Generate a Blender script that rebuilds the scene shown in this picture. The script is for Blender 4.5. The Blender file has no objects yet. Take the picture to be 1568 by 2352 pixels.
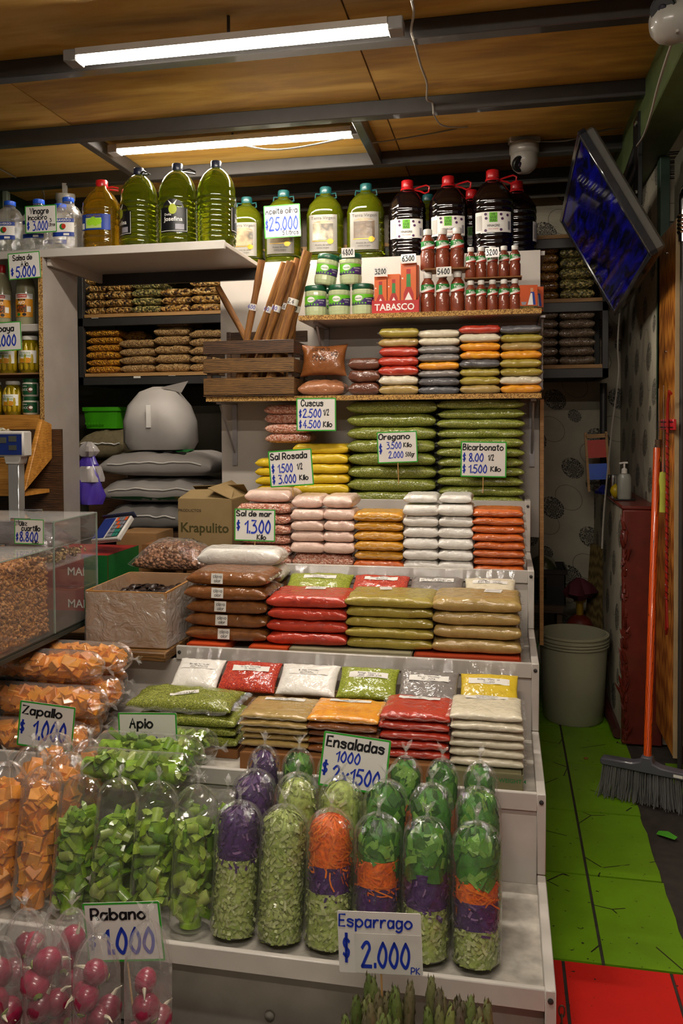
import bpy, bmesh, math, random
from mathutils import Vector, Matrix, Euler, noise

# ------------------------------------------------------------------ camera, world, exposure
W, H, FPX = 1568, 2352, 1890.0
CAM_Z = 1.35
YAW, PITCH, ROLL = math.radians(11.25), math.radians(1.5), math.radians(0.3)
PY0 = 972 + FPX * math.tan(PITCH)            # pixel row of the optical axis
FWD = Vector((-math.sin(YAW) * math.cos(PITCH), math.cos(YAW) * math.cos(PITCH), -math.sin(PITCH)))
R0 = Vector((math.cos(YAW), math.sin(YAW), 0))
U0 = R0.cross(FWD)
RGT = R0 * math.cos(ROLL) - U0 * math.sin(ROLL)
UPV = U0 * math.cos(ROLL) + R0 * math.sin(ROLL)
SC = bpy.context.scene
COL = SC.collection
cam_data = bpy.data.cameras.new('camera')
cam_data.sensor_fit = 'VERTICAL'
cam_data.sensor_height = 36.0
cam_data.lens = 36.0 * FPX / H
cam_data.shift_y = (PY0 - H / 2) / H
cam_data.clip_start = 0.05
cam = bpy.data.objects.new('camera', cam_data)
COL.objects.link(cam)
m3 = Matrix((RGT, UPV, -FWD)).transposed()
cam.matrix_world = Matrix.Translation((0, 0, CAM_Z)) @ m3.to_4x4()
SC.camera = cam
world = bpy.data.worlds.new('market_hall_ambient')
world.use_nodes = True
world.node_tree.nodes['Background'].inputs[0].default_value = (1.0, 0.86, 0.70, 1)
world.node_tree.nodes['Background'].inputs[1].default_value = 0.085
SC.world = world
SC.view_settings.view_transform = 'Standard'
SC.view_settings.look = 'None'
SC.view_settings.exposure = 0.92
SC.view_settings.gamma = 1.0
SC.view_settings.use_curve_mapping = False
SC.cycles.max_bounces = 8
SC.cycles.transparent_max_bounces = 24
SC.cycles.transmission_bounces = 5
SC.cycles.caustics_reflective = False
SC.cycles.caustics_refractive = False
SC.cycles.sample_clamp_indirect = 4.0
LED_STRENGTH = 84.0                          # emission of every LED batten, in view or over the aisle

# ------------------------------------------------------------------ photo pixel -> place
def ray(px, py):
    return FWD + RGT * ((px - W / 2) / FPX) + UPV * ((PY0 - py) / FPX)
def P(px, py, Y):
    d = ray(px, py); return Vector((0, 0, CAM_Z)) + d * (Y / d.y)
def Pz(px, py, z):
    d = ray(px, py); return Vector((0, 0, CAM_Z)) + d * ((z - CAM_Z) / d.z)
def PX(px, Y): return P(px, 1000, Y).x
def ZY(py, Y, px=784): return P(px, py, Y).z
def mpp(Y, px=784):                          # metres per pixel at depth Y
    return (Y / ray(px, 1000).y) / FPX

# ------------------------------------------------------------------ mesh collecting
class B:
    def __init__(s): s.v = []; s.f = []; s.mark = 0
    def add(s, vs, fs):
        s.mark = n = len(s.v)
        s.v += [tuple(v) for v in vs]; s.f += [tuple(i + n for i in f) for f in fs]
        return s
    def xf(s, M, start=None):
        k = s.mark if start is None else start
        for i in range(k, len(s.v)): s.v[i] = tuple(M @ Vector(s.v[i]))
        return s
    def box(s, x0, x1, y0, y1, z0, z1):
        return s.add([(x0,y0,z0),(x1,y0,z0),(x1,y1,z0),(x0,y1,z0),(x0,y0,z1),(x1,y0,z1),(x1,y1,z1),(x0,y1,z1)],
                     [(0,3,2,1),(4,5,6,7),(0,1,5,4),(1,2,6,5),(2,3,7,6),(3,0,4,7)])
    def lathe(s, prof, seg=20, sq=2.0, sy=1.0, fn=None):
        vs, fs = [], []
        for (r, z) in prof:
            for k in range(seg):
                a = 2 * math.pi * k / seg; c, q = math.cos(a), math.sin(a)
                e = (abs(c) ** sq + abs(q) ** sq) ** (-1 / sq)
                rr = r * (fn(a, z) if fn else 1)
                vs.append((rr * e * c, rr * e * q * sy, z))
        for j in range(len(prof) - 1):
            for k in range(seg):
                k2 = (k + 1) % seg
                fs.append((j*seg+k, j*seg+k2, (j+1)*seg+k2, (j+1)*seg+k))
        return s.add(vs, fs)
    def tube(s, pts, r, seg=8, cap=True):
        pts = [Vector(p) for p in pts]; vs, fs = [], []; n = len(pts)
        rs = r if isinstance(r, (list, tuple)) else [r] * n
        t0 = (pts[1] - pts[0]).normalized()
        up = Vector((0,0,1)) if abs(t0.z) < .9 else Vector((1,0,0))
        nr = t0.cross(up).normalized()
        for i, p in enumerate(pts):
            t = (pts[min(i+1, n-1)] - pts[max(i-1, 0)]).normalized()
            nr = (nr - t * nr.dot(t)).normalized(); bn = t.cross(nr)
            for k in range(seg):
                a = 2 * math.pi * k / seg
                vs.append(p + (nr * math.cos(a) + bn * math.sin(a)) * rs[i])
        for i in range(n - 1):
            for k in range(seg):
                k2 = (k + 1) % seg
                fs.append((i*seg+k, i*seg+k2, (i+1)*seg+k2, (i+1)*seg+k))
        if cap: fs += [tuple(reversed(range(seg))), tuple(range((n-1)*seg, n*seg))]
        return s.add(vs, fs)
    def prism(s, poly, y0, y1):              # outline in x,z; thickness along y
        n = len(poly)
        vs = [(x, y0, z) for x, z in poly] + [(x, y1, z) for x, z in poly]
        return s.add(vs, [tuple(range(n)), tuple(reversed(range(n, 2*n)))] +
                     [((i+1) % n, i, n+i, n+(i+1) % n) for i in range(n)])

def mesh_of(b, name='mesh', m=None, smooth=True, bev=0, seg=1):
    me = bpy.data.meshes.new(name)
    me.from_pydata(b.v, [], b.f)
    bm = bmesh.new(); bm.from_mesh(me)
    bmesh.ops.recalc_face_normals(bm, faces=bm.faces)
    if bev: bmesh.ops.bevel(bm, geom=bm.edges[:], offset=bev, segments=seg, affect='EDGES', profile=.6)
    bm.to_mesh(me); bm.free()
    if m: me.materials.append(m)
    if smooth:
        me.polygons.foreach_set('use_smooth', [True] * len(me.polygons))
        try: me.set_sharp_from_angle(angle=math.radians(42))
        except Exception: pass
    return me
def link(name, me, parent=None, loc=None, rot=None):
    o = bpy.data.objects.new(name, me); COL.objects.link(o)
    if parent: o.parent = parent
    if loc is not None: o.location = loc
    if rot is not None: o.rotation_euler = rot
    return o
def O(name, b, m, parent=None, smooth=True, bev=0, loc=None, rot=None, seg=1):
    return link(name, mesh_of(b, name, m, smooth, bev, seg), parent, loc, rot)
def tag(o, label, cat, group=None):
    o['label'] = label; o['category'] = cat
    if group: o['group'] = group
    return o
def T(name, label, cat, loc=(0,0,0), rot=(0,0,0), group=None):
    o = bpy.data.objects.new(name, None); COL.objects.link(o); o.empty_display_size = .05
    o.location = loc; o.rotation_euler = rot
    return tag(o, label, cat, group)
def S(name, b, m, parent=None, smooth=False, bev=0):
    o = O(name, b, m, parent, smooth, bev)
    if parent is None: o['kind'] = 'structure'
    return o
def stuff(o): o['kind'] = 'stuff'; return o
def bx(*a): return B().box(*a)

# ------------------------------------------------------------------ materials
def lin(h):
    if isinstance(h, str):
        h = h.lstrip('#'); h = [int(h[i:i+2], 16) / 255 for i in (0, 2, 4)]
    return tuple(c / 12.92 if c <= .04045 else ((c + .055) / 1.055) ** 2.4 for c in h[:3]) + (1,)
_m = {}
class N:                                     # small node-tree writer
    def __init__(s, name):
        s.m = bpy.data.materials.new(name); s.m.use_nodes = True
        s.t = s.m.node_tree; s.b = s.t.nodes['Principled BSDF']; s.out = s.t.nodes['Material Output']
    def n(s, kind, ins=None, **kw):
        x = s.t.nodes.new('ShaderNode' + kind)
        for k, v in kw.items(): setattr(x, k, v)
        for k, v in (ins or {}).items():
            if hasattr(v, 'links'): s.t.links.new(v, x.inputs[k])
            else: x.inputs[k].default_value = v
        return x
    def l(s, a, b): s.t.links.new(a, b)
    def set(s, **kw):
        for k, v in kw.items():
            i = s.b.inputs[k.replace('_', ' ')]
            if hasattr(v, 'links'): s.l(v, i)
            else: i.default_value = v
    def co(s, scale=(1,1,1), rnd=True):
        tc = s.n('TexCoord').outputs['Object']
        mp = s.n('Mapping', {'Vector': tc, 'Scale': scale})
        if rnd:
            oi = s.n('ObjectInfo').outputs['Random']
            k = s.n('Math', {0: oi, 1: 37.0}, operation='MULTIPLY').outputs[0]
            cb = s.n('CombineXYZ', {0: k, 1: k, 2: k}).outputs[0]
            s.l(cb, mp.inputs['Location'])
        return mp.outputs[0]
    def ramp(s, fac, stops, interp='LINEAR'):
        r = s.n('ValToRGB', {0: fac}); e = r.color_ramp.elements; r.color_ramp.interpolation = interp
        while len(e) < len(stops): e.new(.5)
        for k, (p, c) in enumerate(stops): e[k].position = p; e[k].color = lin(c) if isinstance(c, str) else c
        return r.outputs[0]
    def mix(s, f, a, b, mode='MIX'):
        x = s.n('Mix', data_type='RGBA', blend_type=mode)
        for i, v in ((0, f), (6, a), (7, b)):
            if isinstance(v, str): v = lin(v)
            if hasattr(v, 'links'): s.l(v, x.inputs[i])
            else: x.inputs[i].default_value = v
        return x.outputs[2]
    def bump(s, hgt, st, dist=.002, nrm=None):
        d = {'Height': hgt, 'Strength': st, 'Distance': dist}
        if nrm: d['Normal'] = nrm
        return s.n('Bump', d).outputs[0]
    def noise(s, vec, sc, det=3, rough=.5, dis=0):
        return s.n('TexNoise', {'Vector': vec, 'Scale': sc, 'Detail': det, 'Roughness': rough, 'Distortion': dis}).outputs[0]

def plain(name, col, rough=.5, metal=0, coat=0, var=.12, vs=14, bump=0, bs=60, trans=0, ior=1.45, emit=0, rnd=True, alpha=1):
    if name in _m: return _m[name]
    k = N(name); v = k.co(rnd=rnd)
    c = lin(col)
    if var:
        dk = tuple(x * (1 - var) for x in c[:3]) + (1,); lt = tuple(min(1, x * (1 + var)) for x in c[:3]) + (1,)
        k.set(Base_Color=k.ramp(k.noise(v, vs, 4), [(.3, dk), (.7, lt)]))
    else: k.set(Base_Color=c)
    k.set(Roughness=rough, Metallic=metal, Coat_Weight=coat, Coat_Roughness=.08, IOR=ior)
    if trans: k.set(Transmission_Weight=trans)
    if bump: k.set(Normal=k.bump(k.noise(v, bs, 4), bump))
    if emit: k.set(Emission_Color=c, Emission_Strength=emit)
    _m[name] = k.m; return k.m

def vivid(c, s=1.10):
    r, g, b, _ = lin(c); l = .3 * r + .55 * g + .15 * b
    return tuple(max(0, l + (x - l) * s) for x in (r, g, b)) + (1,)
def grain(name, cols, sc=220, rough=.6, coat=.55, bump=.6, wr=.5, soft=False, crough=.13):
    """grains or powder seen through a clear wrapped film: the film is the coat with its own wrinkles"""
    if name in _m: return _m[name]
    k = N(name); v = k.co()
    coat *= 1.0; cols = [vivid(c) for c in cols]; n = len(cols)
    if soft:
        fac = k.noise(v, sc * .05, 5, .6)
        k.set(Base_Color=k.ramp(fac, [(.3 + .4 * i / max(1, n-1), c) for i, c in enumerate(cols)]))
        h = k.noise(v, sc, 2)
        k.set(Normal=k.bump(k.noise(k.co((14, 14, 26)), 1.3, 4, .55, 1.4), .45 * wr, .012, k.bump(h, bump * .3, .001)))
    else:
        vo = k.n('TexVoronoi', {'Vector': v, 'Scale': sc, 'Randomness': 1.0})
        sep = k.n('SeparateColor', {0: vo.outputs['Color']}).outputs[0]
        c = k.ramp(sep, [(i / n, x) for i, x in enumerate(cols)], 'CONSTANT')
        k.set(Base_Color=c)
        inv = k.n('Math', {0: 1.0, 1: vo.outputs['Distance']}, operation='SUBTRACT').outputs[0]
        k.set(Normal=k.bump(inv, bump, 1.2 / sc))
    w1 = k.noise(k.co((20, 20, 36)), 1.3, 2, .5, 1.6)
    k.set(Roughness=rough, Coat_Weight=coat, Coat_Roughness=crough, Coat_IOR=1.5, Coat_Normal=k.bump(w1, wr, .009))
    _m[name] = k.m; return k.m

def wood(name, c1, c2, c3, sc=(1, 14, 14), rough=.55, coat=0, rings=3.0, bump=.15, wf=.38):
    if name in _m: return _m[name]
    k = N(name); v = k.co(sc)
    n1 = k.noise(v, 2.2, 6, .6, 1.4)
    wv = k.n('TexWave', {'Vector': v, 'Scale': rings, 'Distortion': 7.0, 'Detail': 3.0, 'Detail Scale': 1.2}, wave_type='BANDS', bands_direction='Z').outputs[1]
    f = k.n('Mix', {0: wf, 2: n1, 3: wv}).outputs[0]
    k.set(Base_Color=k.ramp(f, [(.28, c1), (.5, c2), (.72, c3)]), Roughness=rough, Coat_Weight=coat, Coat_Roughness=.25)
    k.set(Normal=k.bump(n1, bump, .002))
    _m[name] = k.m; return k.m

def film(name, haze=.05, tint='#ffffff', wr=.5, wsc=20, rough=.06, refl=1.0):
    """thin clear plastic: see-through, with a fresnel gloss and a little milkiness"""
    if name in _m: return _m[name]
    k = N(name); k.t.nodes.remove(k.b)
    v = k.co()
    nb = k.bump(k.noise(v, wsc, 5, .6, 1.0), wr, .02)
    tr = k.n('BsdfTransparent', {'Color': lin(tint)}).outputs[0]
    df = k.n('BsdfDiffuse', {'Color': lin('#e8e6e2'), 'Normal': nb}).outputs[0]
    gl = k.n('BsdfGlossy', {'Color': (1,1,1,1), 'Roughness': rough, 'Normal': nb}).outputs[0]
    fr = k.n('LayerWeight', {'Blend': .5, 'Normal': nb}).outputs['Facing']
    eh = k.n('Math', {0: k.n('Math', {0: fr, 1: 3.0}, operation='POWER').outputs[0], 1: min(.45, .22 + haze), 2: haze}, operation='MULTIPLY_ADD').outputs[0]
    a = k.n('MixShader', {0: eh, 1: tr, 2: df}).outputs[0]
    fr = k.n('Math', {0: fr, 1: 4.0}, operation='POWER').outputs[0]
    fr = k.n('Math', {0: fr, 1: .55 * refl, 2: .065 * refl}, operation='MULTIPLY_ADD', use_clamp=True).outputs[0]
    k.l(k.n('MixShader', {0: fr, 1: a, 2: gl}).outputs[0], k.out.inputs[0])
    _m[name] = k.m; return k.m

def island(name, cols, rough=.5, coat=.3, coord='island', sub=0, bump=.1, bs=120, spec=.5):
    """pieces that each take their own colour from a range"""
    if name in _m: return _m[name]
    k = N(name)
    f = k.n('NewGeometry').outputs['Random Per Island'] if coord == 'island' else k.n('ObjectInfo').outputs['Random']
    c = k.ramp(f, [(i / max(1, len(cols)-1), x) for i, x in enumerate(cols)])
    v = k.co(rnd=True)
    nn = k.noise(v, bs, 3)
    c = k.mix(.55, c, k.ramp(nn, [(.25, (.55,.55,.55,1)), (.75, (1.3,1.3,1.3,1))]), 'MULTIPLY')
    k.set(Base_Color=c, Roughness=rough, Coat_Weight=coat, Coat_Roughness=.1, Subsurface_Weight=sub, Subsurface_Radius=(.01,.012,.004), Subsurface_Scale=.5)
    if bump: k.set(Normal=k.bump(nn, bump, .002))
    _m[name] = k.m; return k.m

WHITE = plain('white_laminate', '#b9b1a8', .4, var=.06, vs=5)
WHITE_DIRTY = plain('white_painted_metal', '#b8b2ab', .4, var=.09, vs=9, coat=.2)
STEEL = plain('dark_grey_steel', '#3b3938', .45, .35, var=.1)
BLACK = plain('black_plastic', '#121212', .4, var=.1)
CHROME = plain('chrome', '#c9c9c9', .15, 1.0, var=.05)
CARD = plain('white_card', '#d8d4ce', .45, coat=.4, var=.03)
GREENB = plain('green_sign_border', '#2f9a2a', .4, var=.05, coat=.4)
INKBLUE = plain('blue_marker', '#1733a8', .5, var=.1)
INKBLACK = plain('black_marker', '#121217', .5, var=.1)
PRINTWHITE = plain('white_print', '#e6e3dc', .5, var=.02)
LABELW = plain('white_paper_label', '#d9d5cf', .55, var=.03)
STICK = plain('skewer_wood', '#b98f58', .6)
CARDB = plain('brown_cardboard', '#8f6a41', .8, var=.08, vs=9, bump=.1)
CARDB_D = plain('dark_cardboard', '#7a4f27', .8, var=.08, vs=9, bump=.1)
CHIP = grain('chipboard_edge', ['#8d6a3c', '#a9854f', '#c29c63', '#6e4e2a', '#b18b55'], 260, .8, 0, .5)
FILM = film('clear_film', .02, wr=.55, wsc=16)
FILM_T = film('clear_film_smooth', .02, wr=.25, wsc=9, refl=1.5)
FILM_M = film('milky_film', .09, wr=.6, wsc=14)
FILM_H = film('hazy_liner', .26, wr=.9, wsc=20, refl=1.7)
ACRYL = film('clear_acrylic', .006, wr=.02, wsc=2, rough=.02, refl=.8)

# ------------------------------------------------------------------ handwriting and print
GL = {'a':'55 36 16 04 02 10 30 52|!56 50','b':'!0a 00|04 26 46 64 62 40 20 02','c':'55 36 16 04 02 10 30 51','d':'55 36 16 04 02 10 30 52|!5a 50',
'e':'03 53 54 36 16 04 02 10 30 51','f':'5a 39 27 20|!06 46','g':'55 36 16 04 02 10 30 52|56 50 4y 2x 0y','i':'!06 00|!08 09','j':'36 30 2y 0y|!38 39','k':'!0a 00|!45 02 40',
'l':'!0a 00','m':'!06 00|04 26 34 30|34 56 64 60','n':'!06 00|04 26 46 54 50','o':'26 04 02 20 40 62 64 46 26','p':'!06 0x|04 26 46 64 62 40 20 02',
'r':'!06 00|03 26 46','s':'55 36 16 05 14 43 52 40 20 01','t':'29 22 30 40|!07 47','u':'06 02 20 40 52|!56 50','v':'!06 30 56','x':'!06 50|!56 00','y':'06 03 21 41 53|56 5z 3x 1x','z':'!06 56 00 50',
'A':'!00 3a 60|!14 54','B':'!0a 00|0a 3a 59 47 25 05|25 55 63 51 30 00','C':'68 4a 2a 07 03 20 40 62','E':'!5a 0a 00 50|!05 45','G':'68 4a 2a 07 03 20 40 62 64 44','K':'!0a 00|!5a 05 60',
'I':'!0a 00','L':'!0a 00 50','M':'!00 0a 35 6a 60','N':'!00 0a 60 6a','O':'3a 08 02 30 62 68 3a','P':'!0a 00|0a 4a 68 66 44 04','R':'!0a 00|0a 4a 68 66 44 04|!34 60','S':'59 3a 1a 08 06 25 44 62 61 40 10 01','V':'!0a 30 6a','Z':'!0a 6a 00 60',
'0':'3a 17 03 30 53 57 3a','1':'!07 3a 30','2':'08 2a 4a 58 46 00|!00 60','3':'!0a 5a 26|26 46 63 51 30 00','4':'!4a 03 63|!46 40','5':'!5a 1a 06|06 36 54 52 30 10 01','6':'4a 16 02 20 40 52 44 26 05','7':'!0a 5a 20',
'8':'35 17 19 3a 49 47 35 13 11 30 51 53 35','9':'55 35 17 1a 4a 57 40','$':'58 39 19 07 25 44 53 41 21 02|!2b 2z|!3b 3z','.':'!00 01','/':'!00 4a','"':'!08 0a|!28 2a'}
def _pt(s):
    y = s[1]
    return (int(s[0]), {'a':10,'b':11.5,'z':-1.5,'y':-2.5,'x':-3.5}.get(y, None) if y in 'abxyz' else int(y))
def _smooth(p, n=4):
    out = []
    for i in range(len(p) - 1):
        a, b, c, d = p[max(i-1, 0)], p[i], p[i+1], p[min(i+2, len(p)-1)]
        for k in range(n):
            t = k / n
            out.append(tuple(.5 * (2*b[j] + (c[j]-a[j])*t + (2*a[j]-5*b[j]+4*c[j]-d[j])*t*t + (3*b[j]-a[j]-3*c[j]+d[j])*t**3) for j in (0, 1)))
    out.append(p[-1]); return out
def hw_width(text, h): return sum((max(int(q[0]) for st in GL[c].split('|') for q in st.lstrip('!').split()) + 2.1) if c in GL else 3.5 for c in text) * h / 10
def handwrite(b, text, x, z, h, sw, y=-.0012, slant=.06, rng=None):
    """marker strokes as flat ribbons in the x,z plane facing -y"""
    for ch in text:
        if ch not in GL: x += h * .35; continue
        adv = 0
        for st in GL[ch].split('|'):
            straight = st.startswith('!'); p = [_pt(q) for q in st.lstrip('!').split()]
            adv = max(adv, max(q[0] for q in p))
            p = p if straight or len(p) < 3 else _smooth(p)
            q = [Vector((x + (u + slant * w) * h / 10 * .92, z + w * h / 10)) for u, w in p]
            n = len(q); vs = []; fs = []
            for i in range(n):
                t = (q[min(i+1, n-1)] - q[max(i-1, 0)]); t = t.normalized() if t.length > 1e-9 else Vector((1, 0))
                e = Vector((-t.y, t.x)) * sw / 2
                a = q[i] - (t * sw * .4 if i == 0 else Vector((0,0))) + (t * sw * .4 if i == n-1 else Vector((0,0)))
                vs += [(a.x + e.x, y, a.y + e.y), (a.x - e.x, y, a.y - e.y)]
            for i in range(n - 1): fs.append((2*i, 2*i+1, 2*i+3, 2*i+2))
            b.add(vs, fs)
        x += (adv + 2.1) * h / 10
    return x
_tx = {}
def text_verts(s, bold=0.0, shear=0):
    """printed lettering (built-in font) as flat outline: verts, faces, width for cap height 1"""
    key = (s, bold, shear)
    if key in _tx: return _tx[key]
    c = bpy.data.curves.new('print', 'FONT'); c.body = s; c.size = 1.0; c.resolution_u = 2; c.offset = bold; c.shear = shear
    o = bpy.data.objects.new('print', c); COL.objects.link(o)
    dg = bpy.context.evaluated_depsgraph_get()
    me = bpy.data.meshes.new_from_object(o.evaluated_get(dg))
    v = [tuple(x.co) for x in me.vertices]; f = [tuple(p.vertices) for p in me.polygons]
    bpy.data.objects.remove(o); bpy.data.curves.remove(c); bpy.data.meshes.remove(me)
    k = 1 / .73
    xs = [a[0] for a in v] or [0]; x0 = min(xs)
    v = [((a[0]-x0) * k, a[1] * k) for a in v]; _tx[key] = (v, f, (max(xs)-x0) * k); return _tx[key]
def printed(b, s, cx, z, h, y=-.001, wmax=None, bold=0.0, fn=None, shear=0):
    """centred print in the x,z plane facing -y; fn maps (x, z) to a 3-d point on a curved label"""
    v, f, w = text_verts(s, bold, shear)
    kx = h if not wmax or w * h <= wmax else wmax / w
    vs = [(cx + (a - w/2) * kx, z + c * h) for a, c in v]
    b.add([fn(x, q) if fn else (x, y, q) for x, q in vs], f); return b
def rrect(w, h, r, n=4):
    p = []
    for (sx, sz, a0) in ((1, 1, 0), (-1, 1, 90), (-1, -1, 180), (1, -1, 270)):
        for k in range(n + 1):
            a = math.radians(a0 + 90 * k / n)
            p.append((sx * (w/2 - r) + r * math.cos(a), sz * (h/2 - r) + r * math.sin(a)))
    return p
# ------------------------------------------------------------------ the setting
rng = random.Random(7)
CEIL, BEAM_Z, BACK_Y, LEFT_X = 2.60, 2.54, 4.72, -2.62
def wallpaper(name, axis):
    """pale paper printed with dark dashed discs, thin rings and faint discs"""
    k = N(name); tc = k.n('TexCoord').outputs['Object']
    sp = k.n('SeparateXYZ', {0: tc})
    u, w = (sp.outputs[0] if axis == 'x' else sp.outputs[1]), sp.outputs[2]
    def cells(su, sw, ou, ow, shear):
        q = k.n('Math', {0: w, 1: shear}, operation='MULTIPLY').outputs[0]
        uu = k.n('Math', {0: u, 1: q}, operation='ADD').outputs[0]
        out = []
        for s_, o_, x_ in ((su, ou, uu), (sw, ow, w)):
            a = k.n('Math', {0: x_, 1: 1 / s_, 2: o_}, operation='MULTIPLY_ADD').outputs[0]
            fr = k.n('Math', {0: a}, operation='FRACT').outputs[0]
            c = k.n('Math', {0: fr, 1: .5}, operation='SUBTRACT').outputs[0]
            out.append(k.n('Math', {0: c, 1: s_}, operation='MULTIPLY').outputs[0])
        v = k.n('CombineXYZ', {0: out[0], 1: out[1]}).outputs[0]
        ln = k.n('VectorMath', {0: v}, operation='LENGTH').outputs['Value']
        an = k.n('Math', {0: out[1], 1: out[0]}, operation='ARCTAN2').outputs[0]
        return ln, an
    def lt(a, b): return k.n('Math', {0: a, 1: b}, operation='LESS_THAN').outputs[0]
    def mul(a, b): return k.n('Math', {0: a, 1: b}, operation='MULTIPLY').outputs[0]
    base = k.ramp(k.noise(tc, 5, 5), [(.3, '#98917f'), (.7, '#aea692')])
    col = base
    for (su, sw, ou, ow, shr, r) in ((.34, .38, .1, .2, .25, .062), (.34, .38, .62, .62, .25, .058), (.34, .38, .38, .86, .25, .036)):
        ln, an = cells(su, sw, ou, ow, shr)
        rad = k.n('Math', {0: ln, 1: 95.0}, operation='MULTIPLY').outputs[0]
        ds = k.n('TexVoronoi', {'Vector': k.n('CombineXYZ', {0: mul(an, 5.0), 1: rad}).outputs[0], 'Scale': 1.0}, feature='DISTANCE_TO_EDGE').outputs[0]
        dash = k.n('Math', {0: ds, 1: .07}, operation='GREATER_THAN').outputs[0]
        col = k.mix(mul(lt(ln, r), dash), col, '#161514')
    for (ou, ow, r) in ((.25, .42, .066), (.8, .05, .07)):
        ln, an = cells(.34, .38, ou, ow, .25)
        d = k.n('Math', {0: k.n('Math', {0: ln, 1: r}, operation='SUBTRACT').outputs[0]}, operation='ABSOLUTE').outputs[0]
        col = k.mix(mul(lt(d, .0016), .7), col, '#3a3733')
    k.set(Base_Color=col, Roughness=.65, Normal=k.bump(k.noise(tc, 3, 4, .6, 1.5), .5, .03))
    return k.m
PAPER_B = wallpaper('disc_wallpaper_back', 'x')
PAPER_R = wallpaper('disc_wallpaper_side', 'y')
REDPAINT = plain('dark_red_paint', '#5a1c12', .45, var=.2, vs=20, coat=.3, bump=.25, bs=30)
GREENPAINT = plain('dark_green_paint', '#27402f', .5, var=.15)
GREENBEAM = plain('mossy_green_paint', '#56663c', .5, var=.15)
DARKWALL = plain('dark_grey_wall', '#71695c', .7, var=.15, vs=3)
PLY = wood('plywood_ceiling', '#9c7534', '#c0953f', '#d4ae5e', (.8, 4, 4), .6, 0, 1.4, wf=.3)
PLANKEDGE = wood('plywood_deck', '#8a6438', '#a57d4b', '#b98f5a', (2, 18, 18), .6)
BOARDWOOD = wood('varnished_board', '#7a4312', '#a8641e', '#c07d2e', (12, 12, 1.3), .35, .5, 2.0)
BEAMPAINT = plain('grey_steel_beam', '#3f3d3b', .4, .2, var=.1, coat=.3)

# floor: dark screed with green and red ceramic tiles laid as parts
def tile_mat(name, c1, c2):
    k = N(name); v = k.co()
    vo = k.n('TexVoronoi', {'Vector': k.co((1, 1, 1)), 'Scale': 3.1}, feature='DISTANCE_TO_EDGE').outputs[0]
    ns = k.noise(v, 6, 4)
    crack = k.n('Math', {0: vo, 1: k.n('Math', {0: ns, 1: .52}, operation='GREATER_THAN').outputs[0]}, operation='ADD').outputs[0]
    crack = k.n('Math', {0: crack, 1: .006}, operation='LESS_THAN').outputs[0]
    c = k.ramp(k.noise(v, 4, 6, .65), [(.3, c1), (.7, c2)])
    sp = k.n('Math', {0: k.noise(v, 70, 2), 1: .72}, operation='GREATER_THAN').outputs[0]
    c = k.mix(k.n('Math', {0: crack, 1: sp}, operation='MAXIMUM').outputs[0], c, '#1d1a10')
    k.set(Base_Color=c, Roughness=.42, Coat_Weight=.25, Coat_Roughness=.3)
    return k.m
TGREEN = tile_mat('green_tile', '#557a06', '#64900a')
TRED = tile_mat('red_tile', '#a8120c', '#c01710')
SCREED = plain('dark_screed', '#2a241f', .8, var=.35, vs=25, bump=.4, bs=50)
floor = S('floor', bx(-3.2, 2.2, -2.0, BACK_Y, -.06, -.006), SCREED)
GX, TYP, TXP, Y0T = .24, .413, .27, 2.10
def tile(x0, x1, y0, y1, m, jag=0):
    g = .004; b = B()
    if jag:                                   # broken edge against the bare strip
        pts = [(x0+g, y0+g)] + [(x1 + rng.uniform(-.005, .003), y0 + g + (y1-y0-2*g) * i / 7) for i in range(8)] + [(x0+g, y1-g)]
    else: pts = [(x0+g, y0+g), (x1-g, y0+g), (x1-g, y1-g), (x0+g, y1-g)]
    n = len(pts)
    b.add([(x, y, -.006) for x, y in pts] + [(x, y, 0) for x, y in pts], [tuple(range(n, 2*n))] + [(i, (i+1) % n, n+(i+1) % n, n+i) for i in range(n)])
    o = O('tile', b, m, floor, smooth=False); return o
for j in range(0, 7):
    y0 = Y0T + j * TYP; y1 = min(y0 + TYP, BACK_Y)
    if y0 >= BACK_Y: break
    tile(GX - TXP, GX, y0, y1, TGREEN)
    if j < 3: tile(GX, .455, y0, y1, TGREEN, 1)
    else: tile(GX, .50, y0, y1, TGREEN)
for j in range(0, 3): tile(.615, .9, Y0T + j * TYP + .07, Y0T + (j+1) * TYP + .07, TGREEN)
for j in range(-3, 0):
    for (a, c) in ((-.114, .142), (.142, .398), (.398, .654), (.654, .91)):
        tile(a, c, Y0T + j * .41, Y0T + (j+1) * .41, TRED)

# ceiling of plywood sheets over steel beams
ceiling = S('ceiling', bx(-3.0, 1.6, -1.6, BACK_Y + .1, CEIL + .012, CEIL + .06), DARKWALL)
seam = Pz(110, 250, CEIL).x
xs = [-3.0, seam, seam + 1.30, 1.6]
ys = [-1.6, .72, 1.35, 1.98, 2.60, 3.21, 3.81, BACK_Y + .1]
for i in range(3):
    for j in range(len(ys) - 1):
        O('plywood_sheet', bx(xs[i] + .003, xs[i+1] - .003, ys[j] + .003, ys[j+1] - .003, CEIL, CEIL + .012), PLY, ceiling, smooth=False)
for y in (.72, 1.35, 1.98, 2.60, 3.21, 3.81, 4.22, 4.50):
    S('ceiling_beam', bx(-2.62, .52, y - .025, y + .025, BEAM_Z, CEIL), BEAMPAINT, bev=.003)
for (p0, p1) in (((200, 335), (300, 402)), ((818, 280), (868, 380))):
    x = Pz(p0[0], p0[1], BEAM_Z).x
    S('ceiling_beam', bx(x - .02, x + .02, 3.236, 3.784, BEAM_Z, CEIL), BEAMPAINT, bev=.003)
# big green beam along the right
gb = S('ceiling_beam', bx(.50, .64, 1.2, BACK_Y, 2.42, CEIL), GREENBEAM, bev=.004)
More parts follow.
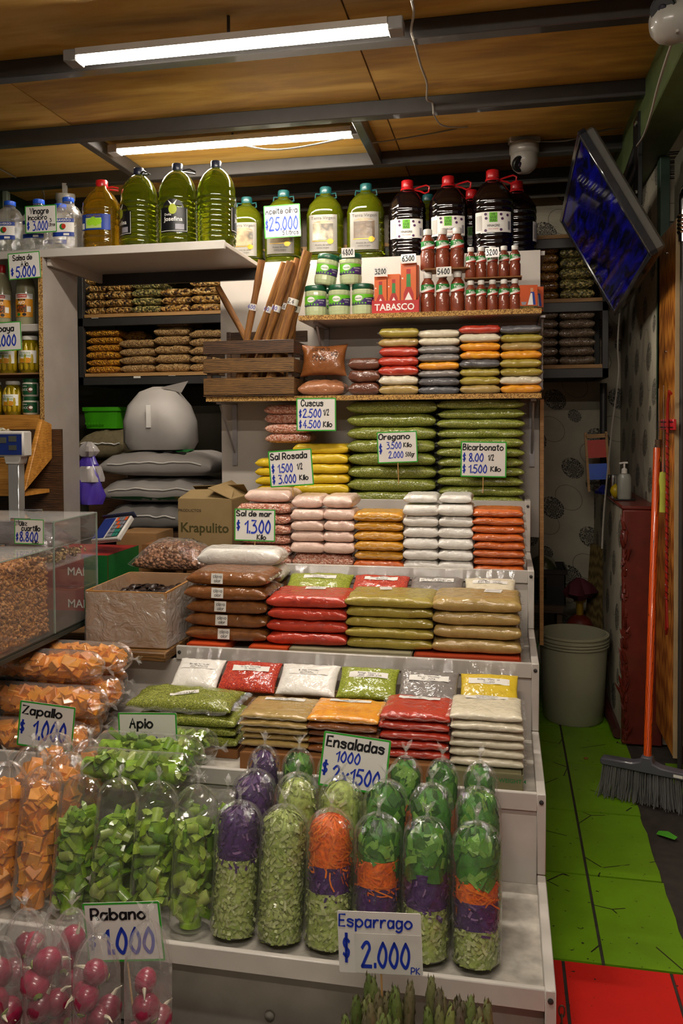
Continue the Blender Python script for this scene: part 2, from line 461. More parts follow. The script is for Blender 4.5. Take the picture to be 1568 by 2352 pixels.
# walls
S('wall_back', bx(-3.0, 1.6, BACK_Y, BACK_Y + .1, 0, CEIL), DARKWALL)
S('wall_back_paper', bx(-.35, .617, BACK_Y - .012, BACK_Y - .001, 0, CEIL), PAPER_B)
S('wall_left', bx(LEFT_X - .1, LEFT_X, 2.0, BACK_Y, 0, CEIL), GREENPAINT)
S('wall_right', bx(.617, .75, 3.60, BACK_Y, 1.0, CEIL), PAPER_R)
led = S('wall_right_ledge', bx(.48, .75, 3.60, BACK_Y, 0, .985), PAPER_R)
O('red_end_face', bx(.478, .64, 3.57, 3.60, 0, .985), REDPAINT, led, bev=.006)
O('red_ledge_top', bx(.474, .64, 3.57, BACK_Y - .02, .985, 1.0), REDPAINT, led, bev=.004)
crk = B()
for i in range(150):
    z = rng.uniform(0, .95); k_ = rng.uniform(.3, .9); crk.lathe([(0, 0), (.010, .008), (.008, .026), (.003, .04), (0, .045)], 6).xf(Matrix.Translation((.487 + rng.uniform(-.007, .009), 3.574 + rng.uniform(-.004, .003), z)) @ Euler((rng.uniform(-.3, .3), rng.uniform(-.5, .5), rng.random() * 6)).to_matrix().to_4x4() @ Matrix.Diagonal((k_, k_, rng.uniform(.4, 1.6), 1)))
stuff(O('crumbling_plaster', crk, REDPAINT, led))
S('trim_1', bx(.612, .65, 3.53, 3.598, 1.0, 2.42), GREENPAINT, bev=.003)
S('baseboard_right', B().tube([(.465, 4.3, .03), (.462, 3.9, .03), (.468, 3.62, .028)], .022, 8), plain('maroon_pipe', '#3a1512', .5, coat=.3), smooth=True)
_x = P(13, 450, 3.81).x
S('trim_2', bx(_x - .014, _x + .014, 3.80, 3.83, .0, 2.54), plain('grey_green_post', '#6b7263', .5), bev=.003)
pw = S('wall_painted_panel', bx(.665, .70, 2.75, 3.52, 1.0, 2.40), plain('cream_painted_panel', '#8f8a78', .6, var=.15, vs=6))
sw = B()
for k in range(2):
    pts = [(.663, 3.02 + .05 * k + .06 * math.cos(t) * (1 - t / 9), 2.22 - .16 * k + .06 * math.sin(t) * (1 - t / 9)) for t in [i * .35 for i in range(18)]]
    sw.tube(pts, .006, 5)
O('painted_scroll', sw, plain('teal_paint', '#2c6a5f', .6), pw)
# varnished boards along the passage
bd = T('wooden_board', 'tall varnished wooden board with screws beside the orange broom handle', 'board', (.62, 3.4, 0))
O('panel', bx(-.008, .012, -.19, .17, .10, 2.09), BOARDWOOD, bd, bev=.002)
O('ply_edge', bx(-.009, .013, -.196, -.190, .10, 2.09), plain('ply_edge', '#a08a66', .7), bd)
for z in (2.0, 1.62, 1.02, .62):
    O('screw', B().lathe([(0, 0), (.006, .001), (.006, .004), (.002, .006), (0, .006)], 10).xf(Matrix.Rotation(-math.pi/2, 4, 'Y')), CHROME, bd, loc=(-.008, -.02 - .06 * (z < 1.2), z))
bd2 = T('wooden_board', 'darker wooden board standing beside the chrome pole', 'board', (.66, 3.05, 0))
O('panel', bx(-.01, .01, -.2, .15, .06, 1.95), BOARDWOOD, bd2, bev=.002)
O('batten', bx(-.02, -.01, -.2, .15, .9, .94), STEEL, bd2)
# ------------------------------------------------------------------ the stepped display stand
XR, XL = .078, -1.06
STEPS = [(1.68, .212, -1.45), (2.11, .417, -1.45), (2.54, .622, XL), (2.97, .827, -.985), (3.40, 1.032, -1.02)]
stand = T('display_stand', 'white stepped display stand carrying trays of packed spices and salads', 'display stand', (0, 0, 0))
DIRT = plain('soiled_white_metal', '#b0aaa0', .45, var=.25, vs=30, coat=.2)
for i, (y, z, xl) in enumerate(STEPS):
    yb = STEPS[i+1][0] if i < 4 else 3.66
    zb = STEPS[i+1][1] if i < 4 else z + .05
    O('tray_floor', bx(xl, XR, y, yb, z - .042, z - .03), DIRT, stand)
    O('front_lip', bx(xl, XR + .001, y - .014, y, z - .045, z), WHITE_DIRTY, stand, bev=.002)
    if i < 4: O('riser', bx(xl, XR, yb - .006, yb + .004, z - .03, zb - .045), WHITE_DIRTY, stand, bev=.001)
    sp = O('side_panel', bx(XR, XR + .022, y - .014, yb - .014, z - .205, z), WHITE_DIRTY, stand, bev=.002)
    O('screw', B().lathe([(0, 0), (.006, 0), (.006, .002), (0, .004)], 8).xf(Matrix.Rotation(math.pi/2, 4, 'X')), STEEL, stand, loc=(XR + .011, y - .0145, z - .02))
    if i == 2: O('screw', B().lathe([(0, 0), (.006, 0), (.006, .002), (0, .004)], 8).xf(Matrix.Rotation(math.pi/2, 4, 'X')), STEEL, stand, loc=(xl + .012, y - .0145, z - .02))
O('lower_side', bx(XR + .002, XR + .018, 1.70, 3.57, 0.0, .17), WHITE_DIRTY, stand)
for i in range(1, 5):
    y, z, xl = STEPS[i]; O('side_fill', bx(XR + .002, XR + .018, y, 3.57, STEPS[i-1][1] - .045, z - .20), WHITE_DIRTY, stand)
O('front_panel', bx(-1.45, XR, 1.70, 1.712, 0, .168), plain('grey_front_panel', '#8b857c', .5, var=.12), stand, bev=.001)
kb = B().lathe([(0, 0), (.011, 0), (.011, .006), (.007, .010), (0, .011)], 14).xf(Matrix.Rotation(math.pi/2, 4, 'X'))
O('knob', kb, plain('grey_knob', '#6b675f', .4), stand, loc=(P(620, 2330, 1.70).x, 1.70, P(620, 2330, 1.70).z))
# chain at the stand's corner
ch = T('chain', 'rusty steel link chain hanging at the corner of the display stand', 'chain', (XR + .035, 1.70, .10))
for i in range(7):
    pts = [(.006 * math.cos(t), 0, .012 * math.sin(t)) for t in [k * math.pi / 5 for k in range(11)]]
    O('link', B().tube(pts, .002, 5, False), plain('rusty_steel', '#5a4a3c', .5, .7), ch, loc=(0, 0, .05 - i * .019), rot=(0, 0, (i % 2) * math.pi / 2))

# wall unit: white back panel, two chipboard shelves on brackets, end gable
SHX0, SHX1 = PX(475, 3.38), PX(1243, 3.38)
ZA, ZB = ZY(908, 3.38), ZY(722, 3.38)
BPX0, BPX1 = PX(508, 3.66), PX(1240, 3.66)
ZTOP = ZY(594, 3.66)
unit = T('shelf_unit', 'white shelf unit with two chipboard-edged shelves on metal brackets', 'shelf', (0, 0, 0))
O('back_panel', bx(BPX0, BPX1, 3.665, 3.68, .85, ZTOP), WHITE, unit)
def shelfboard(n, x0, x1, y0, y1, z, th=.02):
    o = O(n, bx(x0, x1, y0 + .004, y1, z - th, z), WHITE, unit)
    O('chipboard_edge', bx(x0, x1, y0, y0 + .004, z - th, z), CHIP, o); O('chipboard_edge', bx(x0 - .003, x0, y0, y1, z - th, z), CHIP, o); return o
shelfboard('shelf_board', SHX0, SHX1, 3.38, 3.664, ZA)
SBX0 = PX(688, 3.38)
shelfboard('shelf_board', SBX0, SHX1, 3.38, 3.664, ZB)
O('end_gable', bx(BPX1 - .004, BPX1 + .012, 3.58, 3.70, .40, ZA - .02), PLANKEDGE, unit)
def bracket(x, z):
    b = B(); b.box(x - .011, x + .011, 3.655, 3.664, z - .31, z - .021); b.box(x - .011, x + .011, 3.44, 3.664, z - .030, z - .021)
    b.tube([(x, 3.655, z - .25), (x, 3.46, z - .035)], .005, 6); O('bracket', b, plain('pale_bracket', '#a8a4a6', .4, .4), unit)
bracket(PX(530, 3.6), ZA); bracket(PX(1222, 3.6), ZA); bracket(PX(745, 3.6), ZB); bracket(PX(1240, 3.66), ZB)
O('top_board', bx(BPX0 + .01, PX(1250, 3.69), 3.682, 4.09, ZTOP - .02, ZTOP - .002), WHITE, unit)

# overhead shelf and the tall jar cupboard on the aisle's other side
OSX1 = PX(522, 3.12); LUX = P(92, 800, 3.10).x
ZO = ZY(566, 3.12, 300)
osf = T('overhead_shelf', 'white overhead shelf board bridging the jar cupboard and the shelf unit', 'shelf', (0, 0, 0))
O('board', bx(LUX - .5, OSX1, 3.12, 3.60, ZO - .018, ZO), WHITE, osf, bev=.002)
O('front_lip', bx(LUX - .5, OSX1, 3.105, 3.12, ZO - .03, ZO + .004), WHITE_DIRTY, osf, bev=.002)
O('back_rail', bx(LUX, OSX1, 3.58, 3.60, ZO - .07, ZO - .018), STEEL, osf)
O('side_brace', bx(LUX + .02, LUX + .035, 3.13, 3.58, ZO - .06, ZO - .018), WHITE, osf)
cup = T('jar_cupboard', 'tall white jar cupboard with chipboard edge holding sauce bottles and papaya jars', 'cupboard', (0, 0, 0))
O('side_panel', bx(LUX, LUX + .016, 3.10, 3.38, .2, ZO - .03), plain('scuffed_white', '#9c948d', .5, var=.12, vs=6), cup, bev=.001)
O('chipboard_edge', bx(LUX - .002, LUX + .016, 3.096, 3.10, .2, ZO - .03), CHIP, cup)
O('back_board', bx(LUX - .5, LUX, 3.36, 3.38, .2, ZO - .03), WHITE, cup)
JZ = [ZY(745, 3.12, 40), ZY(857, 3.12, 40), ZY(953, 3.12, 40)]
O('shelf_board', bx(LUX - .5, LUX, 3.12, 3.36, JZ[0] - .03, JZ[0]), WHITE_DIRTY, cup, bev=.003)
O('shelf_board', bx(LUX - .5, LUX, 3.11, 3.36, JZ[1] - .006, JZ[1]), CARDB, cup)
O('shelf_board', bx(LUX - .5, LUX, 3.10, 3.36, JZ[2] - .10, JZ[2]), wood('honey_wood', '#8a5a20', '#b3792e', '#c99245', (2, 10, 10), .5, wf=.12), cup)

# long dark steel rack along the back wall
RY0, RY1 = 4.20, 4.62
RX0, RX1 = P(180, 800, RY0).x, P(1397, 850, RY0).x
rack = T('steel_rack', 'long dark steel wall rack with plywood decks along the back wall', 'rack', (0, 0, 0))
DECK = [ZY(848, RY0), ZY(697, RY0), ZY(548, RY0)]
DECK = [P(1300, 838, RY0).z, P(1300, 686, RY0).z, P(1270, 540, RY0).z]
for z in DECK:
    O('deck', bx(RX0 + .04, RX1 - .03, RY0 - .004, RY1, z - .018, z), PLANKEDGE, rack)
    O('rail', bx(RX0, RX1, RY0, RY0 + .025, z - .065, z - .018), STEEL, rack, bev=.002)
    O('rail', bx(RX0, RX1, RY1 - .02, RY1, z - .065, z - .018), STEEL, rack, bev=.002)
for x in (RX0, RX1 - .03):
    for y in (RY0, RY1 - .03): O('post', bx(x, x + .03, y, y + .03, DECK[0] - .065, DECK[2] + .25), STEEL, rack, bev=.002)
    O('rail', bx(x, x + .03, RY0, RY1, DECK[0] - .065, DECK[0] - .02), STEEL, rack, bev=.002)
for (px, py) in ((218, 728), (315, 865), (395, 860)):
    q = P(px, py, RY0); O('shelf_tag', bx(q.x - .02, q.x + .02, RY0 - .003, RY0, q.z - .008, q.z + .008), LABELW, rack)

# ------------------------------------------------------------------ ceiling lamps
DIFF = plain('led_diffuser', '#fff4e4', .4, var=0, emit=LED_STRENGTH)
def led(label, x0, x1, y, z, name='led_batten_light'):
    t = T(name, label, 'ceiling light', ((x0 + x1) / 2, y, z), group='LED battens under the ceiling')
    L = (x1 - x0) / 2
    O('diffuser', B().prism([(-.025, .012), (-.023, .005), (-.015, 0), (.015, 0), (.023, .005), (.025, .012)], -L, L).xf(Matrix.Rotation(-math.pi/2, 4, 'Z')), DIFF, t, smooth=False)
    O('housing', bx(-L, L, -.034, .034, .0125, .034), WHITE_DIRTY, t)
    for s in (-1, 1): O('end_cap', bx(s*L - (.045 if s < 0 else 0), s*L + (.045 if s > 0 else 0), -.03, .03, -.002, .036), plain('grey_cap', '#8d8a88', .5), t, bev=.003)
    O('mounting_clip', bx(-.004, .004, -.004, .004, .034, CEIL - z), STEEL, t)
    return t
a, c = P(185, 148, 2.44), P(892, 74, 2.44); led('bright LED batten light with grey end caps mounted before the first beam', a.x, c.x, 2.44, (a.z + c.z) / 2)
a, c = P(275, 352, 3.41), P(808, 316, 3.41); led('second LED batten light with loose cable beyond the middle beam', a.x, c.x, 3.41, min(2.553, (a.z + c.z) / 2))
led('LED batten light over the customer aisle in front of the stand', -.75, .25, 1.05, 2.50, 'led_batten_light_offscreen')
led('LED batten light further out over the customer aisle', -.55, .45, -.35, 2.50, 'led_batten_light_offscreen')
# ------------------------------------------------------------------ filled bags
class Pillow:
    """a sealed bag lying flat: origin under its middle; z of its top skin from top(x, y)"""
    def __init__(s, w, d, h, seed=0, p=3.0, q=.55, flat=.40, wob=.14, pull=.05, slump=0.0, zmax=None):
        s.zmax = zmax
        s.w, s.d, s.h, s.seed, s.p, s.q, s.flat, s.wob, s.pull, s.slump = w, d, h, seed, p, q, flat, wob, pull, slump
    def prof(s, u, v):
        a = max(0, 1 - abs(u) ** s.p) ** s.q; b = max(0, 1 - abs(v) ** s.p) ** s.q
        return a * b
    def uv(s, x, y): return max(-1, min(1, 2 * x / s.w)), max(-1, min(1, 2 * y / s.d))
    def pos(s, u, v, side):
        k = s.prof(u, v)
        n1 = noise.noise(Vector((u * 2.1 + s.seed * 7.3, v * 2.1 - s.seed * 3.1, s.seed)))
        n2 = noise.noise(Vector((u * 5.5 + s.seed, v * 5.5, s.seed * 1.7 + 9)))
        edge = max(abs(u), abs(v)) ** 4
        rdg = 1 - abs(noise.noise(Vector((u * 3.3 + s.seed * 2.2, v * 2.6, s.seed * .9)))) * 2.2; rdg = max(0, rdg) ** 3 * .16
        pleat = math.sin((u if abs(v) > abs(u) else v) * 17 + s.seed * 2) * .10 * edge * (k > 0)
        zc = s.h * s.flat + s.h * .10 * n1 * edge
        if side > 0: z = zc + s.h * (1 - s.flat) * k * (1 + s.wob * (n1 + .6 * n2) - rdg) + s.h * pleat * k
        else: z = zc - s.h * s.flat * (k ** .55)
        x = s.w / 2 * u * (1 - s.pull * (1 - v * v) * abs(u) ** 3 + .015 * n1)
        y = s.d / 2 * v * (1 - s.pull * (1 - u * u) * abs(v) ** 3 + .015 * n2)
        x += s.slump * k * s.w * .1 * side
        z = max(0, z) if s.zmax is None else min(max(0, z), s.zmax)
        return Vector((x, y, z))
    def top(s, x, y, off=.0012):
        u, v = s.uv(x, y); q = s.pos(u, v, 1); return (q.x, q.y, q.z + off)
    def build(s, nx=22, ny=16):
        b = B(); vs, fs = [], []
        def ax(n): return [math.sin((-1 + 2 * i / n) * math.pi / 2) for i in range(n + 1)]
        U, V = ax(nx), ax(ny)
        for side in (1, -1):
            for v in V:
                for u in U: vs.append(s.pos(u, v, side))
        st = (nx + 1) * (ny + 1)
        for j in range(ny):
            for i in range(nx):
                a = j * (nx + 1) + i; q = (a, a + 1, a + nx + 2, a + nx + 1)
                fs.append(q); fs.append(tuple(reversed([st + k for k in q])))
        b.add(vs, fs)
        return b
def bag_mesh(pl, m, name='bag'):
    b = pl.build(); me = bpy.data.meshes.new(name); me.from_pydata(b.v, [], b.f)
    bm = bmesh.new(); bm.from_mesh(me); bmesh.ops.remove_doubles(bm, verts=bm.verts, dist=.0002); bmesh.ops.recalc_face_normals(bm, faces=bm.faces); bm.to_mesh(me); bm.free()
    me.polygons.foreach_set('use_smooth', [True] * len(me.polygons)); me.materials.append(m); return me
def fin_mesh(pl, where, ext=.016, m=None, drop=.15):
    """empty sealed margins of the bag, clear film: one mesh per margin"""
    out = []; n = 14; zc = pl.h * pl.flat
    def strip(f):
        vs = [f(-1 + 2 * i / n, e, i) for i in range(n + 1) for e in (-.004, ext * .5, ext)]
        out.append(mesh_of(B().add(vs, [(3*i+k, 3*i+k+1, 3*i+k+4, 3*i+k+3) for i in range(n) for k in (0, 1)]), 'seal', m or FILM))
    if 'x' in where:
        for sg in (-1, 1): strip(lambda t, e, i: (sg * (pl.pos(1, t, 1).x + e), t * pl.d * .47, zc - drop * e + min(.004, pl.h * .12) * math.sin(i * 2.3 + sg)))
    if 'y' in where: strip(lambda t, e, i: (t * pl.w * .475, -pl.d / 2 - e + .002, zc - drop * e + min(.003, pl.h * .10) * math.sin(i * 1.9)))
    if 'b' in where: strip(lambda t, e, i: (t * pl.w * .475, pl.d / 2 + e * 1.6, zc + .8 * e + .004 * math.sin(i * 1.9)))
    return out
ORD = ['topmost', 'second from top', 'third from top', 'fourth from top', 'fifth from top', 'sixth from top', 'seventh from top', 'eighth from top', 'ninth from top', 'tenth from top', 'eleventh from top', 'twelfth from top']
_seed = [100]
def stack(name, desc, where, mats, xl, xr, ytop, zb, n, Y, d, fin=None, jit=.006, cat='bag', group=None, p=4.2, q=.5, flat=.45, over=1.24, wob=.14, pull=.015, nvar=3, ext=.016, turn=.03, zt=None):
    """n bags lying on one another; xl, xr, ytop are the stack's photo edges at the front depth Y"""
    x0, x1 = PX(xl, Y), PX(xr, Y); cx = (x0 + x1) / 2; jit *= .12; turn *= .2; ext = min(ext, .009 if fin and 'x' in fin else .022)
    w = (x1 - x0) * 1.004
    if zt is None: zt = ZY(ytop, Y, (xl + xr) / 2)
    h = (zt - zb) / n; out = []; cache = {}
    for i in range(n):                        # i = 0 is the top bag
        m = mats[i] if isinstance(mats, list) else mats; ds = desc[i] if isinstance(desc, list) else desc
        k = (m.name, i % nvar)
        if k not in cache:
            _seed[0] += 1; pl = Pillow(w, d, h * over, _seed[0] % 97, p, q, flat, wob, pull, zmax=h + .0008)
            q_ = q
            cache[k] = (pl, bag_mesh(pl, m, name), fin_mesh(pl, fin, ext) if fin else None)
        pl, me, fm = cache[k]
        sx = rng.uniform(.975, 1.01); o = link(name, me, None, (cx + rng.uniform(-1, 1) * ((1 - sx) * w / 2 + jit), Y + d / 2 + rng.uniform(-.010, .004), zb + (n - 1 - i) * h), (0, 0, rng.uniform(-turn, turn) + (math.pi if rng.random() < .5 and not fin else 0)))
        o.scale = (sx, 1, 1)
        lab = f'{ds}, {ORD[i] if i < n - 1 or n == 1 else "lowest"} in {where}' if n > 1 else f'{ds} {where}'
        tag(o, lab, cat, group)
        for q_ in fm or (): link('seal', q_, o)
        out.append((o, pl))
    return out
def on_top(o, pl, lines, lw, lh, cx=0, cy=0, rot=0, paper=None, ink=None, name='label'):
    """paper label laid on the bag's upper skin, with its print as sub-part"""
    c, s_ = math.cos(rot), math.sin(rot)
    def f(x, y, off): return pl.top(cx + x * c - y * s_, cy + x * s_ + y * c, off)
    b = B(); nx, ny = 8, 4
    b.add([f(-lw/2 + lw * i / nx, -lh/2 + lh * j / ny, .0016) for j in range(ny + 1) for i in range(nx + 1)],
          [(j*(nx+1)+i, j*(nx+1)+i+1, (j+1)*(nx+1)+i+1, (j+1)*(nx+1)+i) for j in range(ny) for i in range(nx)])
    l = O(name, b, paper or LABELW, o)
    if lines:
        t = B()
        for k, (s, z, h) in enumerate(lines): printed(t, s, 0, z, h, wmax=lw * .9, fn=lambda x, z_: f(x, z_, .0022))
        O('lettering', t, ink or INKBLACK, l, smooth=False)
    return l

OREG = grain('dried_oregano', ['#5e671c', '#757d2a', '#888f3c', '#4f5718', '#9ca052'], 520, .7, 1, .4, .6)
YEL = grain('yellow_semolina', ['#c9a82a', '#d8ba3e', '#cdb038'], 500, .7, .9, .2, .5, True)
PINKF = grain('fine_pink_salt', ['#c9aa9c', '#d8bdb0', '#cfb3a6'], 600, .7, .9, .2, .5, True)
PINKC = grain('coarse_pink_salt', ['#b87f6a', '#cf9f8c', '#a8644e', '#dcb8a9', '#c48d78'], 170, .6, 1, .7, .5)
WHT = grain('white_powder', ['#cfcac4', '#dcd8d2', '#d3cec8'], 600, .7, .9, .2, .6, True)
SALT = grain('sea_salt', ['#cfcbc4', '#dcd9d3', '#d3cfc8'], 900, .6, 1, .4, .6, True)
MUST = grain('mustard_powder', ['#b07a12', '#c78f1a', '#b9831a'], 600, .7, .9, .2, .6, True)
ORANGE = grain('orange_powder', ['#a84c14', '#c2611c', '#b0541a'], 600, .7, .9, .2, .6, True)
BROWN = grain('ground_clove', ['#5f3510', '#774618', '#5a310f'], 500, .7, 1, .3, .55, True)
REDP = grain('red_pepper_powder', ['#93240e', '#ae3416', '#9e2a10'], 500, .7, 1, .3, .55, True)
REDF = grain('red_flakes', ['#9c2410', '#b5361c', '#84190c', '#c04a2c'], 420, .7, 1, .4, .5)
OLIVE = grain('ground_cumin', ['#86752c', '#9c8c3e', '#8e7f36'], 500, .7, 1, .2, .5, True)
TAN = grain('tan_spice_powder', ['#8c7440', '#a58b55', '#957c48'], 500, .7, 1, .25, .5, True)
GREENM = grain('green_seasoning', ['#6d7a1c', '#87932f', '#7a8526', '#99a043'], 420, .7, 1, .35, .5)
GREYP = grain('black_pepper_powder', ['#5f5a57', '#77716d', '#6a6562'], 600, .7, 1, .3, .6, True)
GREYD = grain('dark_grey_powder', ['#3c3b3d', '#525154', '#454447'], 600, .7, 1, .2, .7, True)
CREAM = grain('garlic_powder', ['#c2b8a0', '#d3cab4', '#c8bfa8'], 600, .7, 1, .2, .6, True)
CURC = grain('turmeric_powder', ['#c07a08', '#d9920f', '#e0a021'], 500, .7, 1, .25, .55, True)
YELB = grain('yellow_bouillon', ['#b3982a', '#c9ae3c', '#bda234'], 600, .7, 1, .2, .6, True)
COCOA = grain('cocoa_powder', ['#4a2412', '#5f3018', '#512916'], 500, .7, 1, .2, .55, True)
CINN = grain('ground_cinnamon', ['#6b3c16', '#824b20', '#75431b'], 500, .7, 1, .25, .55, True)
CINNP = grain('pale_cinnamon', ['#8a5638', '#a06a48', '#94603f'], 500, .7, 1, .25, .55, True)
MUESLI = grain('muesli_mix', ['#8a6430', '#a88044', '#c29a5c', '#3a2414', '#b08c54', '#5c3a1c', '#d0b078'], 75, .6, 1, .9, .5)
SEEDMIX = grain('seed_and_nut_mix', ['#6d6638', '#8f8650', '#3a3520', '#a89a60', '#58562e', '#b8a468'], 95, .6, 1, .9, .5)
CORN = grain('corn_kernels', ['#a8701a', '#bf8426', '#8f5a12', '#c99438'], 110, .6, 1, .9, .5)
OATS = grain('oat_grain', ['#8a6a40', '#a3835a', '#b8996c', '#6e5230'], 190, .6, 1, .8, .5)
AMBER = grain('amber_muesli', ['#7a5320', '#96692c', '#5e3c14', '#a87c3c'], 130, .6, 1, .8, .5)
TAUPE = grain('taupe_seeds', ['#6d5a48', '#81705c', '#5a4a3a', '#8f7e68'], 240, .6, 1, .6, .5)

ZT = [z - .03 for _, z, _ in STEPS]           # tray floors
# --- top step: oregano, yellow bags, coarse pink salt
G = 'oregano bags on the top step'
stack('oregano_bag', 'long clear bag of dried oregano', 'the stack behind the Oregano sign', OREG, 797, 1002, 0, ZT[4], 8, 3.44, .205, 'x', .008, group=G, q=.5, zt=ZA - .026)
stack('oregano_bag', 'long clear bag of dried oregano', 'the stack behind the Bicarbonato sign', OREG, 1003, 1204, 0, ZT[4], 11, 3.44, .205, 'x', .008, group=G, q=.5, zt=ZA - .023)
ys_ = stack('semolina_bag', 'yellow semolina bag', 'the tall yellow stack beside the oregano', YEL, 672, 800, 1020, ZT[4], 6, 3.43, .2, None, .005, group='yellow semolina bags', q=.4)
yl_ = stack('semolina_bag', 'yellow semolina bag', 'the short yellow stack behind the Sal Rosada sign', YEL, 585, 672, 1054, ZT[4], 5, 3.43, .2, 'x', .006, group='yellow semolina bags', q=.5)
zc = ZY(1020, 3.43, 736) + .002
stack('pink_salt_bag', 'small bag of coarse pink salt', 'the stack beside the Cuscus sign', PINKC, 608, 712, 930, zc, 4, 3.47, .13, 'x', .006, group='coarse pink salt bags', q=.5)
# --- fourth step
G = 'bags on the fourth step'
z4 = ZT[3]
stack('pink_salt_bag', 'coarse pink salt bag', 'the stack behind the Sal de mar sign', PINKC, 545, 666, 1158, z4, 6, 3.06, .16, 'x', .010, group='coarse pink salt bags', q=.5)
o, pl = stack('pink_salt_bag', 'puffy clear bag of coarse pale pink salt', 'lying on the coarse salt stack', PINKF, 560, 664, 0, ZY(1158, 3.06, 606) + .001, 1, 3.07, .2, None, zt=ZY(1158, 3.06, 606) + .05)[0]
stack('fine_salt_bag', 'pale pink fine salt bag', 'the pink stack beside the coarse salt', PINKF, 666, 742, 1172, z4 + .058, 4, 3.03, .15, None, .006, group='fine pink salt bags', q=.45, wob=.2)
stack('fine_salt_bag', 'pale pink fine salt bag', 'the pink stack beside the mustard bags', PINKF, 740, 812, 1172, z4 + .058, 4, 3.03, .15, None, .006, group='fine pink salt bags', q=.45, wob=.2)
stack('pink_salt_bag', 'wide bag of coarse pink salt', 'lying under the pale pink bags', PINKC, 668, 808, 0, z4, 1, 3.03, .2, None, zt=z4 + .055)
for (a, c, w_) in ((667, 738, 'puffed pale pink salt bag lying on the pink stack beside coarse salt'), (740, 808, 'puffed pale pink salt bag lying on the stack beside mustard bags')):
    zz = ZY(1172, 3.03, (a + c) / 2); _ = stack('fine_salt_bag', 'x', 'y', PINKF, a, c, 0, zz + .001, 1, 3.05, .2, None, zt=zz + .05, q=.6)[0][0]; tag(_, w_, 'bag', 'fine pink salt bags')
stack('mustard_bag', 'mustard yellow powder bag', 'the mustard stack beside the white bags', [MUST] * 5 + [ORANGE], 811, 925, 1178, z4, 6, 3.03, .17, 'y', .004, group='mustard powder bags', q=.42, ext=.024)
stack('white_powder_bag', 'white bicarbonate bag', 'the white stack beside the mustard bags', WHT, 924, 1006, 1162, z4, 6, 3.03, .17, None, .005, group='white bicarbonate bags', q=.45, wob=.2)
stack('white_powder_bag', 'white bicarbonate bag', 'the white stack beside the orange bags', WHT, 1005, 1086, 1162, z4, 6, 3.03, .17, None, .005, group='white bicarbonate bags', q=.45, wob=.2)
for (a, c, w_) in ((926, 1004, 'puffed white bicarbonate bag on the back of the stack beside mustard'), (1007, 1083, 'puffed white bicarbonate bag on the back of the stack beside orange')):
    _ = stack('white_powder_bag', 'x', 'y', WHT, a, c, 0, ZY(1162, 3.03, 1000) + .004, 1, 3.06, .2, None, zt=ZY(1162, 3.03, 1000) + .035)[0][0]; tag(_, w_, 'bag', 'white bicarbonate bags')
stack('orange_powder_bag', 'orange paprika powder bag', 'the orange stack at the step end', ORANGE, 1084, 1205, 1172, z4, 8, 3.03, .18, 'xy', .006, group='orange powder bags', q=.45, ext=.02)
# --- third step: wide packs, boxes below them
G = 'packs on the third step'
z3 = ZT[2]; zb3 = ZY(1490, 2.6, 800)
st = {}
st['b'] = stack('clove_bag', 'brown tagged clove bag', 'the clove stack beside the plastic-lined box', BROWN, 420, 609, 1318, zb3, 5, 2.60, .195, 'x', .010, group='ground clove bags', q=.5, turn=.05)
st['r'] = stack('red_pepper_pack', 'thick red ground pepper pack', 'the red stack on the third step', REDP, 607, 793, 1372, zb3, 4, 2.60, .195, 'x', .008, group='ground pepper packs', q=.4)
st['o'] = stack('cumin_pack', 'olive ground cumin pack', 'the olive stack on the third step', OLIVE, 791, 993, 1374, zb3, 5, 2.60, .195, 'x', .006, group='ground cumin packs', q=.36)
st['t'] = stack('tan_spice_pack', 'tan spice powder pack', 'the tan stack at the third step end', TAN, 991, 1197, 1378, zb3, 4, 2.60, .195, 'x', .008, group='tan spice packs', q=.38)
on_top(*st['r'][0], [('Bodega', .004, .008), ('MERKEN', -.012, .010)], .07, .04, .0, .05, .1)
on_top(*st['o'][0], [('COMINO', -.004, .010)], .04, .045, -.03, .055, .2)
on_top(*st['t'][0], [('Marcelita', .006, .008), ('PIMIENTA', -.010, .008)], .055, .05, .05, .045, -.1)
def front_tag(o, pl, lines, w, h, cx, z):
    """small handwritten paper tag stuck on a bag's bulging front"""
    l = O('paper_tag', bx(-w/2, w/2, -.0008, 0, -h/2, h/2), LABELW, o, loc=(cx, -pl.d / 2 * 1.01 - .001, z), rot=(-.12, 0, rng.uniform(-.04, .04)))
    t = B(); zz = h * .08
    for s in lines: handwrite(t, s, -hw_width(s, h * .3) / 2 + .003, zz, h * .3, .0014, -.0016); zz -= h * .42
    O('handwriting', t, INKBLACK, l, smooth=False)
for i, (o, pl) in enumerate(st['b']): front_tag(o, pl, ['clavo', 'olor'], .042, .034, -.03 + .006 * i, pl.h * .52)
# packs leaning on the riser behind
def leaning(name, label, m, xl, xr, yf, zf, ybk, zbk, h=.03, lines=None, group=None, lw=.12, seed=3, rotz=0, fin='b', lrot=0, lcy=.02, lh=.022):
    x0, x1 = PX(xl, yf), PX(xr, yf); L = math.hypot(ybk - yf, zbk - zf); tl = math.atan2(zbk - zf, ybk - yf)
    pl = Pillow(x1 - x0, L, h, seed, 3.4, .45, .35, .16, .04)
    pl.w = (x1 - x0) * 1.02; o = link(name, bag_mesh(pl, m, name), None, ((x0 + x1) / 2, (yf + ybk) / 2, (zf + zbk) / 2 - h), Euler((tl, 0, rotz)))
    tag(o, label, 'bag', group); [link('seal', q_, o) for q_ in fin_mesh(pl, fin, .022)]
    if lines: on_top(o, pl, lines, lw, lh, 0, lcy, lrot)
    return o, pl
G = 'packs propped against the third riser'
zf, zk = ZY(1358, 2.815), ZY(1314, 2.93)
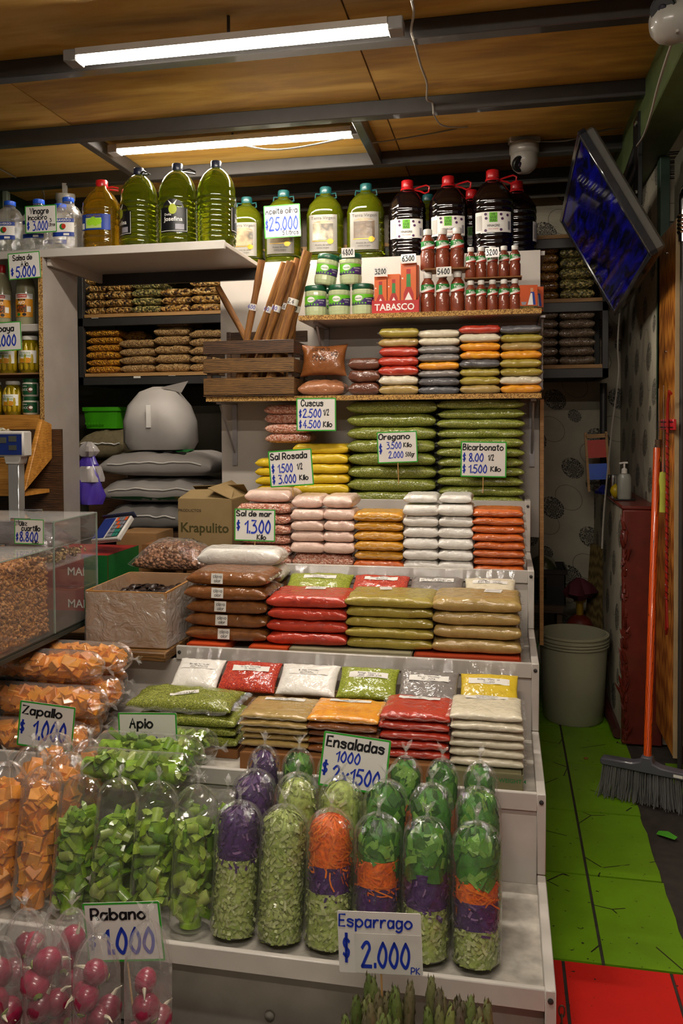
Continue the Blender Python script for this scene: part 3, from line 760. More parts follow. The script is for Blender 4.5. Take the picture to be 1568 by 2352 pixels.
for (nm, lab, m, a, c, tx, sd) in (('green_seasoning_pack', 'mossy green cumin seasoning pack propped behind the red stack', GREENM, 650, 798, 'COMINO', 5), ('red_flake_pack', 'red merken pack propped behind the olive stack', REDF, 803, 932, 'MERKEN', 6),
        ('grey_pepper_pack', 'grey pepper pack propped beside the garlic powder pack', GREYP, 937, 1060, 'PIMIENTA ESPECIAL', 7), ('garlic_powder_pack', 'cream garlic powder pack propped behind the tan stack', CREAM, 1065, 1184, 'AJO EN POLVO', 8)):
    leaning(nm, lab, m, a, c, 2.815, zf + .01, 2.93, zk + .01, .03, [('Bodega "Marcelita"', .003, .0075), (tx, -.009, .009)], G, .12, sd)
# --- second step: thin packs in stacks, packs propped behind
z2 = ZT[1]; zb2 = ZY(1735, 2.2, 800)
s2 = {}
s2['tan'] = stack('tan_spice_pack', 'thin tan spice pack', 'the tan stack on the second step', TAN, 546, 702, 1640, zb2 + .005, 5, 2.20, .165, 'xy', .008, group='thin packs on the second step', q=.35, over=1.05, ext=.02)
s2['cur'] = stack('turmeric_pack', 'thin orange turmeric pack', 'the turmeric stack on the second step', [CURC] + [CINN] * 4, 701, 866, 1644, zb2, 5, 2.20, .165, 'xy', .008, group='thin packs on the second step', q=.35, over=1.05, ext=.022)
s2['red'] = stack('red_pepper_pack', 'thin red pepper pack', 'the red stack on the second step', REDP, 865, 1032, 1640, zb2, 5, 2.20, .165, 'xy', .008, group='thin packs on the second step', q=.35, over=1.05, ext=.02)
s2['whi'] = stack('garlic_powder_pack', 'thin cream garlic powder pack', 'the second step cream stack', CREAM, 1031, 1203, 1638, zb2 - .004, 6, 2.20, .165, 'xy', .008, group='thin packs on the second step', q=.35, over=1.05, ext=.022)
for k, tx in (('tan', 'NUEZ MOSCADA'), ('cur', 'CURCUMA'), ('red', 'AJI'), ('whi', 'AJO EN POLVO')):
    on_top(*s2[k][0], [('Bodega "Marcelita"', .001, .006), (tx, -.008, .0065)], .12, .022, 0, .045, rng.uniform(-.06, .06))
G = 'packs propped against the second riser'
zf, zk = ZY(1588, 2.39), ZY(1517, 2.495)
for (nm, lab, m, a, c, tx, sd, rz) in (('white_powder_pack', 'white glutamate pack propped beside the oregano bag and red pack', WHT, 385, 490, 'GLUTAMATO', 11, 0), ('red_flake_pack', 'red merken pack propped between two white glutamate packs', REDF, 494, 624, 'MERKEN', 12, 0),
        ('white_powder_pack', 'white glutamate pack propped between red and green packs', WHT, 629, 764, 'GLUTAMATO', 13, 0), ('green_seasoning_pack', 'green seasoning pack propped between glutamate and grey pepper', GREENM, 769, 905, 'ALINO COMPLETO', 14, 0),
        ('grey_pepper_pack', 'grey pepper pack propped beside the yellow bouillon pack', GREYP, 911, 1048, 'PIMIENTA', 15, 0), ('yellow_bouillon_pack', 'yellow bouillon pack propped at the end of the second step', YELB, 1054, 1190, 'CALDO', 16, 0)):
    leaning(nm, lab, m, a, c, 2.39, zf, 2.495, zk, .026, [('Bodega "Marcelita"', .002, .0065), (tx, -.008, .007)], G, .12, sd, rz)
x_ = PX(415, 2.2); pl = Pillow(PX(538, 2.3) - PX(300, 2.3), .15, .04, 21, 3.2, .45, .35, .22, .05)
og = link('oregano_bag', bag_mesh(pl, OREG, 'oregano_bag'), None, (PX(419, 2.3), 2.312, ZY(1640, 2.235, 415) + .004), (math.radians(3), 0, .0))
tag(og, 'large flat bag of green oregano lying beside the tan packs', 'bag'); [link('seal', q_, og) for q_ in fin_mesh(pl, 'xy', .022)]
on_top(og, pl, [('OREGANO', -.003, .010)], .085, .026, .0, -.015, .35)
_ = stack('oregano_bag', 'flat oregano bag', 'the dark pile under the large oregano bag', OREG, 300, 538, 1646, zb2 - .02, 3, 2.235, .15, 'x', .012, group='oregano bags on the second step', q=.4)
# cardboard trays under the packs
def carton(name, label, x0, x1, y0, y1, z0, z1, m, prints=(), group=None, flaps=True):
    t = T(name, label, 'box', ((x0 + x1) / 2, (y0 + y1) / 2, z0), group=group)
    w, d, h = x1 - x0, y1 - y0, z1 - z0; th = .004
    b = B(); b.box(-w/2, w/2, -d/2, d/2, 0, th); O('base', b, m, t, smooth=False)
    for s in (-1, 1):
        O('wall', bx(-w/2, w/2, s*d/2 - th/2, s*d/2 + th/2, 0, h), m, t, smooth=False)
        O('wall', bx(s*w/2 - th/2, s*w/2 + th/2, -d/2, d/2, 0, h), m, t, smooth=False)
    if flaps: O('lid', bx(-w/2, w/2, -d/2, d/2, h - th, h), m, t, smooth=False)
    for (s, fx, fz, hh, ink, bold) in prints:
        O('print', printed(B(), s, fx * w, fz * h, hh, -d/2 - th/2 - .0008, wmax=w * .92, bold=bold), ink, t, smooth=False)
    return t
ORCARD = plain('orange_printed_carton', '#b8400f', .6, var=.06)
REDCARD = plain('brick_red_carton', '#9c3512', .6, var=.06)
carton('fruit_carton', 'bright orange carton under the clove bags', PX(425, 2.57), PX(512, 2.57), 2.57, 2.79, z3 + .001, zb3 - .001, ORCARD)
carton('fruit_carton', 'orange carton with white label under the red stack', PX(568, 2.57), PX(655, 2.57), 2.57, 2.79, z3 + .001, zb3 - .001, ORCARD, [('CGA', .2, .3, .008, PRINTWHITE, 0)])
carton('fruit_carton', 'brick red carton printed with net weight under the tan stack', PX(950, 2.57), PX(1195, 2.57), 2.57, 2.79, z3 + .001, zb3 - .001, REDCARD, [('Net Weight: 4 kg Approx.', .27, .3, .010, INKBLACK, 0), ('KEEP AT ROOM TEMPERATURE', -.28, .35, .006, INKBLACK, 0)])
carton('fruit_carton', 'pale carton with green print under the olive stack', PX(662, 2.575), PX(942, 2.575), 2.575, 2.79, z3 + .001, zb3 - .001, plain('pale_carton', '#8c8468', .7), [('perfecto', -.2, .35, .008, plain('green_print', '#1f6b34', .6), 0)])
carton('fruit_carton', 'low brown carton printed CAT.1 under the cream packs', PX(1036, 2.17), PX(1200, 2.17), 2.17, 2.375, z2 + .001, zb2 - .006, plain('olive_carton', '#6f6a4c', .8), [('CAT.1 NET WEIGHT 4', .15, .5, .011, plain('green_print', '#1f6b34', .6), .01)])
carton('fruit_carton', 'low dark carton under the thin red and turmeric packs', PX(546, 2.17), PX(1030, 2.17), 2.17, 2.375, z2 + .001, zb2 - .002, CARDB_D)
carton('fruit_carton', 'low brown carton under the oregano bags', PX(292, 2.235), PX(538, 2.235), 2.235, 2.385, z2 + .001, zb2 - .022, CARDB_D)
carton('prop_carton', 'long brown carton hidden behind the thin packs propping the second row', PX(380, 2.40), PX(1195, 2.40), 2.40, 2.50, z2 + .001, ZY(1588, 2.39) - .036, CARDB)
carton('prop_carton', 'long brown carton hidden behind the thick packs propping the third row', PX(645, 2.82), PX(1188, 2.82), 2.825, 2.93, z3 + .001, ZY(1358, 2.815) - .034, CARDB)
carton('prop_carton', 'short brown carton lifting the sea salt bags', PX(458, 2.82), PX(635, 2.82), 2.82, 2.945, z3 + .001, ZY(1345, 2.8, 560) - .001, CARDB)
# big salt bags beside the fourth step
stack('sea_salt_bag', 'large puffy bag of white sea salt', 'the pair behind the clove bags', SALT, 448, 642, 0, ZY(1345, 2.8, 560), 2, 2.81, .135, 'x', .012, group='sea salt bags', q=.55, zt=ZY(1262, 2.82, 560), wob=.25)

# --- small bags on the lower chipboard shelf: four columns, colours top to bottom
cc = {'o': (OLIVE, 'olive cumin'), 't': (TAN, 'tan spice'), 'r': (REDP, 'red pepper'), 'c': (CREAM, 'cream garlic'), 'g': (GREYP, 'grey pepper'), 'd': (GREYD, 'dark grey'), 'y': (CURC, 'orange turmeric')}
for (key, a, c, yt, wh) in (('otrrrct', 870, 961, 754, 'shelf stack beside the cocoa bags'), ('ccggygdd', 960, 1055, 757, 'shelf stack beside the three reds'), ('rcyydoot', 1055, 1149, 747, 'shelf stack with red top'), ('dotyoocy', 1148, 1244, 747, 'shelf stack at the board end')):
    stack('small_spice_bag', [f'small {cc[k][1]} powder bag' for k in key], 'the ' + wh, [cc[k][0] for k in key], a, c, yt, ZA, len(key), 3.40, .15, 'x', .010, group='small spice bags on the shelf', q=.5, turn=.10, ext=.012, wob=.2)
# cinnamon and cocoa bags beside them
pl = Pillow(PX(796, 3.4) - PX(688, 3.4), .14, .07, 31, 3.0, .5, .45, .2)
cb_ = link('cinnamon_bag', bag_mesh(pl, CINNP, 'cinnamon_bag'), None, (PX(739, 3.43), 3.48, ZA + .001), (0, 0, 0)); tag(cb_, 'reddish brown cinnamon bag lying flat at the shelf front', 'bag')
pl = Pillow(PX(800, 3.4) - PX(690, 3.4), .145, .07, 33, 2.4, .6, .5, .2, .12)
cb_ = link('cinnamon_bag', bag_mesh(pl, CINN, 'cinnamon_bag'), None, (PX(742, 3.47), 3.53, ZA + .149), (math.radians(78), 0, 0)); tag(cb_, 'upright cinnamon bag marked canela in black pen', 'bag')
t = B(); handwrite(t, 'canela', -.05, .035, .022, .002, 0); handwrite(t, '5000', -.045, -.01, .022, .002, 0); handwrite(t, '1/2', .035, .01, .018, .002, 0)
t.v = [pl.top(x, z, .002) for x, y, z in t.v]; O('handwriting', t, INKBLACK, cb_, smooth=False)
pl2 = Pillow(.07, .05, .07, 35, 2.6, .55, .5, .2); o = link('cinnamon_bag', bag_mesh(pl2, CINN, 'cinnamon_bag'), None, (PX(700, 3.6), 3.62, ZA + .001)); tag(o, 'brown cinnamon bag half hidden between crate and upright bag', 'bag')
stack('cocoa_bag', 'dark brown cocoa bag', 'the cocoa stack beside the cinnamon bags', COCOA, 800, 872, 822, ZA, 3, 3.41, .15, 'x', .008, group='cocoa bags', q=.5, turn=.12)

# --- bags on the steel rack
def rack_cols(cols, deck, grp):
    for (desc, where, m, a, c, yt, n) in cols:
        stack('grain_bag', desc, where, m, a, c, yt, DECK[deck], n, RY0 + .035, .24, None, .008, group=grp, q=.5, wob=.2, nvar=2)
rack_cols([('clear muesli bag', 'the rack stack by the end post', MUESLI, 200, 245, 636, 5), ('clear muesli bag', 'the rack stack second from the end post', MUESLI, 245, 304, 632, 5), ('clear seed mix bag', 'the rack stack of greenish seed mix', SEEDMIX, 304, 372, 626, 5),
           ('clear muesli bag', 'the low rack stack beside the seed mix', MUESLI, 372, 440, 662, 3), ('clear muesli bag', 'the rack stack beside the shelf unit panel', MUESLI, 440, 520, 620, 5)], 1, 'muesli bags on the rack')
rack_cols([('clear bag of corn kernels', 'the orange corn stack on the rack', CORN, 200, 275, 757, 6), ('clear oat grain bag', 'the oat stack beside the corn', OATS, 276, 356, 780, 4), ('clear oat grain bag', 'the tall oat stack in the middle', OATS, 356, 436, 730, 6), ('clear oat grain bag', 'the oat stack behind the wooden crate', OATS, 436, 520, 757, 5)], 0, 'grain bags on the lower deck')
rack_cols([('clear amber muesli bag', 'the rack stack behind the vinegar bottles', AMBER, 1225, 1282, 560, 6), ('clear seed mix bag', 'the rack stack behind the hanging television', SEEDMIX, 1284, 1364, 566, 5)], 1, 'muesli bags on the rack')
rack_cols([('clear taupe seed bag', 'the seed stack behind the shelf unit', TAUPE, 1200, 1281, 712, 6), ('clear taupe seed bag', 'the seed stack at the rack end', TAUPE, 1283, 1366, 712, 6)], 0, 'seed bags on the lower deck')
for (a, c, y, lab) in ((215, 285, 742, 'dark slumped grain bag lying behind the corn stack'), (305, 356, 766, 'greenish grain bag lying on the oat stack beside corn')):
    w = PX(c, 4.4) - PX(a, 4.4); pl = Pillow(w, .1, .06, 41); o = link('grain_bag', bag_mesh(pl, AMBER, 'grain_bag'), None, (PX((a + c) / 2, 4.42), 4.51 if a < 300 else 4.36, DECK[0] + .001 if a < 300 else ZY(780, 4.235, 316) + .003)); tag(o, lab, 'bag')
# ------------------------------------------------------------------ bottles and jars
def copy_tree(o, parent=None):
    c = o.copy(); COL.objects.link(c); c.parent = parent
    for ch_ in list(o.children): copy_tree(ch_, c)
    return c
class Label:
    """patch wrapped round a bottle's front; f(x, z) maps flat label space to the skin"""
    def __init__(s, r, sq=2.0, sy=1.0, off=.0012): s.r, s.sq, s.sy, s.off = r, sq, sy, off
    def f(s, x, z, k=0):
        a = -math.pi / 2 + x / s.r; c, q = math.cos(a), math.sin(a)
        e = (abs(c) ** s.sq + abs(q) ** s.sq) ** (-1 / s.sq) * (s.r + s.off + k * 1.8)
        return (c * e, q * e * s.sy, z)
    def patch(s, poly_or_rect, k=0, n=22):
        b = B(); x0, x1, z0, z1 = poly_or_rect
        b.add([s.f(x0 + (x1 - x0) * i / n, z, k) for z in (z0, z1) for i in range(n + 1)], [(i, i + 1, n + 2 + i, n + 1 + i) for i in range(n)])
        return b
    def disc(s, cx, cz, rx, rz, k=0, n=14):
        b = B(); b.add([s.f(cx, cz, k)] + [s.f(cx + rx * math.cos(t), cz + rz * math.sin(t), k) for t in [i * 2 * math.pi / n for i in range(n)]], [(0, 1 + i, 1 + (i + 1) % n) for i in range(n)])
        return b
    def poly(s, pts, k=0):
        b = B(); x0, x1 = min(q[0] for q in pts), max(q[0] for q in pts); n = max(2, int((x1 - x0) / (s.r * .16)) + 1)
        def clip(pl, xc, keep):
            out = []
            for i in range(len(pl)):
                a, c = pl[i], pl[(i + 1) % len(pl)]; ia, ic = (a[0] - xc) * keep >= 0, (c[0] - xc) * keep >= 0
                if ia: out.append(a)
                if ia != ic: t = (xc - a[0]) / (c[0] - a[0]); out.append((xc, a[1] + (c[1] - a[1]) * t))
            return out
        for i in range(n):
            q = clip(clip(pts, x0 + (x1 - x0) * i / n, 1), x0 + (x1 - x0) * (i + 1) / n, -1)
            if len(q) > 2: b.add([s.f(x, z, k) for x, z in q], [tuple(range(len(q)))])
        return b
    def text(s, st, cx, z, h, k=0, wmax=None, bold=0.0): return printed(B(), st, cx, z, h, fn=lambda x, q: s.f(x, q, k), wmax=wmax, bold=bold)
def ribbed(r, z0, z1, n, amp, steps=4):
    out = []
    for i in range(n * steps + 1):
        t = i / (n * steps); out.append((r * (1 - amp * (1 if (i % steps) == 0 else 0)), z0 + (z1 - z0) * t))
    return out
def liquid(name, c, tr=.85, rough=.04, ior=1.33):
    if name in _m: return _m[name]
    k = N(name); v = k.co((30, 30, 4))
    k.set(Base_Color=lin(c), Roughness=rough, Transmission_Weight=tr, IOR=ior, Coat_Weight=.8, Coat_Roughness=.04)
    _m[name] = k.m; return k.m
OILG = liquid('olive_oil_green', '#7f8c12'); OILY = liquid('olive_oil_yellow', '#a8a310'); SUNF = liquid('sunflower_oil', '#d09a1e')
VINE = plain('dark_wine_vinegar', '#0e0708', .08, coat=1.0, var=.1)
CLEARB = film('clear_bottle', .04, wr=.35, wsc=30, refl=1.6, rough=.04)
TEAL = plain('teal_cap', '#12494a', .4, coat=.3); REDC = plain('red_cap', '#b51218', .4, coat=.4); BLUC = plain('blue_cap', '#1450c4', .4, coat=.4); NAVY = plain('navy_cap', '#161c30', .4, coat=.3)
def cap(r, h, n=28): return B().lathe([(r * .96, 0), (r, .002), (r, h * .9), (r * .9, h), (0, h)], n, fn=lambda a, z: 1 + .025 * (1 if int(a * n / 6.283) % 2 else 0))
def loop(t, m, pts, r=.0035, nm='handle'): return O(nm, B().tube(pts, r, 6), m, t)
SILVER = plain('silver_label', '#7a766f', .45, .2, var=.05); PAINTING = grain('printed_painting', ['#1e1812', '#4a3a28', '#8a7a60', '#2e281e', '#b0a488'], 60, .5, .2, 0, .1, True); GOLD = plain('gold_seal', '#a8862a', .35, .6)
BLKLAB = plain('black_label', '#0d0d10', .4); PEAR = plain('green_fruit_print', '#9aa62a', .5); PEAR2 = plain('apple_green_print', '#8fc422', .5); REDPR = plain('red_print', '#b8301c', .5); BLUEPR = plain('blue_print', '#14378f', .5); LIME = plain('lime_print', '#63b21c', .5); GRAPE = plain('purple_print', '#4a2450', .5)
GRN = plain('leaf_green_print', '#1f7a30', .5); BROWNPR = plain('brown_print', '#5a3420', .5)

def bottle_josefina():
    h, r = .35, .080; t = T('oil_bottle', '', 'bottle')
    prof = [(.0, .0), (r * .9, .0), (r * .97, .012)] + ribbed(r, .02, .21, 9, .035) + [(r * .98, .23), (r * .9, .262), (r * .72, .29), (r * .48, .311), (r * .27, .322), (r * .25, .332), (0, .332)]
    O('body', B().lathe(prof, 28), OILG, t)
    c = O('cap', cap(.022, .03), NAVY, t, loc=(0, 0, .322))
    loop(t, BLACK, [(.02, .0, .325), (.05, 0, .330), (.075, 0, .318), (.07, .02, .315), (.02, .01, .322)])
    L = Label(r); lb = O('label', L.patch((-.06, .06, .055, .155)), BLKLAB, t)
    O('arch', L.disc(0, .155, .045, .035), BLKLAB, lb)
    for rect in ((-.058, -.0565, .06, .15), (.0565, .058, .06, .15), (-.058, .058, .06, .0615)): O('outline', L.patch(rect, .0004, 6), PRINTWHITE, lb)
    O('olive_print', L.disc(0, .148, .017, .021, .0006), PEAR, lb); O('leaf_print', L.poly([(0, .168), (-.02, .185), (-.008, .165)], .0006), PRINTWHITE, lb); O('leaf_print', L.poly([(0, .168), (.018, .187), (.008, .165)], .0006), PRINTWHITE, lb)
    O('lettering', L.text('Doña', -.02, .122, .010, .0008), PRINTWHITE, lb, smooth=False); O('lettering', L.text('Josefina', 0, .100, .018, .0008, .1, .01), PRINTWHITE, lb, smooth=False)
    O('barcode', L.patch((.01, .045, .066, .088), .0006), plain('grey_print', '#8d8a92', .5), lb)
    return t
def bottle_virgen():
    h, r = .345, .083; t = T('oil_bottle', '', 'bottle')
    prof = [(0, 0), (r * .9, 0), (r * .98, .012), (r * .98, .03), (r * .93, .034), (r, .04)] + ribbed(r, .04, .20, 5, .012) + [(r, .215), (r * .86, .258), (r * .55, .292), (r * .3, .305), (r * .27, .318), (0, .318)]
    O('body', B().lathe(prof, 32, 3.2), OILG, t)
    O('cap', cap(.026, .032), TEAL, t, loc=(0, 0, .312))
    loop(t, TEAL, [(-.022, 0, .315), (-.045, 0, .318), (-.048, 0, .298), (-.03, 0, .292), (0, -.01, .300), (.03, 0, .292), (.048, 0, .298), (.045, 0, .318), (.022, 0, .315)])
    L = Label(r, 3.2); lb = O('label', L.patch((-.058, .058, .045, .205)), SILVER, t)
    O('painting', L.patch((-.042, .042, .095, .165), .0005), PAINTING, lb); O('painting', L.disc(0, .165, .042, .014, .0005), PAINTING, lb)
    O('gold_band', L.patch((-.045, .045, .089, .092), .0006), GOLD, lb); O('seal', L.disc(.03, .088, .012, .012, .001), GOLD, lb)
    O('lettering', L.text('Terra Virgen', 0, .184, .014, .0007, .1), plain('dark_grey_print', '#3a3632', .5), lb, smooth=False)
    O('lettering', L.text('Aceite de oliva', 0, .070, .008, .0007, .07), plain('dark_grey_print', '#3a3632', .5), lb, smooth=False); O('lettering', L.text('extra virgen', 0, .058, .008, .0007, .06), plain('dark_grey_print', '#3a3632', .5), lb, smooth=False)
    return t
def bottle_vinegar():
    r = .086; t = T('vinegar_bottle', '', 'bottle')
    prof = [(0, 0), (r * .9, 0), (r * .98, .012)] + ribbed(r, .02, .24, 8, .03) + [(r * .97, .25), (r * .6, .302), (r * .32, .318), (r * .29, .335), (0, .335)]
    O('body', B().lathe(prof, 32, 3.0), VINE, t)
    O('cap', cap(.027, .036), REDC, t, loc=(0, 0, .332)); O('collar', B().lathe([(.030, 0), (.032, .004), (.030, .010), (.025, .012)], 20), REDC, t, loc=(0, 0, .322))
    loop(t, REDC, [(.028, 0, .328), (.05, 0, .336), (.085, .0, .345), (.10, .0, .338), (.097, .0, .315), (.08, 0, .308), (.06, 0, .318), (.03, 0, .326)], .004)
    L = Label(r, 3.0); lb = O('label', L.patch((-.072, .072, .09, .175)), PRINTWHITE, t)
    O('emblem', L.patch((-.016, .016, .132, .172), .0005), LIME, lb)
    for i, s in enumerate(('HI', 'GUE', 'RAS')): O('lettering', L.text(s, 0, .160 - i * .0125, .010, .0008, .03, .01), plain('dark_green_print', '#1c4a14', .5), lb, smooth=False)
    O('lettering', L.text('VINAGRE', 0, .113, .010, .0006, .05, .015), INKBLACK, lb, smooth=False); O('lettering', L.text('vino rosado', 0, .102, .006, .0006, .04), REDPR, lb, smooth=False)
    for (x, z) in ((-.03, .165), (-.028, .148), (-.03, .098), (.03, .1), (.03, .163), (.055, .160), (.035, .145)): O('grape_print', L.disc(x, z, .0055, .006, .0006, 8), GRAPE, lb)
    O('barcode', L.patch((.056, .066, .10, .135), .0006), plain('grey_print', '#8d8a92', .5), lb); O('small_print', L.patch((-.068, -.045, .10, .16), .0006), plain('pale_grey_print', '#b5b0aa', .5), lb)
    return t
def bottle_clear():
    r = .068; t = T('vinegar_bottle', '', 'bottle')
    prof = [(0, 0), (r * .9, 0), (r, .012), (r, .06), (r * .95, .066), (r, .074), (r, .15), (r * .94, .158), (r, .168), (r * .98, .18), (r * .6, .225), (r * .36, .238), (r * .34, .25), (0, .25)]
    O('body', B().lathe(prof, 28, 3.0), CLEARB, t)
    O('liquid', B().lathe([(0, .004), (r * .9, .004), (r * .94, .02), (r * .94, .175), (r * .6, .215), (0, .215)], 24, 3.0), CLEARB, t)
    O('cap', cap(.027, .022), BLUC, t, loc=(0, 0, .246))
    L = Label(r, 3.0); lb = O('label', L.patch((-.05, .05, .075, .150)), PRINTWHITE, t)
    O('blue_band', L.patch((-.05, .05, .136, .154), .0005), BLUEPR, lb); O('blue_band', L.patch((-.05, .05, .070, .090), .0005), BLUEPR, lb)
    O('lettering', L.text('TRAVERSO', 0, .140, .011, .0008, .088, .01), PRINTWHITE, lb, smooth=False)
    O('fruit_print', L.disc(.0, .115, .014, .015, .0006), GRN, lb); O('fruit_print', L.disc(.006, .117, .010, .012, .0008), REDPR, lb); O('barcode', L.patch((.005, .03, .074, .084), .0008), PRINTWHITE, lb)
    return t
def bottle_sunflower():
    r = .080; t = T('oil_bottle', '', 'bottle')
    prof = [(0, 0), (r * .9, 0), (r * .98, .012)] + ribbed(r, .02, .2, 6, .025) + [(r * .97, .215), (r * .62, .262), (r * .36, .282), (r * .30, .30), (0, .30)]
    O('body', B().lathe(prof, 32, 3.0), SUNF, t)
    O('cap', cap(.027, .032), REDC, t, loc=(0, 0, .292)); loop(t, REDC, [(.026, 0, .29), (.05, 0, .295), (.075, .01, .29), (.07, .02, .282), (.03, .01, .286)], .004)
    L = Label(r, 3.0); lb = O('label', L.patch((-.066, .066, .085, .155)), BLUEPR, t)
    O('picture', L.patch((-.04, .03, .092, .138), .0005), plain('pale_green_print', '#a9c06a', .5), lb)
    for (x, z) in ((-.02, .118), (.004, .116), (.018, .122), (-.006, .128)): O('pear_print', L.disc(x, z, .014, .015, .0008), PEAR2, lb)
    O('lettering', L.text('HIGUERAS', -.005, .142, .010, .0006, .07, .01), GOLD, lb, smooth=False); O('barcode', L.patch((-.062, -.046, .09, .115), .0006), PRINTWHITE, lb)
    return t
def place(proto_fn, spots, group, zbase, Y, dx=0):
    """spots: (centre px, label, rot, dY, height px range or None)"""
    pr = None
    for (px, lab, rz, dy, sc) in spots:
        if pr is None: pr = o = proto_fn()
        else: o = copy_tree(pr)
        o.location = (PX(px, Y + dy), Y + dy, zbase); o.rotation_euler = (0, 0, rz); o.scale = (sc,) * 3
        tag(o, lab, o['category'], group)
G = 'large bottles on the shelf tops'
place(bottle_josefina, [(326, 'round green oil bottle beside the sunflower oil, label turned aside', -.75, .0, .98), (414, 'round green oil bottle with its black label facing out', .12, .0, 1.0), (502, 'round green oil bottle showing ribbed side beside the shelf end', 1.9, .0, 1.0)], G, ZO + .004, 3.24)
o = [x for x in bpy.data.objects if x.name.startswith('oil_bottle') and x.parent is None][-1]
place(bottle_virgen, [(571, 'olive oil bottle with teal cap at the shelf end beside ribbed bottles', .1, -.0, .98), (655, 'olive oil bottle half hidden by the Aceite oliva sign', .05, .0, 1.04), (751, 'olive oil bottle with silver label beside the Aceite oliva sign', .05, .0, 1.05), (843, 'olive oil bottle with silver label beside the red-capped vinegar', .05, .0, 1.06), (984, 'green bottle with teal cap standing behind two vinegar bottles', .05, .19, 1.02)], G, ZTOP - .002, 3.79)
place(bottle_vinegar, [(937, 'dark vinegar bottle beside the olive oil, red handle swung aside', .05, .0, 1.0), (1030, 'dark vinegar bottle with red handle folded over its cap', .05, .0, 1.02), (1131, 'dark vinegar bottle with white label behind the small chilli bottles', .05, .0, 1.06), (1186, 'dark vinegar bottle turned label-away at the shelf end', 1.6, .20, 1.06), (1083, 'vinegar bottle with red cap hidden between two front bottles', .05, .19, .98)], G, ZTOP - .002, 3.79)
place(bottle_clear, [(31, 'clear white vinegar bottle with blue cap beside the Vinagre sign', .1, .0, .88), (97, 'clear white vinegar bottle hidden behind the Vinagre sign', .05, .0, .88), (164, 'clear white vinegar bottle with blue cap beside the yellow oil', .1, .0, .88), (146, 'clear bottle with blue cap standing in the second row', .1, .15, .95)], G, ZO + .004, 3.22)
place(bottle_sunflower, [(241, 'yellow oil bottle with red cap and blue label showing pears', .05, .0, .92)], None, ZO + .004, 3.22)

# small chilli seasoning bottles, big and small
CHILI = grain('chilli_powder', ['#5f240c', '#763012', '#6a2a10'], 500, .6, 1, .2, .15, True, .05)
CAPW = plain('white_cap', '#cfcbc4', .4)
def chili(h):
    s = h / .165; t = T('seasoning_bottle', '', 'bottle'); r = .030 * s
    prof = [(0, 0), (r * .92, 0), (r, .006 * s), (r, .065 * s), (r * .86, .075 * s), (r * .86, .078 * s), (r * .9, .082 * s), (r * .9, .115 * s), (r * .8, .126 * s), (r * .52, .138 * s), (r * .5, .145 * s), (0, .145 * s)]
    O('body', B().lathe(prof, 20), CHILI, t); O('cap', cap(r * .6, .024 * s, 20), CAPW, t, loc=(0, 0, .141 * s))
    L = Label(r * .9); w = r * 1.15; z0, z1 = .083 * s, .114 * s
    lb = O('label', L.patch((-w, w, z0, z1)), PRINTWHITE, t)
    hq = z1 - z0; O('green_field', L.poly([(-w, z0 + .22 * hq), (w, z0 + .70 * hq), (w, z1), (-w, z1)], .0004), GRN, lb); O('red_field', L.poly([(-w * .5, z0), (w, z0), (w, z0 + .52 * hq)], .0004), REDPR, lb)
    O('lettering', L.text('Tajín', -.001, .0975 * s, .0115 * s, .0008, w * 1.25, .02), PRINTWHITE, lb, smooth=False)
    return t
place(lambda: chili(.168), [(x, f'large chilli seasoning bottle, {w} in the lower row of three', .1, .0, 1.0) for x, w in ((999, 'beside the sauce tray'), (1021 + 12, 'middle'), (1067, 'beside the small bottles'))], 'large chilli bottles', ZB, 3.44)
lc = T('bottle_riser', 'thin cardboard sheet between two rows of large chilli bottles', 'cardboard sheet', (PX(1028, 3.45), 3.45, ZB + .1735))
O('sheet', bx(-.092, .092, -.05, .06, 0, .006), CARDB_D, lc)
for i, (x, w) in enumerate(((983, 'beside the sauce boxes'), (1017, 'middle'), (1050, 'beside the small bottles'))):
    pr = [q for q in bpy.data.objects if q.name.startswith('seasoning_bottle')][0]; c = copy_tree(pr); c.location = (PX(x + 0, 3.45), 3.45, ZB + .180); c.scale = (1.0,) * 3; tag(c, f'large chilli seasoning bottle, {w} in the upper row of three', 'bottle', 'large chilli bottles')
for q, x in zip([q for q in bpy.data.objects if q.name.startswith('seasoning_bottle') and 'lower row' in q['label']], (983, 1017, 1051)): q.location.x = PX(x, 3.44)
xs5 = (1081, 1105, 1131, 1157, 1182); w5 = ('beside the large bottles', 'second from the large bottles', 'in the middle', 'second from the orange boxes', 'beside the orange boxes')
place(lambda: chili(.125), [(x, f'small chilli seasoning bottle {w}, lower row', .1 if i != 0 else .3, .0, 1.0) for i, (x, w) in enumerate(zip(xs5, w5))], 'small chilli bottles', ZB, 3.42)
ps = [q for q in bpy.data.objects if q.name.startswith('seasoning_bottle') and 'lower row' in q['label'] and q['label'].startswith('small')]
for q, x in zip(ps, xs5):
    c = copy_tree(q); c.location = (PX(x, 3.43), 3.43, ZB + .137); tag(c, q['label'].replace('lower row', 'upper row'), 'bottle', 'small chilli bottles')
lc = T('bottle_riser', 'thin cardboard sheet between two rows of small chilli bottles', 'cardboard sheet', (PX(1132, 3.43), 3.43, ZB + .1305)); O('sheet', bx(-.115, .115, -.03, .05, 0, .005), CARDB_D, lc)
for i, x in enumerate((1094, 1118, 1144, 1170)):
    c = copy_tree(ps[0]); c.location = (PX(x, 3.50), 3.50, ZB + .001); tag(c, 'small chilli seasoning bottle peeking from the row behind', 'bottle', 'small chilli bottles')
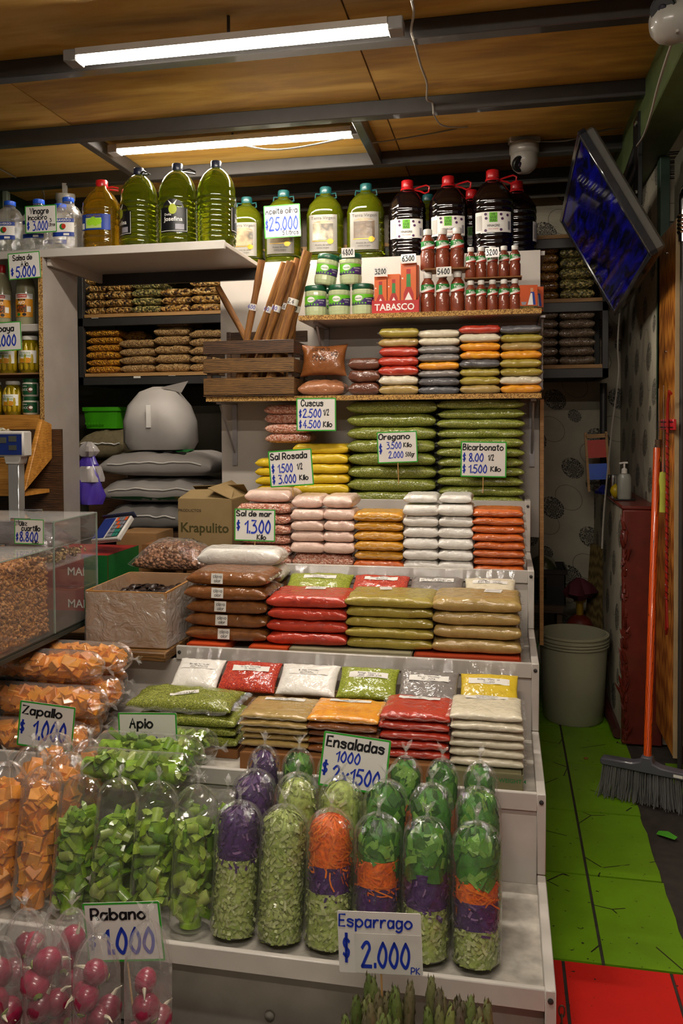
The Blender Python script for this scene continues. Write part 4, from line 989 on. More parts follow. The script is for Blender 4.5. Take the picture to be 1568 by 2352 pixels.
# pale jars with green lids
def jar_green():
    t = T('spread_jar', '', 'jar'); r = .0475; h = .125
    prof = [(0, 0), (r * .86, 0), (r * .95, .006), (r, .02), (r, .036), (r * .97, .040), (r * .97, .085), (r, .089), (r, .1), (r * .93, .108), (r * .9, .112), (0, .112)]
    O('body', B().lathe(prof, 16), plain('pale_green_jar', '#b3bd92', .35, coat=.6, var=.03), t, smooth=False)
    O('lid', B().lathe([(r * .97, 0), (r * .99, .002), (r * .99, .018), (r * .93, .022), (0, .022)], 32, fn=lambda a, z: 1 + .008 * math.sin(a * 32)), plain('deep_green_lid', '#0f4a30', .4, coat=.4), t, loc=(0, 0, .107))
    L = Label(r * .975); lb = O('label', L.patch((-.058, .058, .041, .084)), LIME, t)
    O('purple_field', L.poly([(-.058, .041), (.058, .041), (.058, .074), (.012, .068), (-.005, .052), (-.058, .050)], .0004), plain('violet_print', '#3a2160', .5), lb); O('badge', L.disc(-.014, .068, .017, .012, .0006), PRINTWHITE, lb)
    O('lettering', L.text('mecolio', -.014, .064, .008, .001, .028, .01), GRN, lb, smooth=False); O('lettering', L.text('VEGANA', .030, .062, .006, .0008, .03), PRINTWHITE, lb, smooth=False); O('lettering', L.text('240 G', .030, .052, .005, .0008, .02), PRINTWHITE, lb, smooth=False)
    for i in range(6): O('dot_print', L.disc(-.045 + i * .012, .047, .0035, .0035, .0008, 8), LIME, lb)
    return t
place(jar_green, [(727, 'pale green jar, lower row beside the cinnamon sticks', .05, 0, 1.0), (781, 'pale green jar, lower row middle under two jars', .2, 0, 1.0), (835, 'pale green jar, lower row beside the sauce tray', .05, .0, 1.0), (757, 'tilted pale green jar resting across two lower jars', .3, 0, 1.0), (802, 'upright pale green jar in the upper row under the 4800 tag', .1, .0, 1.0), (762, 'pale green jar mostly hidden behind the lower row', .1, .10, 1.0)], 'pale green spread jars', ZB, 3.44)
jj = [q for q in bpy.data.objects if q.name.startswith('spread_jar')]
jj[3].location.z = ZB + .131; jj[3].rotation_euler = (0, .16, .3); jj[4].location.z = ZB + .129; jj[3].location.x = PX(747, 3.44); jj[4].location.x = PX(807, 3.44)
# hot sauce cartons in their red display tray
SAUCEO = plain('orange_sauce_carton', '#cf5a10', .5, coat=.3, var=.04); SAUCER = plain('sauce_red', '#a3140f', .5)
tr = T('sauce_tray', 'red display tray with white capital lettering holding sauce cartons', 'display tray', ((PX(856, 3.40) + PX(962, 3.40)) / 2, 3.45, ZB + .001))
w = PX(962, 3.40) - PX(856, 3.40)
O('front', bx(-w/2, w/2, -.052, -.048, 0, .052), plain('tray_red', '#b01712', .5, coat=.3), tr); O('back', bx(-w/2, w/2, .05, .054, 0, .06), plain('tray_red', '#b01712', .5), tr); O('base', bx(-w/2, w/2, -.05, .05, 0, .003), plain('tray_red', '#b01712', .5), tr)
for s in (-1, 1): O('side', B().prism([(-.05, 0), (.05, 0), (.05, .10), (-.05, .052)], -.002, .002).xf(Matrix.Translation((s * w/2, 0, 0)) @ Matrix.Rotation(math.pi/2, 4, 'Z')), plain('tray_red', '#b01712', .5), tr)
O('lettering', printed(B(), 'TABASCO', -.004, .012, .028, -.0532, w * .86, .02), PRINTWHITE, tr, smooth=False)
def sauce_carton(x, wd, h, lab, dy=0):
    t = T('sauce_carton', lab, 'carton', (x, 3.43 + dy, ZB + .006), group='hot sauce cartons')
    O('carton', bx(-wd/2, wd/2, -.02, .02, 0, h), SAUCEO, t, smooth=False, bev=.001)
    k = wd / .055; y = -.0206
    def flat(nm, pts, m, dy_=0): O(nm, B().add([(px_ * k, y - dy_, pz * h) for px_, pz in pts], [tuple(range(len(pts)))]), m, t, smooth=False)
    flat('bottle_print', [(-.018, .04), (.018, .04), (.018, .36), (.008, .5), (-.008, .5), (-.018, .36)], SAUCER); flat('neck_print', [(-.008, .5), (.008, .5), (.007, .76), (-.007, .76)], GRN); flat('cap_print', [(-.0075, .76), (.0075, .76), (.0075, .86), (-.0075, .86)], SAUCER)
    flat('diamond_print', [(0, .06), (.017, .20), (0, .40), (-.017, .20)], PRINTWHITE, .0004); flat('mark_print', [(-.024, .66), (-.019, .66), (-.019, .69), (-.024, .69)], PRINTWHITE)
    O('lettering', printed(B(), 'TABASCO', 0, h * .19, h * .055, y - .0008, .032 * k, .01), GRN, t, smooth=False)
sauce_carton(PX(875, 3.41), .052, .150, 'short orange hot sauce carton under the 3200 tag'); sauce_carton(PX(905, 3.41), .052, .158, 'short orange hot sauce carton beside the tall carton'); sauce_carton(PX(939, 3.41), .064, .205, 'tall orange hot sauce carton under the 6300 tag'); sauce_carton(PX(947, 3.47), .060, .200, 'tall orange hot sauce carton behind the front tall one', .046)
# two small orange picture boxes at the shelf end
for (px, dy, lab) in ((1212, 0, 'small orange box picturing a woman in blue and white apron'), (1226, .05, 'small orange picture box half hidden behind its twin')):
    t = T('flour_box', lab, 'box', (PX(px, 3.43 + dy), 3.43 + dy, ZB + .001), (0, 0, .12), 'orange picture boxes')
    O('carton', bx(-.036, .036, -.016, .016, 0, .098), plain('orange_picture_box', '#c2501a', .5, coat=.3), t, smooth=False, bev=.001)
    def fl(nm, pts, m, k=.0004): O(nm, B().add([(a, -.0164 - k, c) for a, c in pts], [tuple(range(len(pts)))]), m, t, smooth=False)
    fl('dress_print', [(-.004, .018), (.028, .018), (.022, .07), (.008, .07)], BLUEPR); fl('apron_print', [(-.004, .018), (.018, .018), (.014, .065), (.008, .065)], PRINTWHITE, .0008); fl('face_print', [(.007, .07), (.018, .07), (.018, .086), (.007, .086)], plain('skin_print', '#c98f66', .6)); fl('bowl_print', [(-.030, .03), (-.008, .03), (-.012, .018), (-.026, .018)], plain('grey_print', '#8d8a92', .5)); fl('band_print', [(-.035, .003), (.035, .003), (.035, .014), (-.035, .014)], plain('dark_olive_print', '#3f3a14', .6))
    O('lettering', printed(B(), 'CHUÑO', 0, .004, .008, -.0172, .06, .01), GOLD, t, smooth=False)
# ------------------------------------------------------------------ crate of cinnamon sticks
DARKW = wood('dark_crate_wood', '#24150b', '#3f2814', '#5a3c20', (3, 14, 14), .55, .15); MIDW = wood('brown_crate_wood', '#3d2810', '#5f421d', '#7a5728', (3, 14, 14), .55, .15)
cx0, cx1, cy0, cy1 = PX(468, 3.37), PX(676, 3.37), 3.37, 3.62
crate = T('wooden_crate', 'dark slatted wooden crate holding cinnamon sticks', 'crate', (cx0, cy0, ZA + .001)); cw = cx1 - cx0; cd = cy1 - cy0
def cz(py): return ZY(py, 3.37, 570) - ZA
for (a, c, m) in ((907, 868, MIDW), (856, 823, MIDW), (813, 782, DARKW)):
    O('slat', bx(0, cw, 0, .012, max(.004, cz(a)), cz(c)), m, crate, bev=.0015); O('slat', bx(cw - .012, cw, .014, cd, max(.004, cz(a)), cz(c) - .004), m, crate, bev=.0015); O('slat', bx(0, .012, .014, cd, max(.004, cz(a)), cz(c)), m, crate, bev=.0015)
for (a, c) in ((.005, .06), (.09, .15), (.18, .235), (.25, .30)): O('slat', bx(.03, cw, cd - .012, cd, a, c), DARKW, crate, bev=.0015)
for (x, y, h) in ((.012, .013, .2), (cw - .03, .013, .2), (.03, cd - .03, .30), (cw - .03, cd - .03, .22)): O('corner_post', bx(x, x + .018, y, y + .018, 0, h), DARKW, crate, bev=.001)
O('base', bx(0, cw, 0, cd, 0, .004), DARKW, crate)
for (x, z) in ((.01, .03), (.01, .12), (cw - .012, .03), (cw - .012, .12)): O('nail', B().lathe([(0, 0), (.002, 0), (.002, .001), (0, .0012)], 6).xf(Matrix.Rotation(math.pi/2, 4, 'X')), BLACK, crate, loc=(x, -.0001, z))
CINB = wood('cinnamon_bark', '#553412', '#805222', '#a3742e', (30, 30, 3), .7, 0, 3, .5, wf=.0)
def stick(p0, p1, r, lab, tagtx=None, tagpos=.55, seed=0, price_m=None, gap=False):
    r *= 1.4; a, b_ = P(*p0), P(*p1); d0 = (a - b_) / (a - b_).z; a = b_ + d0 * (ZA + .022 - b_.z); ax = b_ - a; L = ax.length; rg = random.Random(seed)
    t = T('cinnamon_stick', lab, 'cinnamon stick', a, group='cinnamon sticks in the crate'); t.rotation_mode = 'QUATERNION'; t.rotation_quaternion = Vector((0, 0, 1)).rotation_difference(ax.normalized())
    prof = [(r * .6, 0)] + [(r * (1 + rg.uniform(-.10, .10)), L * i / 12) for i in range(13)] + [(r * .55, L * 1.001), (r * .5, L - .01), (0, L - .012)]
    O('bark', B().lathe(prof, 14, fn=lambda q, z: 1 + .09 * math.sin(q * 3 + z * 12 + seed) + (.18 if abs(q - 4.2) < .3 else 0) + .05 * math.sin(q * 7)), CINB, t)
    if tagtx:
        q = O('price_wrap', B().lathe([(r * 1.16, L * tagpos), (r * 1.17, L * tagpos + .028)], 14), LABELW, t)
        h = B(); handwrite(h, tagtx, -hw_width(tagtx, .016) / 2, L * tagpos + .006, .016, .0022, -r * 1.2); h.v = [(-y if False else x, y, z) for x, y, z in h.v]; O('handwriting', h, price_m or INKBLUE, q, smooth=False)
YS = 3.50
for i, (p0, p1, r, lab, tx) in enumerate((
    ((578, 800, 3.50), (500, 660, 3.50), .010, 'thin cinnamon stick leaning out over the crate side', None), ((563, 800, 3.41), (601, 598, 3.41), .0105, 'lone cinnamon stick marked 400 standing apart', '400'),
    ((582, 805, 3.45), (654, 604, 3.45), .0115, 'cinnamon stick with torn white tag beside the lone stick', '00'), ((604, 805, 3.41), (668, 602, 3.41), .0125, 'forked cinnamon stick with small blue figures', '00'),
    ((600, 800, 3.575), (622, 720, 3.575), .010, 'short cinnamon stick with tag low in the bunch', '1'), ((624, 805, 3.45), (684, 594, 3.45), .0115, 'cinnamon stick with triangular tag in the bunch', '26'),
    ((640, 805, 3.41), (706, 578, 3.41), .0145, 'thick cinnamon stick tagged 2.400 at the front', '2.4'), ((650, 800, 3.54), (702, 585, 3.54), .011, 'tall cinnamon stick behind the thick one', None),
    ((656, 805, 3.46), (704, 604, 3.46), .0125, 'split dark cinnamon stick tagged 3.000 beside the jars', '3.0'), ((668, 805, 3.58), (682, 640, 3.58), .010, 'thin cinnamon stick at the shelf board edge', None), ((630, 805, 3.54), (676, 600, 3.54), .011, 'cinnamon stick at the back of the bunch', None))):
    stick(p0, p1, r, lab, tx, .62, i, INKBLUE if i < 4 else INKBLACK)

# ------------------------------------------------------------------ cupboard jars
SAUCEB = plain('garlic_sauce', '#9c9878', .25, coat=.8, var=.04); AJOY = plain('amber_label', '#cf8a14', .5); FOOD = grain('food_photo', ['#3a2410', '#7a2c18', '#a85a24', '#2e4a18', '#6d3a1c'], 220, .5, 0, 0, 0)
def sauce_bottle():
    t = T('sauce_bottle', '', 'bottle'); r = .040
    O('body', B().lathe([(0, 0), (r * .9, 0), (r, .008), (r, .165), (r * .85, .195), (r * .42, .225), (r * .35, .235), (0, .235)], 22), SAUCEB, t); O('cap', cap(.016, .035), REDC, t, loc=(0, 0, .232))
    L = Label(r); lb = O('label', L.patch((-.048, .048, .035, .135)), PRINTWHITE, t); O('amber_field', L.patch((-.048, .048, .035, .112), .0004), AJOY, lb)
    O('brand_field', L.patch((-.022, .022, .117, .131), .0006), REDPR, lb); O('lettering', L.text('gourmet', 0, .121, .009, .001, .038), PRINTWHITE, lb, smooth=False); O('salsa_field', L.patch((-.016, .016, .104, .111), .0006), INKBLACK, lb); O('lettering', L.text('SALSA', 0, .1055, .005, .001, .028), AJOY, lb, smooth=False); O('lettering', L.text('AJO', 0, .090, .012, .0008, .04, .02), PRINTWHITE, lb, smooth=False)
    O('picture', L.patch((-.024, .020, .054, .086), .0006), FOOD, lb); O('barcode', L.patch((.022, .038, .056, .080), .0006), PRINTWHITE, lb); O('stamp', L.disc(-.012, .045, .008, .007, .0006), GRN, lb); O('stamp', L.disc(.012, .045, .008, .007, .0006), INKBLACK, lb)
    return t
place(sauce_bottle, [(10, 'garlic sauce bottle with red cap beside another under the Salsa de Ajo sign', .3, .0, .98), (64, 'garlic sauce bottle next to the cupboard side panel', .1, .0, .98)], 'garlic sauce bottles', JZ[0], 3.18)
PAPL = liquid('papaya_syrup', '#a08a10', .5, .05); PAPF = plain('papaya_fruit', '#b59a18', .35, coat=.8, var=.12)
def papaya_jar():
    t = T('papaya_jar', '', 'jar'); r = .043
    O('glass', B().lathe([(0, 0), (r * .9, 0), (r, .010), (r, .12), (r * .8, .142), (r * .72, .146), (r * .72, .152), (0, .152)], 22), PAPL, t); O('lid', B().lathe([(r * .78, 0), (r * .8, .003), (r * .8, .015), (r * .75, .018), (0, .018)], 24), CAPW, t, loc=(0, 0, .148))
    for i in range(5):
        a = -math.pi / 2 + (i - 2) * .6; O('fruit', B().lathe([(0, 0), (.011, .012), (.014, .05), (.011, .10), (.003, .125), (0, .126)], 10), PAPF, t, loc=(math.cos(a) * r * .88, math.sin(a) * r * .88, .008))
    L = Label(r * 1.13); lb = O('label', L.patch((-.048, .048, .045, .10)), PRINTWHITE, t); O('lettering', L.text('Productos', .0, .086, .008, .0006, .05, 0), GRN, lb, smooth=False); O('lettering', L.text('Albano', -.004, .072, .014, .0006, .06, 0), GRN, lb, smooth=False)
    O('fruit_print', L.disc(-.016, .055, .018, .010, .0006), AJOY, lb); O('fruit_print', L.disc(.012, .056, .016, .012, .0006), AJOY, lb); return t
place(papaya_jar, [(22, 'papaya jar half hidden behind the Papaya sign', .1, .0, .95), (72, 'papaya jar with metal lid on the middle cupboard shelf by the panel', .1, .0, .95), (32, 'papaya jar with white lid standing beside the coconut jars', .05, .0, .86), (-12, 'papaya jar on the lower cupboard shelf beside the white-lidded jar', .05, .0, .86)], 'papaya jars', JZ[1], 3.17)
pj = [q for q in bpy.data.objects if q.name.startswith('papaya_jar')]
for q in pj[2:]: q.location.z = JZ[2] + .001
DKG = plain('coconut_green_label', '#0f4a26', .45, coat=.3)
for i, (z, lab) in enumerate(((JZ[2] + .001, 'small green labelled coconut jar standing under its twin'), (JZ[2] + .077, 'small green labelled coconut jar stacked on another'))):
    t = T('coconut_jar', lab, 'jar', (PX(72, 3.16), 3.16, z), group='coconut jars'); r = .033
    O('body', B().lathe([(0, 0), (r * .9, 0), (r, .005), (r, .056), (r * .9, .060), (0, .060)], 20), plain('coconut_oil_white', '#b9b5a6', .3, coat=.6), t); O('lid', B().lathe([(r * .95, 0), (r * .96, .013), (r * .9, .015), (0, .015)], 20), DKG, t, loc=(0, 0, .060))
    L = Label(r); lb = O('label', L.patch((-.045, .045, .008, .052)), DKG, t); O('lettering', L.text('COPRA', -.01, .040, .006, .0006, .03), PRINTWHITE, lb, smooth=False); O('lettering', L.text('COCO', -.01, .024, .010, .0006, .04, .01), PRINTWHITE, lb, smooth=False); O('coconut_print', L.disc(.016, .028, .010, .012, .0008), BROWNPR, lb); O('coconut_print', L.disc(.018, .030, .007, .006, .001), PRINTWHITE, lb)
# ------------------------------------------------------------------ left bay: tables, bins, sacks, boxes
TABLEM = plain('dark_table_paint', '#1c221c', .5, coat=.2)
tb = T('side_table', 'dark low table carrying the acrylic nut bins', 'table', (-1.62, 2.25, 0))
O('top', bx(-.34, .24, -.45, .40, .675, .694), TABLEM, tb, bev=.003)
for (x, y) in ((-.32, -.43), (-.12, -.43), (-.32, .36), (-.12, .36)): O('leg', bx(x, x + .04, y, y + .04, 0, .675), TABLEM, tb)
tb2 = T('side_table', 'brown wooden table under the plastic-lined box', 'table', (-1.35, 2.9, 0))
TBW = wood('table_wood', '#4a3218', '#6b4a24', '#7d5a30', (3, 12, 12))
O('top', bx(-.40, .28, -.24, .62, .585, .615), TBW, tb2, bev=.003); O('front_leaf', bx(-.02, .28, -.44, -.241, .585, .615), TBW, tb2, bev=.003)
for (x, y) in ((-.38, -.22), (.235, -.22), (-.38, .55), (.24, .55)): O('leg', bx(x, x + .04, y, y + .04, 0, .585), DARKW, tb2)
# acrylic case: low almond bin in front, taller walnut bin behind
AX0, AX1, AY0, AYM, AY1, AZ0, AZ1, AZA = -1.90, -1.38, 1.88, 2.335, 2.61, .697, 1.045, .965
case = T('acrylic_bin', 'clear acrylic nut case with hinged lids, almonds in its front bin', 'nut bin', (0, 0, 0))
def pane(n, *a): return O(n, bx(*a), ACRYL, case, smooth=False)
pane('side_pane', AX1 - .004, AX1, AY0, AY1, AZ0, AZA); pane('side_pane', AX1 - .004, AX1, AYM, AY1, AZA, AZ1); pane('divider_pane', AX0, AX1 - .005, AYM - .002, AYM + .002, AZ0, AZ1); pane('back_pane', AX0, AX1 - .005, AY1 - .004, AY1, AZ0, AZ1)
pane('front_pane', AX0, AX1 - .005, AY0, AY0 + .004, AZ0, AZA); pane('lid', AX0, AX1, AYM + .003, AY1, AZ1, AZ1 + .004); pane('lid', AX0, AX1, AY0, AYM - .003, AZA, AZA + .004); pane('walnut_floor', AX0 + .005, AX1 - .005, AYM + .003, AY1 - .005, .90, .904)
O('base', bx(AX0, AX1, AY0, AY1, AZ0 - .002, AZ0 + .002), TABLEM, case)
EDGE = plain('acrylic_edge', '#7d8a80', .2, coat=.5)
for (y, z) in ((AY1, AZ1), (AYM, AZ1)): O('edge_strip', bx(AX1 - .004, AX1 + .001, y - .003, y + .001, AZ0, z), EDGE, case)
O('edge_strip', bx(AX1 - .004, AX1 + .001, AYM, AY1, AZ1, AZ1 + .003), EDGE, case); O('edge_strip', bx(AX1 - .004, AX1 + .001, AY0, AYM, AZA, AZA + .003), EDGE, case)
for (x, y, z) in ((-1.50, AYM + .01, AZ1 + .006), (-1.58, AYM - .006, AZA + .006), (-1.62, AY1, AZ1 + .006)):
    hg = O('hinge', B().tube([(x - .035, y, z), (x + .035, y, z)], .004, 8), CHROME, case); O('hinge_plate', bx(x - .02, x + .02, y - .022, y, z - .004, z - .002), CHROME, hg)
ALM = island('almond_skin', ['#7a4616', '#985c20', '#ac702e', '#c0853c', '#86501a'], .55, .2, 'object', bump=.5, bs=500); ALM2 = island('almond_skin_heap', ['#7a4616', '#985c20', '#ac702e', '#c0853c', '#86501a'], .55, .2, 'island', bump=.5, bs=500)
def almond_b(): return B().lathe([(0, 0), (.0042, .002), (.0062, .007), (.0058, .012), (.0030, .018), (0, .0215)], 8, sy=.62)
am = mesh_of(almond_b(), 'almond', ALM)
rg = random.Random(5); heap = B(); cnt = 0; src = almond_b().v; srcf = almond_b().f
def almond_at(p, own):
    M = Matrix.Translation(p) @ Euler((rg.uniform(0, 6.28), rg.uniform(0, 6.28), rg.uniform(0, 6.28))).to_matrix().to_4x4() @ Matrix.Translation((0, 0, -.0105))
    if own:
        o = link('almond', am); o.matrix_world = M; tag(o, 'brown almond against the clear pane of the nut case', 'almond', 'almonds in the acrylic bin')
    else: heap.add([M @ Vector(v) for v in src], srcf)
ztop = lambda y: .925 + .012 * max(0, (2.33 - y)) / .3
pts = []
for i in range(1500): pts.append(Vector((AX1 - .0165 - rg.random() ** 2 * .01, rg.uniform(1.99, AYM - .017), 0)))
own = 0
for i, p in enumerate(pts):
    p.z = rg.uniform(AZ0 + .015, ztop(p.y)); k = own < 250 and p.x > AX1 - .0185 and p.y > 2.03
    own += k; almond_at(p, k)
for i in range(420):
    p = Vector((rg.uniform(AX1 - .16, AX1 - .016), rg.uniform(2.0, AYM - .017), 0)); p.z = ztop(p.y) + .008 * noise.noise(p * 30) + .01 * noise.noise(p * 9) + .004
    k = own < 300 and rg.random() < .25; own += k; almond_at(p, k)
hp = stuff(O('almond_heap', heap, ALM2)); tag(hp, 'deep heap of brown almonds filling the clear front bin', 'almonds'); hp['kind'] = 'stuff'
core = O('almond_heap_core', bx(AX0 + .01, AX1 - .026, AY0 + .01, AYM - .008, AZ0 + .003, .912), plain('almond_brown', '#985c20', .7, var=.3, vs=120, bump=.5, bs=120), hp)
WAL = grain('walnut_pieces', ['#8a6a42', '#a5875c', '#6e4f2c', '#b89c72'], 120, .7, 0, 1, 0)
wn = B()
for i in range(320): wn.lathe([(0, 0), (.006, .003), (.005, .008), (0, .010)], 6).xf(Matrix.Translation((rg.uniform(AX1 - .2, AX1 - .018), rg.uniform(AYM + .016, AY1 - .018), .915 + rg.random() * .014)) @ Euler((rg.random() * 6, rg.random() * 6, 0)).to_matrix().to_4x4())
wl = stuff(O('walnut_pieces', wn, WAL)); tag(wl, 'pale broken walnut pieces scattered along the upper bin floor', 'walnuts'); wl['kind'] = 'stuff'
pl = Pillow(.34, .2, .105, 51, 2.4, .6, .3, .3); o = link('nut_bag', bag_mesh(pl, grain('dark_nut_bag', ['#3a3436', '#4c4648', '#575053'], 200, .6, 1, .3, .7, True), 'nut_bag'), None, (-1.60, 2.475, .93), (0, 0, .0)); tag(o, 'dark plastic bag of walnuts inside the clear upper bin', 'bag')
# cartons stacked beside the case
REDM = plain('mango_red', '#8c1a14', .55); GRNM = plain('mango_green', '#0f5a24', .55)
for i, z in enumerate((.617, .739)):
    t = carton('mango_carton', ('lower' if i == 0 else 'upper') + ' red and green mango carton stacked beside the nut case', -1.83, -1.46, 2.84, 3.10, z, z + .12, REDM, [('MANGO', .28, .35, .032, PRINTWHITE, .01)])
    O('green_panel', bx(.186, .188, -.13, .13, 0, .12), GRNM, t); O('green_panel', bx(.09, .186, -.1335, -.132, 0, .12), GRNM, t)
carton('brown_carton', 'plain brown carton printed with red handling marks under the keypad scale', -1.45, -1.31, 3.12, 3.255, .617, .86, CARDB_D, [('^', .25, .5, .05, REDPR, 0)])
carton('brown_carton', 'taller plain brown carton behind the plastic-lined box', P(268, 1240, 3.27).x, P(358, 1240, 3.27).x, 3.27, 3.45, .617, ZY(1232, 3.18, 315), CARDB)
# keypad scale
ks = T('price_scale', 'white shop scale with orange and green keypad tilted on the cartons', 'scale', P(258, 1222, 2.92), (math.radians(38), math.radians(-8), math.radians(-14)))
O('body', bx(-.075, .062, -.05, .075, -.012, .012), plain('scale_white', '#b5b1ab', .4, coat=.3), ks, bev=.005)
O('blue_panel', bx(-.070, -.012, -.042, .068, .0122, .0128), plain('scale_blue', '#10286b', .4), ks); O('keypad', bx(-.004, .055, -.042, .068, .0122, .0128), BLACK, ks)
KC = [plain('key_orange', '#b84a1c', .5), plain('key_teal', '#1f6b5c', .5), plain('key_grey', '#6d6f78', .5)]
for i in range(4):
    for j in range(5): O('key', bx(-.002 + i * .0142, .0095 + i * .0142, -.040 + j * .0214, -.022 + j * .0214, .013, .0145), KC[0] if (i + j) % 3 == 1 and j > 1 else KC[1] if i > 1 and j < 2 else KC[2], ks)
O('tray_rim', bx(-.085, .07, .078, .084, -.006, .02), plain('dark_blue_tray', '#141c3a', .5), ks)
# pole scale
sc = T('pole_scale', 'price computing scale display with blue face on a steel pole', 'scale', (PX(36, 2.80), 2.80, .62))
zc_ = lambda py: ZY(py, 2.80, 36) - .62
O('pole', bx(-.022, .022, -.02, .02, 0, zc_(1062)), CHROME, sc, bev=.002); O('collar', B().prism([(-.028, zc_(1066)), (.028, zc_(1066)), (.036, zc_(1046)), (-.036, zc_(1046))], -.026, .026), plain('scale_white', '#b5b1ab', .4), sc, bev=.003)
hd = O('head', bx(-.19, .05, -.03, .03, zc_(1049), zc_(990)), plain('scale_white', '#b5b1ab', .4), sc, bev=.006); hd.rotation_euler = (0, 0, 0)
fc = O('blue_face', bx(-.18, .044, -.033, -.0305, zc_(1044), zc_(997)), plain('scale_blue', '#10307a', .4, coat=.4), sc)
for (x0, x1, a, c) in ((-.045, -.018, 1017, 1004), (-.008, .024, 1014, 1001), (-.008, .024, 1033, 1022)): O('lcd', bx(x0, x1, -.034, -.033, zc_(a), zc_(c)), plain('lcd_grey', '#4a4c44', .3), fc)
# honey-wood scoop drawers and white garlic under the cupboard
HW_ = wood('honey_wood', '#8a5a20', '#b3792e', '#c99245', (2, 10, 10), .5)
bn = T('wooden_bin', 'honey coloured wooden bin with slanted sides under the jar cupboard', 'bin', (PX(36, 2.98), 2.98, JZ[2] - .30))
O('side', B().prism([(-.10, 0), (.10, .12), (.10, .26), (.03, .28)], -.01, .01).xf(Matrix.Translation((.09, 0, 0)) @ Matrix.Rotation(math.pi / 2, 4, 'Z')), HW_, bn, bev=.002); O('front', bx(-.30, .085, -.09, -.075, -.02, .13), HW_, bn, bev=.002); O('floor', bx(-.30, .085, -.075, .1, -.02, -.005), HW_, bn)
O('dark_backing', bx(-.30, .14, .104, .115, -.12, .24), DARKW, bn)
gp = Pillow(.15, .12, .10, 61, 2.0, .6, .4, .3); o = link('garlic_bag', bag_mesh(gp, grain('peeled_garlic', ['#b5ad98', '#c4bda8', '#a39b84'], 55, .5, .8, 1, .4), 'garlic_bag'), None, (PX(8, 2.95), 2.95, JZ[2] - .155)); tag(o, 'clear bag of white cloves lying in the wooden bin', 'bag')
# plastic-lined box with chocolate discs
LX0, LX1, LY0, LY1 = PX(192, 2.50), PX(372, 2.50), 2.50, 2.84; LZ0, LZ1 = .617, ZY(1362, 2.48, 300)
lb_ = T('lined_box', 'cardboard box draped in clear plastic liner holding dark chocolate discs', 'box', ((LX0 + LX1) / 2, (LY0 + LY1) / 2, LZ0), (0, 0, .02))
w, d, h = LX1 - LX0, LY1 - LY0, LZ1 - LZ0
CB2 = plain('tan_cardboard', '#a5743c', .8, var=.08, vs=8)
for s in (-1, 1): O('wall', bx(-w/2, w/2, s*d/2 - .003, s*d/2 + .003, 0, h), CB2, lb_); O('wall', bx(s*w/2 - .003, s*w/2 + .003, -d/2, d/2, 0, h), CB2, lb_)
O('base', bx(-w/2, w/2, -d/2, d/2, 0, .004), CB2, lb_)
def drape(w, d, h, out, seed):
    """loose plastic skirt hung over the rim"""
    b = B(); n, m_ = 96, 16; vs = []
    for j in range(m_ + 1):
        t = j / m_
        for i in range(n):
            a = 2 * math.pi * i / n; c, s_ = math.cos(a), math.sin(a); e = (abs(c) ** 24 + abs(s_) ** 24) ** (-1 / 24)
            q = noise.noise(Vector((c * 2 + seed, s_ * 2, t * 2.2)))
            k = 1 + (.035 + out * t * (1 + .9 * q) + .02 * max(0, noise.noise(Vector((c * 5, s_ * 5, t * 3 + seed))))) + .01 * math.sin(i * 2.7) * t
            vs.append((c * e * w / 2 * k, s_ * e * d / 2 * k, h + .004 - t * h * (1.0 + .03 * q) + .006 * q * (1 - t)))
    b.add(vs, [(j*n+i, j*n+(i+1) % n, (j+1)*n+(i+1) % n, (j+1)*n+i) for j in range(m_) for i in range(n)]); return b
O('plastic_liner', drape(w, d, h * .97, .045, 3), FILM_H, lb_); O('inner_liner', B().lathe([(.97, h + .003), (.95, h * .7), (.94, h * .6)], 32, 8).xf(Matrix.Diagonal((w / 2, d / 2, 1, 1))), FILM_M, lb_)
O('chocolate_bed', bx(-w/2 + .006, w/2 - .006, -d/2 + .006, d/2 - .006, .004, h * .74), plain('dark_chocolate', '#1d100b', .5), lb_)
CH = plain('chocolate', '#24140e', .4, coat=.3, var=.2); dm = mesh_of(B().lathe([(0, 0), (.012, 0), (.013, .002), (.010, .0045), (0, .005)], 12), 'chocolate_disc', CH)
for i in range(90):
    o = link('chocolate_disc', dm, None, (rg.uniform(LX0 + .03, LX1 - .03), rg.uniform(LY0 + .1, LY1 - .03), LZ0 + h * .74 + rg.uniform(.002, .014)), (rg.uniform(-.7, .7), rg.uniform(-.7, .7), 0)); tag(o, 'dark chocolate disc lying in the plastic-lined box', 'chocolate', 'chocolate discs')
# big clear bag of hazelnuts
hb = T('hazelnut_bag', 'big clear plastic bag of brown hazelnuts marked with black pen', 'bag', (PX(404, 3.01), 3.005, ZY(1312, 2.95, 420)))
hp_ = Pillow(PX(492, 3.0) - PX(318, 3.0), .21, .12, 71, 2.4, .6, .25, .12); HZ = island('hazelnut', ['#7d5338', '#96684a', '#a87a5c', '#6b442c'], .6, .2, 'object', bump=.2)
link('film', bag_mesh(hp_, FILM, 'film'), hb); hz = mesh_of(B().lathe([(0, 0), (.0048, .001), (.0075, .006), (.006, .012), (0, .0155)], 8), 'hazelnut', HZ)
for i in range(260):
    u, v = rg.uniform(-.86, .86), rg.uniform(-.95, .6); q = hp_.pos(u, v, 1); link('hazelnut', hz, hb, (q.x * .97, q.y * .97, max(.003, q.z - .017 - rg.random() * .004)), (rg.random() * 6, rg.random() * 6, 0))
hc = Pillow(hp_.w * .93, hp_.d * .92, .108, 71, 2.4, .6, .25, .12); link('filling', bag_mesh(hc, grain('hazelnut_fill', ['#7d5338', '#96684a', '#6b442c'], 80, .6, 0, 1, 0), 'filling'), hb)
tt = B()
